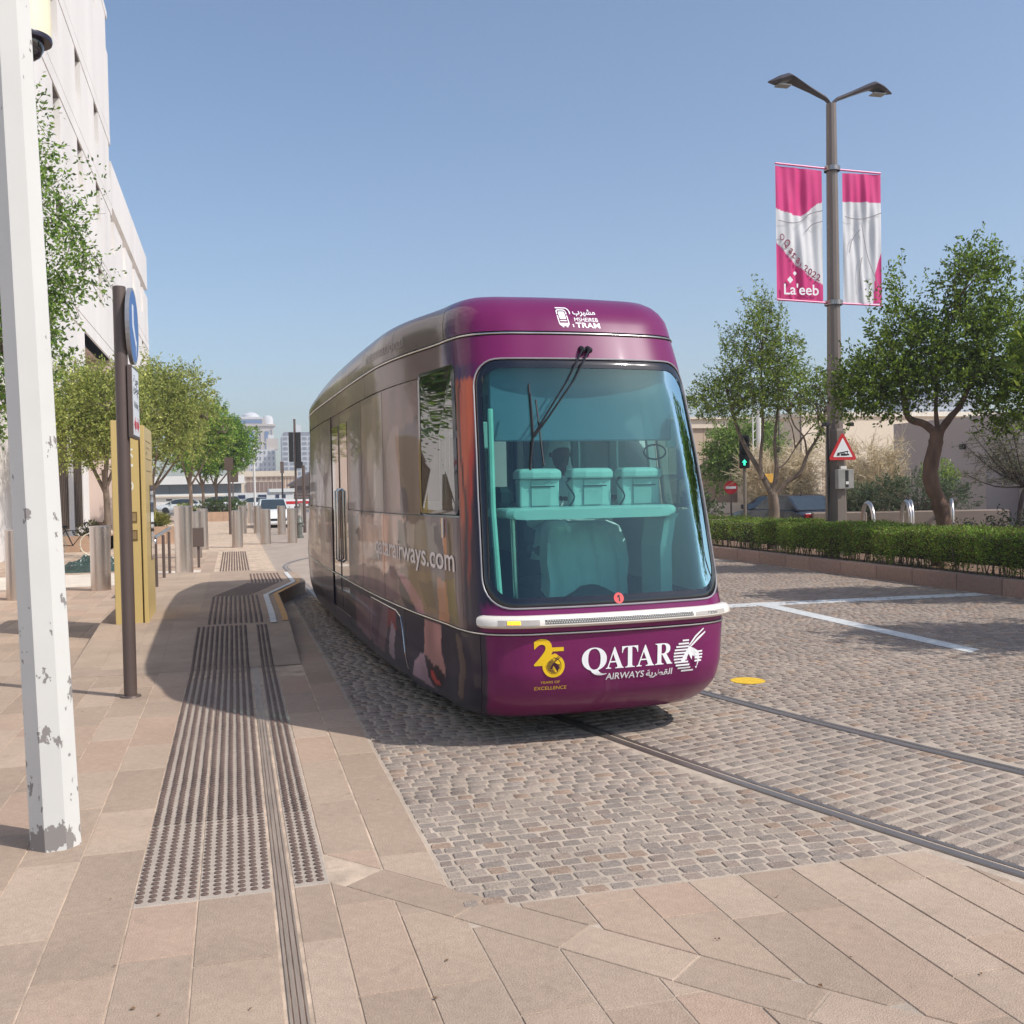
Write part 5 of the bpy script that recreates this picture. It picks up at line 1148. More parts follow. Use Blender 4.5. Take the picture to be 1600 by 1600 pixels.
# yellow pylon
m_gold = mat('pylon_yellow', lin((206,178,112)), .45, .05, var=.03, scale=2, coat=.1); m_goldd = mat('pylon_joint', lin((112,88,42)), .6); m_gtx = mat('pylon_text', lin((236,232,212)), .5)
py = thing('information_pylon', 'tall yellow tram stop pylon standing behind the sign pole', 'pylon', (-1.22, 13.2, 0))
MB().bbox(-.19, -.075, .0, .18, 0, 2.66, .006).build('front_fin', m_gold, py); MB().bbox(-.07, .125, .03, .35, 0.0, 2.63, .006).build('front_panel', m_gold, py)
MB().box(.127, .139, .05, .34, .02, 2.6).build('joint', m_goldd, py); MB().bbox(.14, .19, .01, 1.22, .02, 2.60, .006).build('side_panel', m_gold, py); MB().box(-.075, .14, .35, 1.2, .0, 2.58).build('core', m_gold, py)
MB().box(.191, .197, .66, 1.16, .92, 1.88).build('screen', mat('screen_black', lin((18,16,20)), .08, coat=1), py)
Mf = Matrix(((1, 0, 0, 0), (0, 0, -1, .03), (0, 1, 0, 0), (0, 0, 0, 1)))
def ptext(body, cx, z0, z1, w):
    V, F = textmesh(body, 1, .01); V = fit(V, 0, z1-z0, 0, w); V = [Vector((cx+w/2-v.y, .0285, z1-v.x)) for v in V]; npoly('lettering', V, F, m_gtx, py)
ptext('K', .005, 2.20, 2.32, .10); ptext('I', .005, 2.10, 2.13, .10); ptext('.', -.02, 1.95, 1.98, .03); ptext('O', .005, 1.80, 1.93, .10)
for z in (1.42, 1.20):
    f_ = MB().box(.0, .085, .022, .031, z, z+.13).build('pictogram_frame', m_goldd, py); MB().box(.012, .073, .019, .022, z+.018, z+.112).build('pictogram', mat('pictogram', lin((150,124,82)), .5), f_)
for k, z in enumerate((2.42, 2.2, 2.05)): MB().box(.191, .193, .2, 1.0, z, z+.006).build('text_rule', m_goldd, py)
for z in (2.36, 2.29): 
    V, F = textmesh('Tram Stop' if z > 2.3 else 'M', 1); V = fit(V, .25, .8 if z > 2.3 else .4, z-.04, z); npoly('lettering', [Vector((.192, v.x, v.y)) for v in V], F, m_goldd, py)
# handrail
hr = thing('handrail', 'low steel handrail on three brown posts behind the yellow pylon', 'handrail', (-1.28, 18.17, 0))
for y in (0, 1.95, 3.7): MB().tube([(0, y, 0), (0, y, 1.0)], .028, 12).tube([(0, y, 0), (0, y, .02)], .06, 14).build('post', m_brown, hr, smooth=True)
MB().tube(cr_pts([(0, -.15, .93), (0, -.1, 1.02), (0, .2, 1.04), (0, 3.8, 1.06), (0, 4.1, 1.06)], 4), .032, 12).build('rail', m_steel, hr, smooth=True)
# bollards
def bollard_mesh(h, r): return MB().lathe([(r, 0), (r, h-.012), (r-.012, h), (0, h+.001)], 32)
BOL = [(-2.41, 20.35, 1.2, .178, 'steel bollard left of the yellow pylon, nearest the green tarpaulin'), (-3.63, 19.2, 1.2, .165, 'steel bollard left of the white pole at the picture edge'),
       (-1.07, 23.5, 1.5, .19, 'tallest steel bollard, behind the handrail'), (-1.05, 29.4, 1.28, .19, 'steel bollard right behind the tallest one, with a grey box before it'), (-.96, 33.7, 1.3, .17, 'steel bollard half hidden at the back of the left line'),
       (.10, 34.4, 1.2, .175, 'steel bollard at the end of the tactile strip'), (1.04, 36.0, 1.2, .175, 'steel bollard in front of the white car'), (1.95, 36.3, 1.2, .165, 'steel bollard nearest the fire hydrant'),
       (.37, 46.4, 1.2, .17, 'bollard in the second row behind the tactile strip'), (1.0, 46.0, 1.2, .17, 'bollard in the second row left of the white car'), (1.93, 43.9, 1.2, .17, 'bollard in the second row right of the white car'), (3.4, 53.7, 1.2, .17, 'far bollard against the rear edge of the tram'),
       (.95, 62, 1.2, .17, 'distant bollard beside the white mast'), (.75, 75, 1.2, .17, 'most distant bollard beside the long planter')]
for x, y, h, r_, lab in BOL:
    o = bollard_mesh(h, r_).build('bollard', m_steel, None, smooth=True); o.location = (x, y, 0); tag(o, lab, 'bollard', 'steel bollards across the pavement')
o = MB().bbox(-.13, .13, -.09, .09, .5, .95, .01).box(-.03, .03, -.03, .03, 0, .5).build('control_box', m_brown, None); o.location = (-.83, 25.5, 0); tag(o, 'small brown control box on a post between two tall bollards', 'control box')
# tarpaulin heap
n = 60; V = []; F = []
q = np.random.default_rng(4)
for j in range(n):
    for i in range(n):
        x, y = -1+2*i/(n-1), -1+2*j/(n-1); rr_ = math.hypot(x, y); h = max(0, 1-rr_**2.6)*.20*(.6+.8*vnoise(x*2.5+4, y*2.5+8))+.20*(1-abs(vnoise(x*4+9, y*4)*2-1))**2*max(0, 1.05-rr_)+.10*(1-abs(vnoise(x*9+3, y*8+5)*2-1))**2*max(0, 1.1-rr_)
        V.append((x*.75*(1+.1*vnoise(x*4, y*5)), y*.5, h*(1 if rr_ < 1 else .2)))
F = [(j*n+i, j*n+i+1, (j+1)*n+i+1, (j+1)*n+i) for j in range(n-1) for i in range(n-1) if max(math.hypot(-1+2*(i+a)/(n-1), -1+2*(j+b)/(n-1)) for a in (0, 1) for b in (0, 1)) < 1.12]
tp = MB().add(V, F).build('tarpaulin', mat('green_tarpaulin', lin((46,66,60)), .35, var=.35, scale=6, bump=.8, bscale=9), None); tp.location = (-3.2, 25.7, .0); tag(tp, 'crumpled dark green tarpaulin heaped on the pavement by a bollard', 'tarpaulin')
# bicycle behind the pole
bk = thing('bicycle', 'cream wheeled bicycle parked at the building, mostly hidden by the white pole', 'bicycle', (-4.55, 32.2, 0), math.radians(12))
for sx in (-.52, .52):
    w = MB().tube([(sx, .33*math.cos(a*PI/16), .34+.33*math.sin(a*PI/16)) for a in range(33)] if False else [(sx+.33*math.cos(a*PI/16), 0, .34+.33*math.sin(a*PI/16)) for a in range(33)], .022, 6, cap=False).build('wheel', mat('cream_tyre', lin((212,200,178)), .6), bk)
    MB().tube([(sx+.3*math.cos(0), 0, .34), (sx-.3, 0, .34)], .004, 4).tube([(sx, 0, .04), (sx, 0, .64)], .004, 4).tube([(sx-.2, 0, .14), (sx+.2, 0, .54)], .004, 4).tube([(sx-.2, 0, .54), (sx+.2, 0, .14)], .004, 4).build('spoke', m_steel, w)
MB().tube([(-.52, 0, .34), (-.2, 0, .75), (.35, 0, .78), (0, 0, .32), (-.52, 0, .34)], .017, 6).tube([(0, 0, .32), (-.22, 0, .85)], .016, 6).tube([(.52, 0, .34), (.32, 0, .95)], .016, 6).build('frame', m_dark, bk)
MB().tube([(.36, -.25, .98), (.3, 0, .96), (.36, .25, .98)], .013, 6).build('handlebar', m_dark, bk); MB().bbox(-.36, -.12, -.07, .07, .85, .91, .02).build('saddle', m_black, bk)
# planters
m_pl = mat('planter_stone', lin((176,146,122)), .85, var=.1, scale=3, bump=.2, bscale=60)
def planter(lab, x0, x1, y0, y1, h, n_slab, shrubs=()):
    cx, cy = (x0+x1)/2, (y0+y1)/2; t = thing('planter', lab, 'planter', (cx, cy, 0), group='stone planters'); L_ = (x1-x0)/n_slab
    for k in range(n_slab): MB().box(x0-cx+k*L_+.005, x0-cx+(k+1)*L_-.005, y0-cy, y0-cy+.08, 0, h).build('panel', m_pl, t)
    MB().box(x0-cx, x1-cx, y0-cy+.09, y1-cy, 0, h-.06).build('soil', m_soil, t); MB().box(x1-cx-.08, x1-cx, y0-cy+.085, y1-cy, 0, h).build('panel', m_pl, t); return t
planter('stone planter against the building, behind the green tarpaulin', -5.5, -3.9, 34.8, 36.5, .5, 2)
planter('stone planter with grasses behind the tall bollards', -3.2, -1.9, 38.6, 40.5, .62, 3)
planter('long stone planter under the bright green trees', -3.6, .1, 67.8, 70.4, .6, 5)
def shrub(nm, lab, loc, lobes, n, leaf, cols, seed, group=None, cat='shrub', up=.3, twig=.18, nt=120, m=None, asp=.5):
    t = thing(nm, lab, cat, loc, 0, group); P, D, T = crown(lobes, n, twig, seed, up_bias=up); mb = MB()
    for a, b in T[::max(1, len(T)//nt)]: mb.tube([(a[0]*.2, a[1]*.2, 0), tuple((a+b)/2*.98)], [.012, .005], 4, cap=False)
    mb.build('stem', m_twig, t, kind='stuff'); leafmesh('foliage', P, D, leaf, cols, m or m_leaf, t, seed, None, asp); return t
shrub('shrub', 'dark green shrub in the long planter below the many stemmed tree', (-.7, 68.9, .5), [(0,0,.45,1.3,.8,.45), (.7,0,.4,.7,.7,.4), (-.8,0,.45,.7,.7,.4)], 3500, .12, [(74,92,52), (60,78,44), (90,106,60)], 61)
shrub('shrub', 'small olive shrub at the left end of the planters', (-2.9, 68.8, .5), [(0,0,.3,.6,.5,.3)], 1200, .11, OLIVE, 62)
shrub('grass_tuft', 'spiky yellow green grass tuft in the planter behind the tall bollards', (-2.7, 39.3, .55), [(0,0,.12,.3,.3,.16)], 700, .28, [(142,138,74), (120,122,60)], 63, up=1, cat='grass', asp=.1)
shrub('shrub', 'small dark plant at the foot of the building beside the bicycle', (-4.4, 35.5, .4), [(0,0,.2,.4,.3,.22)], 800, .1, [(84,84,54), (70,64,44)], 64)
o = MB().lathe([(.2, 0), (.26, .4), (.25, .4), (.22, .36), (0, .36)], 20).build('plant_pot', mat('brown_pot', lin((96,72,62)), .6), None, smooth=True); o.location = (-4.25, 36, .5); tag(o, 'brown round pot on the planter beside the pylon', 'plant pot')
# ================================================================== STREET FURNITURE, RIGHT
m_lp = mat('lamp_post_grey', lin((120,108,100)), .45, .25, var=.05, scale=2)
LPX, LPY = 12.6, 19.57
lamp = thing('street_lamp', 'tall grey brown lamp post with two spread arms and two pink banners, in the hedge', 'street lamp', (LPX, LPY, .14))
MB().lathe([(.235, 0), (.225, .9), (.2, 2.7), (.19, 2.75)], 8, M=Matrix.Rotation(math.radians(22.5), 4, 'Z')).lathe([(.165, 2.75), (.135, 5.6), (.12, 8.0), (.105, 9.72)], 12).build('post', m_lp, lamp)
MB().tube([(-.26, -.14, .0), (-.27, -.14, 2.9)], .03, 8).build('conduit', m_dark, lamp, smooth=True)
for s_ in (-1, 1):
    R_ = []
    for x, z, w, h in ((.02, 9.60, .05, .05), (.05, 9.74, .055, .05), (.14, 9.82, .06, .05), (.5, 9.97, .09, .055), (.86, 10.12, .16, .07), (1.0, 10.17, .19, .075), (1.06, 10.17, .19, .085), (1.26, 10.10, .17, .09), (1.50, 10.06, .02, .015)):
        R_.append([Vector((s_*x*1.0, y*w, z+d*h)) for y, d in ((-1, 0), (-.5, 1), (.5, 1), (1, 0), (.6, -.7), (-.6, -.7))])
    if s_ > 0: R_ = [r_[::-1] for r_ in R_]
    ar_ = MB().rings(R_).build('lamp_arm', mat('lamp_arm_grey', lin((84,78,80)), .45, .3), lamp)
    MB().box(min(s_*1.0, s_*1.3), max(s_*1.0, s_*1.3), -.10, .10, 10.0, 10.02).build('lens', mat('lamp_glass', lin((120,120,118)), .2), ar_)
m_pink = (221, 62, 130); m_bw = (228, 226, 226)
def banner(lab, x0, x1, left):
    b = thing('banner', lab, 'banner', (LPX, LPY, 0), group='banners on the lamp post'); nx, nz = 60, 130; V = []; F = []; C = []
    z0, z1 = 5.62, 8.42; xr = (x1-x0); ph = 0 if left else 2.2
    for j in range(nz+1):
        for i in range(nx+1):
            a, c = i/nx, j/nz; x = x0+xr*a; z = z0+(z1-z0)*c
            z += -.07*(a if left else -(1-a)) if False else (.04 if left else -.02)*(1-a)
            e = math.sin(PI*a)**.6; y = e*(.030*math.sin(a*17+ph+1.5*math.sin(c*5))+.020*math.sin(a*31+c*4+ph)+.03*math.sin(c*7+a*5+ph))*(.4+.6*math.sin(PI*c)**.5)
            V.append((x, y, z))
            w = .68-.04*math.sin(min(a, .55)/.55*PI/2)+.115*sstep(.5, 1, a) if left else .70+.05*math.sin(a*4+2)
            lo = -1 if left or a < .78 else (.0+(a-.78)/.05*.24 if a < .83 else .24+(a-.83)*.9)
            if left: col = m_pink if c > w else (m_bw if c > .43-.46*a+.16*a*a else m_pink)
            else: col = m_pink if (c > .78 and not (a > .30 and False)) else (m_bw if c > lo else m_pink)
            C.append(lin(col))
    F = [(j*(nx+1)+i, j*(nx+1)+i+1, (j+1)*(nx+1)+i+1, (j+1)*(nx+1)+i) for j in range(nz) for i in range(nx)]
    npmesh('cloth', V, F, mat('banner_cloth', (1,1,1), .6, var=.02, attr='tint', trans=.25), b, C, smooth=True)
    for z in (z0-.02, z1+.05): 
        MB().tube([((-.12 if left else .12), 0, z), (x0 if left else x1, 0, z+(.04 if left else -.02))], .022, 8).build('rod', mat('rod_pink', lin((214,86,140)), .4) , b, smooth=True)
        MB().tube([(0, 0, z-.05), (0, 0, z+.05)], .19 if z < 6 else .17, 12).build('clamp', m_steel, b, smooth=True)
    def bt(body, px0, px1, pz0, pz1, m, off=0, rot=0, shear=0, nm='lettering'):
        V, F = textmesh(body, 1, off, shear=shear); V = fit(V, px0, px1, pz0, pz1)
        if rot: c_ = Vector(((px0+px1)/2, (pz0+pz1)/2, 0)); V = [c_+Matrix.Rotation(rot, 3, 'Z') @ (v-c_) for v in V]
        npoly(nm, [Vector((v.x, -.055, v.y)) for v in V], F, m, b)
    if left:
        bt("La'eeb", x0+.14, x1-.14, 5.74, 5.98, MATS['decal_white'], .012)
        m_mar = mat('maroon_print', lin((120,24,58)), .5, var=.02)
        cur = [(.20, .42, .085), (.285, .365, .055), (.35, .335, .06), (.435, .295, .055), (.515, .265, .05), (.60, .24, .062), (.69, .215, .062), (.78, .195, .062), (.87, .175, .062)]
        for ch, (a, c, h_) in zip('Qatar2022', cur):
            cx, cz = x0+xr*a, z0+(z1-z0)*c; h_ *= 1.15; w_ = h_*.66; bt(ch, cx-w_, cx+w_, cz-h_+.02, cz+h_+.02, m_mar, .018, rot=-.75+.5*a, nm='lettering')
        V, F = ringpoly(x0+xr*.1, z0+(z1-z0)*.475, .055, .07, .02); npoly('emblem', [Vector((v.x, -.055, v.y)) for v in V], F, m_mar, b)
        for (a, c, s_) in ((.26, .155, .07), (.36, .205, .045)): npoly('diamond', [Vector((x0+xr*a+dx*s_, -.055, z0+(z1-z0)*c+dz*s_*1.1)) for dx, dz in ((0, -1), (1, 0), (0, 1), (-1, 0))], [(0, 1, 2, 3)], MATS['decal_white'], b)
    # plain printed fold lines on the white drape
    m_ln = mat('print_grey', lin((120,112,116)), .6, var=.02)
    for P in ([[(.02, .60), (.3, .585), (.5, .60), (.7, .66), (.98, .69)], [(.6, .52), (.75, .58), (.98, .61)]] if left else [[(.02, .655), (.3, .64), (.6, .655), (.98, .70)], [(.4, .56), (.2, .48), (.12, .38)], [(.45, .6), (.6, .35), (.9, .12)], [(.45, .35), (.38, .22), (.42, .1)]]):
        V, F = thick([(x0+xr*p.x, z0+(z1-z0)*p.y) for p in cr_pts([(a, c, 0) for a, c in P], 6)], .016); npoly('printed_line', [Vector((v.x, -.06, v.y)) for v in V], F, m_ln, b)
banner('pink and white banner left of the lamp post with white lettering at its foot', -1.36, -.25, True)
banner('pink and white banner on the right of the lamp post, lower corner among branches', .25, 1.2, False)
# warning sign
Mw = Matrix(((1, 0, 0, LPX-.02), (0, 0, -1, LPY-.3), (0, 1, 0, 0), (0, 0, 0, 1)))
ws_ = thing('warning_sign', 'red bordered triangular tram warning sign on the lamp post', 'sign', (0, 0, 0)); ws_.matrix_world = Mw
def tri(r, cz, rr_=.04):
    P = []; R_ = r
    for k in range(3):
        a = math.radians(90+120*k); c_ = Vector((math.cos(a)*(R_-rr_*2), math.sin(a)*(R_-rr_*2)))
        for j in range(-3, 4): b_ = a+math.radians(60*j/3); P.append((c_.x+rr_*math.cos(b_), cz+c_.y+rr_*math.sin(b_)))
    return P
MB().prism(tri(.405, 2.41), -.004, .012).build('backing', m_sred, ws_); MB().prism(tri(.275, 2.41, .012), .012, .015).build('face', m_sw_, ws_)
sy = MB(); sy.prism([(-.14, 2.36), (.12, 2.405), (.13, 2.385), (-.12, 2.335)][::-1], .015, .018); sy.prism([(-.15, 2.325), (-.12, 2.345), (-.08, 2.345), (-.08, 2.30), (-.15, 2.30)][::-1], .015, .018); sy.prism([(-.05, 2.345), (.06, 2.355), (.06, 2.30), (-.05, 2.30)][::-1], .015, .018)
sy.prism([(.06, 2.30), (.15, 2.31), (.15, 2.34), (.06, 2.34)][::-1], .0155, .0185); sy.prism([(.095, 2.34), (.11, 2.34), (.12, 2.39), (.105, 2.39)][::-1], .015, .018); sy.build('tram_symbol', m_black, ws_)
bx_ = thing('junction_box', 'grey metal control box mounted on the lamp post under the triangle sign', 'box', (LPX, LPY-.24, 1.75)); MB().bbox(-.16, .14, -.1, .02, -.16, .26, .008).build('case', mat('box_grey', lin((150,148,144)), .45, .2), bx_)
MB().bbox(.145, .25, -.06, .06, -.15, .26, .006).build('side_case', MATS['box_grey'], bx_); MB().box(.02, .09, -.108, -.101, -.12, .24).build('dark_strip', m_dark, bx_); MB().box(.02, .09, -.112, -.109, -.06, .0).build('label', m_white, bx_); MB().box(-.06, .08, -.06, .0, .27, .33).build('top_plate', m_white, bx_)
for s_ in (-1, 1):
    c2 = thing('small_camera', 'small grey camera on the %s side of the lamp post above the triangle sign' % ('left' if s_ < 0 else 'right'), 'camera', (LPX+s_*.3, LPY-.1, 2.98)); MB().bbox(-.05, .05, -.09, .06, -.04, .04, .01).build('case', m_dark, c2); MB().box(min(0, -s_*.12), max(0, -s_*.12), -.015, .015, -.015, .015).build('arm', m_dark, c2)
# traffic lights
def signal(lab, x, y, zt, lit=False, face=0, n=3, poleh=None, yaw_=0, grp='traffic signals', s=1.0):
    t = thing('traffic_signal', lab, 'traffic light', (x, y, -.1), yaw_, grp); p_ = poleh or zt
    MB().tube([(0, .08, 0), (0, .08, p_)], .05, 10).build('pole', mat('signal_pole', lin((118,108,96)), .5), t, smooth=True)
    hd = MB().bbox(-.15*s, .15*s, -.12, .04, zt-.98*s, zt, .02).build('housing', m_black, t)
    for k in range(n):
        z = zt-(.17+.32*k)*s; MB().tube([(0, -.12, z), (0, -.25, z)], .115*s, 14, cap=False).build('visor', m_black, hd)
        MB().lathe([(0, 0), (.1*s, 0)], 14, M=Matrix.Translation((0, -.125, z)) @ Matrix.Rotation(PI/2, 4, 'X')).build('lens', mat('dark_lens', lin((30,34,34)), .2), hd)
        if lit and k == n-1:
            MB().prism([(-.028, -.085), (.028, -.085), (.028, .0), (.075, .0), (0, .09), (-.075, .0), (-.028, .0)], .0, .004, M=Matrix.Translation((0, -.135, z)) @ Matrix.Rotation(PI/2, 4, 'X')).build('green_arrow', mat('green_signal', lin((40,220,150)), .4, emit=(.05, .9, .5, 1.6)), hd)
    return t
signal('traffic signal showing a green arrow, in front of the left branches of the open tree', 14.7, 27.6, 3.28, True, yaw_=-.48)
signal('dark traffic signal seen from behind, just above the black car left of the tree trunk', 18.2, 33.6, 2.95, yaw_=2.4); signal('low dark traffic signal behind the tree trunk facing sideways', 18.0, 33.0, 2.2, yaw_=1.3, poleh=2.3)
signal('traffic signal half hidden by the right edge of the tram windscreen', 14.0, 30.6, 3.0, yaw_=1.2)
t_ = thing('signal_post', 'thin brown post with two tall black signal backing boards behind the rear of the tram', 'traffic light', (3.2, 55, 0))
MB().tube([(0, 0, 0), (0, 0, 5.6)], .06, 8).build('pole', m_brown, t_, smooth=True)
for x in (-.2, .18): MB().box(x-.12, x+.12, -.1, .05, 3.35, 4.9).build('board', m_black, t_)
MB().box(.0, .36, -.3, -.05, 3.0, 3.35).build('lamp_box', m_dark, t_)
# no entry sign, small panel
ne = thing('no_entry_sign', 'round red no entry sign with white bar on a thin pole before the beige wall', 'sign', (16.1, 31.2, -.1), -.45)
MB().tube([(0, 0, 0), (0, 0, 2.2)], .03, 8).build('pole', m_brown, ne, smooth=True); d_ = MB().lathe([(0, -.01), (.22, -.01), (.22, .01), (0, .01)], 28, M=Matrix.Translation((0, -.05, 1.72)) @ Matrix.Rotation(PI/2, 4, 'X')).build('disc', m_sred, ne)
MB().box(-.17, .17, -.068, -.062, 1.68, 1.76).build('bar', m_sw_, d_)
ib = MB().bbox(-.14, .14, -.06, .06, 0, .42, .01).build('sign_panel', mat('tan_panel', lin((150,122,100)), .6), None); ib.location = (15.8, 33.5, 2.3); ib.rotation_euler.z = -.45; tag(ib, 'small brown square panel on a post above the no entry sign', 'sign')
MB().box(-.02, .02, .0, .04, -2.4, 0).build('post', m_brown, ib)
mast = thing('white_mast', 'white lattice mast standing behind the fork of the open tree', 'mast', (17.6, 32.0, 0)); MB().tube([(0, 0, -.1), (0, 0, 4.3)], .085, 8).build('tube', m_white, mast, smooth=True)
MB().tube([(-.22, 0, 1.6), (-.22, 0, 4.4)], .03, 6).build('side_tube', m_white, mast); 
for k in range(9): MB().tube([(-.22, 0, 1.7+.3*k), (-.02, 0, 1.85+.3*k*1.0)], .014, 5).build('strut', m_white, mast)
for x, y, h, lab in ((20.4, 35.5, 6.0, 'thin grey pole behind the tree right of the white mast'), (19.6, 32.6, 5.0, 'thin grey pole left of the banner lamp post, rising from a bush')):
    o = MB().tube([(0, 0, -.1), (0, 0, h)], .035, 8).build('thin_pole', m_lp, None, smooth=True); o.location = (x, y, 0); tag(o, lab, 'pole')
ys = MB().bbox(-.16, .16, -.03, .03, 0, .3, .01).box(-.03, .03, .035, .08, -1.8, .3).build('yellow_sign', mat('sign_yellow', lin((214,160,60)), .5), None); ys.location = (16.95, 30.2, 1.75); tag(ys, 'small yellow orange sign low beside the tree trunk', 'sign')
# cars
def car(nm, lab, loc, rz, paint, L_=4.7, W_=1.84, H_=1.42, suv=False, zb=0):
    t = thing(nm, lab, 'car', loc, rz); hl, hw_ = L_/2, W_/2; body = MB(); st = []
    zs_ = ((-hl, .42, .72, .80), (-hl+.1, .3, .88, .9), (-hl+.7, .25, .98 if not suv else 1.1, .96), (-hl+1.3, .24, 1.0 if not suv else 1.12, 1.0), (hl-1.3, .24, .98 if not suv else 1.1, 1.0), (hl-.5, .26, .86 if not suv else 1.05, .95), (hl-.06, .34, .72, .84), (hl, .42, .62, .74))
    R_ = []
    for y, za, zc, f in zs_:
        w = hw_*f; R_.append([Vector((x*w, y, z)) for x, z in ((-.9, za), (-1, za+.12), (-1, (za+zc)/2+.05), (-.94, zc-.04), (-.8, zc), (0, zc+.02), (.8, zc), (.94, zc-.04), (1, (za+zc)/2+.05), (1, za+.12), (.9, za))])
    body.rings(R_).build('body', paint, t, smooth=True); zc = 1.0 if not suv else 1.12
    g = MB(); gr = [(-hl+.45 if not suv else -hl+.1, .82, zc-.02), (-hl+1.15 if not suv else -hl+.35, .70, H_-.04), (-.1, .70, H_), (.55, .68, H_-.05), (1.45, .80, zc-.02)]
    MB().rings([[Vector((x*hw_*w_, y+(z_-zc)*0, z_)) for x, z_ in ((-1, z), (1, z), (1, z-.03), (-1, z-.03))] for y, w_, z in gr]).build('roof', paint, t, smooth=True)
    mg = m_carg
    P = [Vector((-hw_*w_, y, z-.03)) for y, w_, z in gr]; Q = [Vector((hw_*w_, y, z-.03)) for y, w_, z in gr]; bz = zc-.03
    for S_ in (P, Q):
        MB().add(S_+[Vector((S_[k].x*1.09 if False else math.copysign(hw_*.86, S_[k].x), S_[k].y, bz)) for k in range(1, 4)], [(0, 1, 5), (1, 2, 6, 5), (2, 3, 7, 6), (3, 4, 7)]).build('side_window', mg, t)
    MB().add([P[0]+Vector((.06, -.02, .02)), P[1]+Vector((.06, -.03, .02)), Q[1]+Vector((-.06, -.03, .02)), Q[0]+Vector((-.06, -.02, .02))], [(0, 3, 2, 1)]).build('rear_window', m_cargr, t)
    MB().add([P[3]+Vector((.06, .0, .045)), P[4]+Vector((.06, .02, .045)), Q[4]+Vector((-.06, .02, .045)), Q[3]+Vector((-.06, .0, .045))], [(0, 1, 2, 3)]).build('windscreen', m_cargr, t)
    for sx in (-1, 1):
        for sy_ in (-1, 1):
            M = Matrix.Translation((sx*(hw_-.1), sy_*(hl-.9), .33)) @ Matrix.Rotation(PI/2, 4, 'Y'); w = MB().lathe([(.2, -.1), (.33, -.1), (.34, 0), (.33, .1), (.2, .1)], 22, M=M).build('wheel', m_black, t, smooth=True); MB().lathe([(0, -.09), (.2, -.09), (.2, .09), (0, .09)], 14, M=M).build('rim', m_steel, w)
        MB().bbox(sx*hw_*.62-.17, sx*hw_*.62+.17, -hl-.015, -hl+.12, .74, .86, .02).build('tail_light', mat('tail_red', lin((150,20,26)), .2), t); MB().bbox(sx*hw_*.62-.17, sx*hw_*.62+.17, hl-.16, hl+.01, .62, .74, .02).build('headlight', mat('headlight', lin((210,214,220)), .1), t)
        MB().bbox(sx*(hw_+.02)-.1, sx*(hw_+.02)+.1, .85, .97, zc-.02, zc+.12, .02).build('mirror', paint, t)
    MB().box(-.26, .26, -hl-.02, -hl+.02, .60, .70).build('number_plate', m_sw_, t); MB().box(-.26, .26, hl-.02, hl+.025, .42, .52).build('number_plate', m_sw_, t); MB().bbox(-.6, .6, hl-.05, hl+.012, .52, .64, .01).build('grille', m_black, t)
    MB().box(-.55, .55, -hl-.012, -hl+.02, .875, .892).build('trim', m_chrome, t); return t
m_carg = mat('car_glass', lin((40,52,58)), .1, spec=.35); m_cargr = mat('car_glass_rear', lin((54,64,70)), .12, spec=.35)
car('parked_car', 'dark blue saloon car seen from behind over the hedge, beside the tree trunk', (16.95, 29.2, -.05), .02, mat('dark_blue_paint', lin((22,26,40)), .3, .2, coat=.4))
c_ = MB().tube([(0, 0, 0), (0, -.06, .16)], .012, 6).build('aerial', m_black, bpy.data.objects['parked_car']); c_.location = (0, -.9, 1.36)
car('white_car', 'white car facing the camera behind the steel bollards', (1.95, 54.5, -.18), PI, mat('white_car_paint', lin((226,226,222)), .2, coat=1), suv=True, H_=1.62, W_=1.8, L_=4.6)
# bicycle hoops, planters and bushes beyond the hedge
for k, (x, y) in enumerate(((16.15, 23.6), (17.75, 24.2), (18.1, 24.5), (19.6, 24.7))):
    o = MB().tube([(-.0, -.45, -.1), (0, -.45, .6)]+[(0, -.45*math.cos(a*PI/10), .75+.42*math.sin(a*PI/10)) for a in range(11)]+[(0, .45, .6), (0, .45, -.1)], .055, 10).build('bicycle_hoop', m_steel, None, smooth=True)
    o.location = (x, y, 0); o.rotation_euler.z = -.3-.1*k; tag(o, ('leftmost curved steel hoop behind the hedge right of the lamp post', 'second curved steel hoop, the brightest one left of the crooked trunk', 'third curved steel hoop, close beside the second', 'last curved steel hoop touching the crooked trunk')[k], 'bicycle stand', 'steel hoops before the planters')
def planter2(lab, x, y, w, h, rz=-.45):
    t = thing('planter', lab, 'planter', (x, y, -.1), rz, 'planters beyond the hedge'); MB().bbox(-w/2, w/2, 0, .9, 0, h, .02).build('box', mat('planter_grey', lin((140,122,108)), .85, var=.08, scale=3), t); return t
planter2('grey stone planter just right of the lamp post', 17.0, 26.2, 1.5, .95); planter2('grey stone planter under the dark rounded bush', 18.7, 25.5, 1.7, .95); planter2('grey stone planter left of the crooked trunk', 20.5, 24.8, 1.8, .95)
shrub('bush', 'dark rounded bush in the planters left of the crooked trunk', (19.6, 26.2, .8), [(0,0,.55,1.4,.7,.65), (-.9,.3,.45,.9,.6,.5), (.9,-.2,.45,.8,.6,.5)], 5000, .12, [(78,90,64), (66,78,54), (90,100,72)], 71, asp=.25)
shrub('bush', 'grey green upright bush directly right of the lamp post', (18.35, 27.3, .6), [(0,0,.45,.5,.6,.6)], 1800, .16, [(120,124,90), (104,110,80)], 72, asp=.2, up=.9)
shrub('bush', 'grey green bush left of the lamp post behind the black car', (18.1, 31.8, .2), [(0,0,1.1,.8,.6,.9)], 2200, .16, [(116,122,86), (98,106,74)], 75, asp=.2, up=.9)
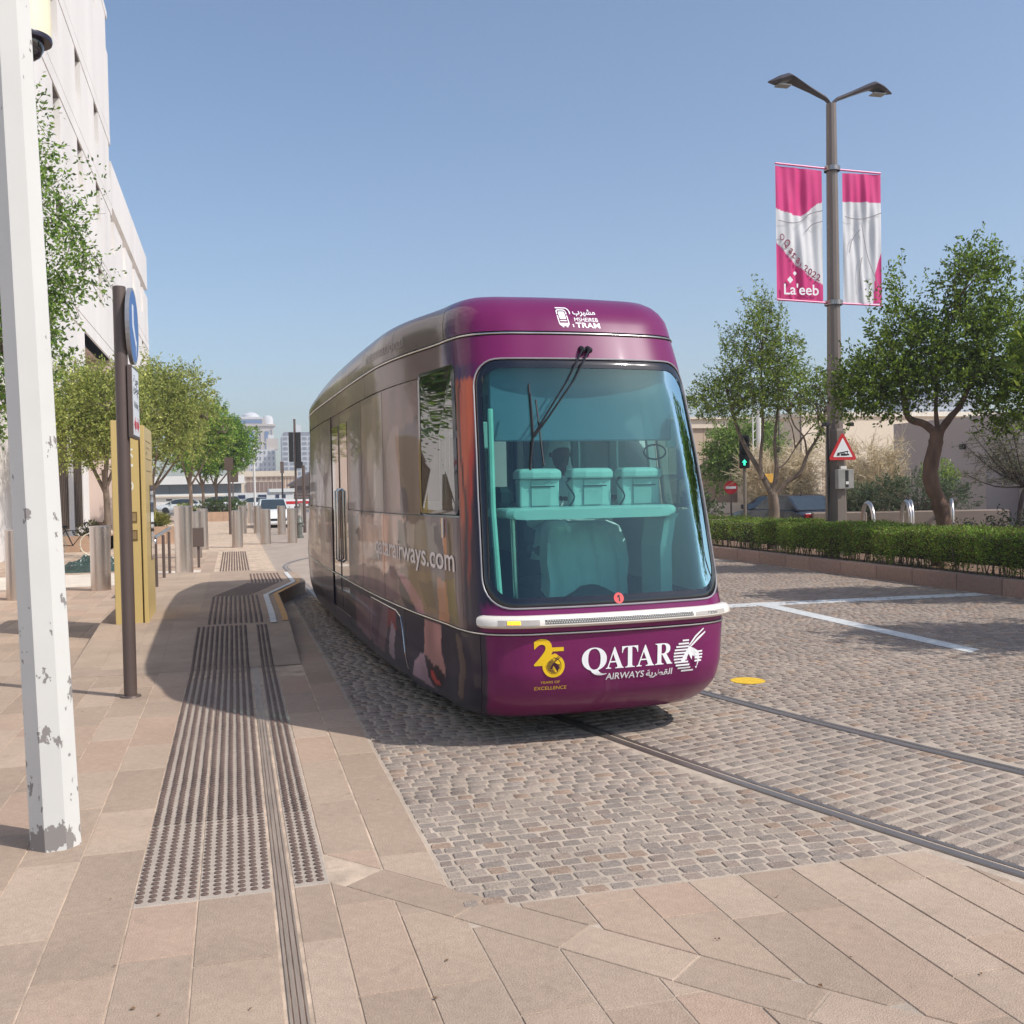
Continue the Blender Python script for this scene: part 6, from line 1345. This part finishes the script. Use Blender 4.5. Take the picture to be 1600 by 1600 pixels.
shrub('bush', 'bright green bush peeping over the dark one', (22.2, 28.5, .6), [(0,0,1.2,.6,.5,.45)], 1200, .1, [(132,148,74), (112,130,62)], 73)
shrub('bush', 'low dark bush beside the no entry sign', (20.0, 43, .1), [(0,0,.5,1.7,1,.6), (.5,0,.8,.8,.7,.5)], 2600, .14, [(84,92,60), (66,76,50)], 74)
for k, (x, y, rx, lab) in enumerate(((20.2, 29.6, 1.6, 'pale leafless bush behind the triangle sign'), (17.9, 31.0, 1.7, 'pale leafless bush between the open tree and the lamp post'))):
    t = thing('bare_bush', lab, 'bush', (x, y, 0), 0, 'leafless bushes'); q = random.Random(80+k); mb = MB()
    for i in range(60):
        a = q.uniform(0, 2*PI); e = Vector((math.cos(a)*rx*q.uniform(.4, 1), math.sin(a)*.9*q.uniform(.4, 1), q.uniform(1.3, 3.1))); m_ = e*.5+Vector((0, 0, q.uniform(-.2, .2))); mb.tube([(0, 0, .2), m_, e], [.03, .016, .006], 5, cap=False)
        for j in range(30):
            f = q.uniform(.4, 1); p0 = e*f if f > .5 else m_; d = Vector((q.gauss(0, 1), q.gauss(0, 1), q.gauss(.3, .8))).normalized()*q.uniform(.25, .6); p1 = Vector(p0)+d; mb.tube([p0, p1], [.007, .003], 3, cap=False)
            for w in range(6): mb.tube([p1-d*q.random(), p1-d*q.random()*.4+Vector((q.gauss(0, .16), q.gauss(0, .16), q.gauss(.05, .14)))], [.007, .004], 3, cap=False)
    mb.build('branches', mat('dry_twig', lin((206,188,154)), .9, var=.2), t, kind='stuff')
# small umbrella shaped tree at the right edge
q = random.Random(5); t = thing('acacia_tree', 'small flat crowned thin leaved tree in front of the grey wall at the right edge', 'tree', (17.2, 19.4, 0)); mb = MB()
limb(mb, [(0,0,-.1),(.0,0,.8),(.1,0,1.35),(.35,.1,1.6)], .06, .045, 8); T_ = []
for i in range(22):
    a = q.uniform(-.3, 2*PI); e = Vector((.3+math.cos(a)*q.uniform(.6, 1.7), math.sin(a)*q.uniform(.5, 1.3), q.uniform(1.8, 3.1))); s0 = Vector((.3, .1, 1.55)); limb(mb, [s0, s0.lerp(e, .5)+Vector((0, 0, -.15)), e], .03, .006, 5, 3)
    for j in range(26):
        f = q.uniform(.25, 1); p0 = s0.lerp(e, f)+Vector((0, 0, -.3*f*(1-f))); d = Vector((q.gauss(0, 1), q.gauss(0, 1), q.gauss(.05, .4))).normalized()*q.uniform(.2, .5); mb.tube([p0, p0+d], [.006, .003], 3, cap=False); T_.append((p0, p0+d))
mb.build('trunk', mat('bark_dark', lin((82,68,64)), .9, var=.3), t, smooth=False); P = []; D = []
for a, b in T_:
    for k in range(14): P.append(a.lerp(b, q.random())+Vector((q.gauss(0, .04), q.gauss(0, .04), q.gauss(0, .02)))); D.append(b-a)
leafmesh('crown', np.array(P), np.array(D), .075, [(104,104,84), (90,92,72), (120,116,90)], m_leaf, t, 6, None, .2)
ag = thing('spiky_plant', 'plant of a few long upright spikes before the grey wall', 'plant', (18.0, 18.6, .2)); 
for x, dx in ((-.35, -.4), (0, .0), (.2, .18), (-.1, -.12)): MB().tube([(x*.3, 0, 0), (x*.3+dx, 0, 1.25)], [.035, .004], 5).build('spike', mat('agave', lin((74,80,62)), .6), ag)
shrub('ground_hedge', 'low dark clipped shrub mass behind the hedge at the right edge', (17.6, 18.2, .0), [(0,0,.45,1.4,2.6,.55), (-.6,1.6,.4,1.2,1.4,.5), (.4,-1.8,.45,1.5,1.5,.5)], 9000, .07, [(46,52,36), (56,62,42)], 77)
# ================================================================== BUILDINGS
m_bst = mat('white_stone', lin((228,222,216)), .8, var=.07, scale=.35, stretch=(1, 1, .12), detail=8); m_bpk = mat('pink_stone', lin((200,180,168)), .85, var=.08, scale=.5); m_jt = mat('shadow_joint', lin((110,100,96)), .9)
m_dgl = mat('dark_window', lin((44,42,44)), .1, coat=.5); m_brz = mat('bronze_fins', lin((96,80,70)), .45, .3)
BX = -6.15
bd1 = thing('stone_building', 'large white stone office building with slit windows and string courses on the left', 'building', (BX, 20, 0))
def fbox(y0, y1, z0, z1, x=0, d=.58, m=m_bst, nm='wall_panel', par=bd1): return MB().box(-d+x, x, y0-20, y1-20, z0, z1).build(nm, m, par)
FL = [9.65, 13.75, 17.95, 21.9]; Y1 = 61.5; YE = 86
op = (48.7, 58.6)
fbox(12, 40.0, 0, 9.0); fbox(43.0, 44.2, 0, 9.0); fbox(46.9, op[0], 0, 9.0); fbox(40.0, 46.9, 5.2, 9.0, x=-.006)
for a, b in ((40.1, 42.9), (44.3, 46.8)):
    fbox(a, b, 0, 5.2, x=-.5, d=.07, m=m_dgl, nm='glazing')
    k = a+.2
    while k < b: MB().box(-.4, -.02, k-20, k-20+.12, .5, 5.2).build('fin', m_brz, bd1); k += .42
MB().box(-4, -3.6, op[0]-20, YE-20, 0, 9.4).build('wall_panel', m_bpk, bd1); MB().box(-3.6, 0, op[1]-20, op[1]+.6-20, 0, 9.0).build('wall_panel', m_bpk, bd1); MB().box(-3.6, -.01, op[0]-20.0, op[1]-20, 9.0, 9.04).build('soffit', m_bpk, bd1)
fbox(op[1]+.6, YE, 0, 9.0, x=-.35)
FL2 = FL+[26.2]
for i, z in enumerate(FL):
    ye = Y1 if i >= 2 else YE; sx = 0
    fbox(12, ye, z-.58, z-.015, x=.012, d=1.3, nm='string_course'); fbox(12, ye, z-.635, z-.595, x=-.05, d=.3, m=m_jt, nm='shadow_joint'); fbox(12, ye, z, z+.045, x=-.05, d=.3, m=m_jt, nm='shadow_joint')
    top = FL2[i+1]-.65 if i < len(FL)-1 else 28.3
    ye2 = Y1 if i >= 1 else YE
    if i == 1: ye2 = YE
    y = 12; ws__ = 1.7; wz0 = top-1.9
    fbox(12, (Y1 if i >= 2 else YE), z+.055, wz0, d=1.3)
    while y < (Y1 if i >= 2 else YE):
        e = min(y+4.6, Y1 if i >= 2 else YE); fbox(y, e, wz0+.003, top, d=1.3)
        if e < (Y1 if i >= 2 else YE): w_ = MB().box(-1.3, -1.22, e-20, e+ws__-20, wz0, top).build('window', m_dgl, bd1)
        y = e+ws__
fbox(Y1+.05, YE, 17.95, 20.5, nm='parapet'); fbox(12, Y1, 28.3, 28.7, x=.02, nm='parapet'); MB().box(-12, -1.32, -8, Y1-20.05, .0, 28.4).build('core', m_bst, bd1); MB().box(-12, -4.2, Y1-20, 66, 0, 20.0).build('core', m_bst, bd1)
MB().box(-4.2, -.6, Y1-20, 66, 9.5, 20.0).build('core', m_bst, bd1); fbox(12, YE, 9.0, 9.01, nm='soffit')
# beige building on the right, cornice and brown band
m_bg = mat('beige_render', lin((192,170,146)), .85, var=.05, scale=.2); m_cr = mat('cream_render', lin((216,200,178)), .8, var=.04, scale=.2); m_tb = mat('tan_render', lin((172,142,118)), .85, var=.05, scale=.2)
bd2 = thing('beige_building', 'long low beige building with cream cornice and brown base beyond the crossing on the right', 'building', (24, 64, -.2))
MB().box(0, 24, 0, 10, 2.75, 5.75).build('wall', m_bg, bd2); MB().box(-.15, 24.1, -.2, 10, 5.755, 6.35).build('cornice', m_cr, bd2); MB().box(-.35, 24.3, -.4, 10, 6.355, 6.5).build('coping', m_cr, bd2)
MB().box(0, 24, .15, 10, 0, 2.745).build('base_wall', m_tb, bd2); MB().box(-.05, 24, -.03, .1, 2.66, 2.76).build('band', m_cr, bd2)
for x in (2.5, 7, 9.5): MB().box(x, x+.05, -.012, 0, 2.8, 5.7).build('panel_joint', m_tb, bd2)
MB().box(-2, 10, -2.2, -1.9, 0, .7).build('low_wall', m_cr, bd2)
bd3 = thing('cream_building', 'sunlit cream building wall behind the leafless bushes', 'building', (33, 55, -.2)); MB().box(0, 30, 0, 8, 0, 5.9).build('wall', m_cr, bd3); MB().box(-.1, 30, -.15, 8, 5.905, 6.2).build('coping', mat('white_coping', lin((226,216,200)), .8), bd3)
for x in (1.5, 4, 6.8): MB().box(x, x+1.2, -.02, .1, .2, 3).build('panel', m_bg, bd3)
m_gw = mat('grey_render', lin((186,170,162)), .85, var=.04, scale=.3)
bd4 = thing('grey_wall_building', 'plain grey walled block in shade behind the crooked tree', 'building', (27.3, 38, -.2)); MB().box(0, 10, -16, 0, 0, 4.35).build('wall', m_gw, bd4); MB().box(-1.4, -.01, -7.2, -2.2, 0, 2.35).build('lower_block', m_gw, bd4); MB().box(-.5, -.012, -10, -9, 0, 2.3).build('pier', m_gw, bd4); MB().box(-1.5, -.02, -16, -11, 0, .9).build('plinth', m_gw, bd4)
sc_ = MB().box(-.1, .1, -.1, .1, -.1, .1).build('wall_lamp', m_black, None, bevel=.03); sc_.location = (27.2, 33.6, 3.0); tag(sc_, 'small black lamp fixed on the grey wall right of the crooked trunk', 'lamp')
# far white building, arcade, kiosk, canopy
m_wb = mat('white_render', lin((222,220,214)), .8, var=.04, scale=.15); m_wg = mat('window_band', lin((98,104,108)), .15)
bd5 = thing('white_building', 'long low white building with a dark window band behind the planter trees', 'building', (-12, 150, -.2)); MBX = MB
MB().box(0, 13.4, 0, 10, 0, 2.0).build('wall', m_wb, bd5)
for k in range(4): MB().box(.2+3.25*k, 3.4+3.25*k, .2, 10, 2.005, 3.35).build('window', m_wg, bd5)
MB().box(-1, 13.6, -.6, 10, 3.355, 4.5).build('fascia', m_wb, bd5); MB().box(-.2, 13.4, -.4, -.1, 1.6, 1.75).build('ledge', m_cr, bd5)
for x in (3.0, 10.4): MB().box(x, x+.8, -.02, .1, 1.1, 1.35).build('vent', m_dark, bd5)
bd6 = thing('arcade_building', 'cream arcaded building with a brown glazed band at the end of the street', 'building', (1.6, 215, -.2))
MB().box(0, 11, .3, 12, 0, 5.3).build('wall', m_cr, bd6); MB().box(-.3, 11.3, -.2, 12, 5.305, 6.4).build('parapet', m_cr, bd6); MB().box(1.1, 8.0, -.1, .25, 2.1, 4.2).build('glazed_band', mat('brown_band', lin((128,104,92)), .5), bd6)
for k in range(7): MB().box(1.9+.85*k, 1.97+.85*k, -.16, -.105, 2.2, 4.15).build('mullion', m_cr, bd6)
for k in range(7): MB().box(1.2+1.0*k, 1.85+1.0*k, .2, .31, 4.45, 5.1).build('arch', m_tb, bd6)
for k in range(4): MB().box(8.4+.65*k, 8.75+.65*k, .2, .31, 1.6, 5.0).build('arch', m_tb, bd6)
bd7 = thing('brown_kiosk', 'dark brown louvred kiosk behind the signal post at the rear of the tram', 'building', (7.0, 128, -.2)); MB().box(0, 5, 0, 6, 0, 2.7).build('wall', mat('kiosk_brown', lin((104,88,80)), .7), bd7); MB().box(-.4, 5.4, -.4, 6, 2.705, 2.9).build('eave', m_brown, bd7)
MB().prism([(-.4, 0), (2.5, 1.7), (5.4, 0)][::-1], 0, 6, M=Matrix.Translation((0, 6, 2.91)) @ Matrix.Rotation(PI/2, 4, 'X')).build('roof', m_brown, bd7)
for k in range(6): MB().box(.1, 4.9, -.03, .01, .4+.38*k, .46+.38*k).build('louvre', m_dark, bd7)
bd8 = thing('white_pavilion', 'small white pavilion with dark square windows behind the white car', 'building', (4.1, 118, -.2)); MB().box(-5, 2.5, 0, 5, 0, 2.0).build('wall', m_wb, bd8); MB().box(-.2, 2.6, -.2, 5, 2.005, 2.4).build('roof', m_wb, bd8)
for x, w in ((.5, .4), (1.2, .4), (-1.4, .9), (-3.6, .8)): MB().box(x, x+w, -.05, .01, 1.35, 1.75).build('window', mat('navy_window', lin((44,54,84)), .2), bd8)
ba = thing('boom_barrier', 'red and white barrier arm behind the steel bollards', 'barrier', (2.9, 60, 0)); MB().box(-.35, 1.3, -.04, .04, .95, 1.35).build('board', m_sw_, ba); MB().box(-.34, 1.29, -.05, -.041, 1.08, 1.24).build('red_stripe', m_sred, ba); MB().box(1.3, 1.6, -.1, .1, 0, 1.2).build('post', m_brown, ba)
fh = thing('fire_hydrant', 'small grey green fire hydrant beside the rear edge of the tram', 'hydrant', (2.42, 40, 0)); MB().lathe([(.16, 0), (.16, .08), (.11, .1), (.11, .55), (.15, .57), (.15, .62), (.12, .66), (.1, .76), (.04, .8), (.04, .86), (0, .86)], 20).build('barrel', mat('hydrant_grey', lin((110,112,104)), .5, .3), fh, smooth=True)
for s_ in (-1, 1): MB().lathe([(.07, 0), (.07, .16), (.05, .18), (0, .18)], 12, M=Matrix.Translation((0, 0, .48)) @ Matrix.Rotation(s_*PI/2, 4, 'Y')).build('outlet', MATS['hydrant_grey'], fh, smooth=True)
def post_sign(nm, lab, x, y, h, r_=.05, m=m_brown, box_=None, cat='sign'):
    t = thing(nm, lab, cat, (x, y, 0)); MB().tube([(0, 0, 0), (0, 0, h)], r_, 8).build('pole', m, t, smooth=True)
    if box_: w, z0, z1, mm = box_; MB().bbox(-w/2, w/2, -.06, -.0-.005-r_, z0, z1, .002).build('panel', mm, t)
    return t
post_sign('post_sign', 'brown sign post with a small square panel right of the planter trees', -.15, 45.5, 3.3, .06, m_brown, (.36, 2.75, 3.3, m_brz))
post_sign('white_mast', 'slender white lamp mast behind the bollards', 1.9, 96, 6.6, .1, m_white, None, 'mast')
post_sign('road_sign', 'round brown backed road sign on a thin post left of the white lamp mast', -.0, 80, 3.4, .05, m_brown, (.8, 2.6, 3.4, m_brz)); post_sign('road_sign', 'thin dark post with a narrow panel right of the white lamp mast', 4.1, 90, 4.4, .07, m_dark, (.3, 3.4, 4.4, m_brown))
post_sign('street_post', 'brown leaning street post right behind the tram rear, below the signal boards', 2.95, 45, 2.9, .07, m_brown, None, 'post')
# towers
def tower(lab, x, y, w, d, h, m, rows, cols, wm, frac=.6, name='tower', z0=0, grp=None):
    t = thing(name, lab, 'tower', (x, y, -.2), 0, grp); MB().box(0, w, 0, d, 0, h).build('wall', m, t); 
    me = bpy.data.meshes.new('window'); mb = MB().box(0, w/cols*frac, -.25, .05, 0, (h-z0)/rows*.55); me.from_pydata(mb.v, [], mb.f); me.materials.append(wm)
    for r_ in range(rows):
        for c in range(cols):
            o = bpy.data.objects.new('window', me); COL.objects.link(o); o.parent = t; o.location = (w/cols*(c+.5-frac/2), 0, z0+(h-z0)/rows*(r_+.22))
    return t
m_twr = mat('tower_cream', lin((206,192,178)), .8, var=.05, scale=.02); m_tg = mat('tower_glass', lin((92,124,166)), .15); m_tg2 = mat('tower_window', lin((126,130,138)), .4); m_tw = mat('tower_white', lin((222,220,218)), .8, var=.04, scale=.02)
t1 = thing('tower', 'cream high rise tower with blue glass strips and domed crown', 'tower', (2.8, 600, -.2)); MB().box(0, 20, 0, 18, 0, 40).build('wall', m_twr, t1); MB().box(-1, 21.5, -1, 18, 40.01, 41).build('cornice', m_twr, t1); MB().box(.5, 15, 0, 16, 41.02, 44).build('upper_wall', m_twr, t1); MB().box(1.2, 14.2, -.3, .1, 41.6, 43.4).build('window_band', m_tg, t1); MB().box(1, 14.5, -.3, 16, 44.01, 45.2).build('cornice', m_tw, t1)
MB().lathe([(5, 0), (4.7, 1.4), (3, 2.6), (0, 3.2)], 20, c=(8, 8, 45.2)).build('dome', m_tw, t1, smooth=True); MB().lathe([(3, 0), (3, 3), (2.2, 4.6), (0, 5.4)], 16, c=(17.5, 4, 41)).build('turret', m_tw, t1, smooth=True)
for x, w in ((4.2, 5.5), (15.5, 2.2)):
    MB().box(x, x+w, -.4, .1, 18, 30).build('glass_strip', m_tg, t1); MB().box(x, x+w, -.4, .1, 31.5, 37).build('glass_strip', m_tg, t1)
for x in (.6, 2.2, 11, 12.6, 18.8): MB().box(x, x+.6, -.3, .1, 14, 38).build('pilaster_gap', m_tg2, t1)
t2 = tower('white apartment block with small square windows below the cream tower', 8.8, 560, 13.5, 14, 25, m_tw, 8, 6, m_tg2, .35); MB().box(9, 15, 2, 12, 25.01, 31).build('upper_block', m_twr, t2); MB().box(10, 13, 4, 9, 31.01, 33).build('upper_block', m_tw, t2)
t3 = tower('grey white hotel tower with dark balconies right behind the tram rear', 25, 540, 16, 16, 31, mat('tower_grey', lin((196,198,200)), .7, var=.04, scale=.02), 12, 5, m_tg2, .7); MB().box(1, 14, 0, 14, 31.01, 33).build('roof_block', m_tg2, t3); MB().box(7, 10, 4, 8, 33.01, 37).build('roof_block', m_tw, t3)
t4 = tower('pale grey office tower with a window grid seen under the dense tree', 176, 236, 20, 14, 24, mat('tower_pale', lin((184,190,196)), .7, var=.03, scale=.02), 9, 8, m_tg2, .55); MB().box(7, 16, 2, 10, 24.01, 27).build('roof_block', m_tg2, t4)
t5 = tower('narrow pale tower with blue windows just right of the lamp post', 150, 235, 8, 10, 20, m_tw, 7, 3, m_tg, .6)
pk = None
for k, (x, y, lab) in enumerate(((-5.2, 110, 'white parked car behind the planter trees'), (-1.6, 108, 'pale parked car in front of the white building, right of the trees'), (2.0, 112, 'white parked car behind the slender white lamp mast'))):
    car('parked_car', lab, (x, y, -.18), PI/2+.05*k, MATS['white_car_paint'], suv=bool(k % 2), H_=1.5+.2*(k % 2))

# ================================================================== AIR
hz = MB().box(-130, 330, -12, 760, -1.3, 62).build('haze', bpy.data.materials.new('haze'), None, 'stuff')
hm = hz.data.materials[0]; hm.use_nodes = True; nt = hm.node_tree; nt.nodes.clear(); ou = nt.nodes.new('ShaderNodeOutputMaterial'); pv = nt.nodes.new('ShaderNodeVolumePrincipled')
pv.inputs['Color'].default_value = (.94, .945, .975, 1); pv.inputs['Density'].default_value = .001; pv.inputs['Anisotropy'].default_value = .2; nt.links.new(pv.outputs[0], ou.inputs['Volume'])
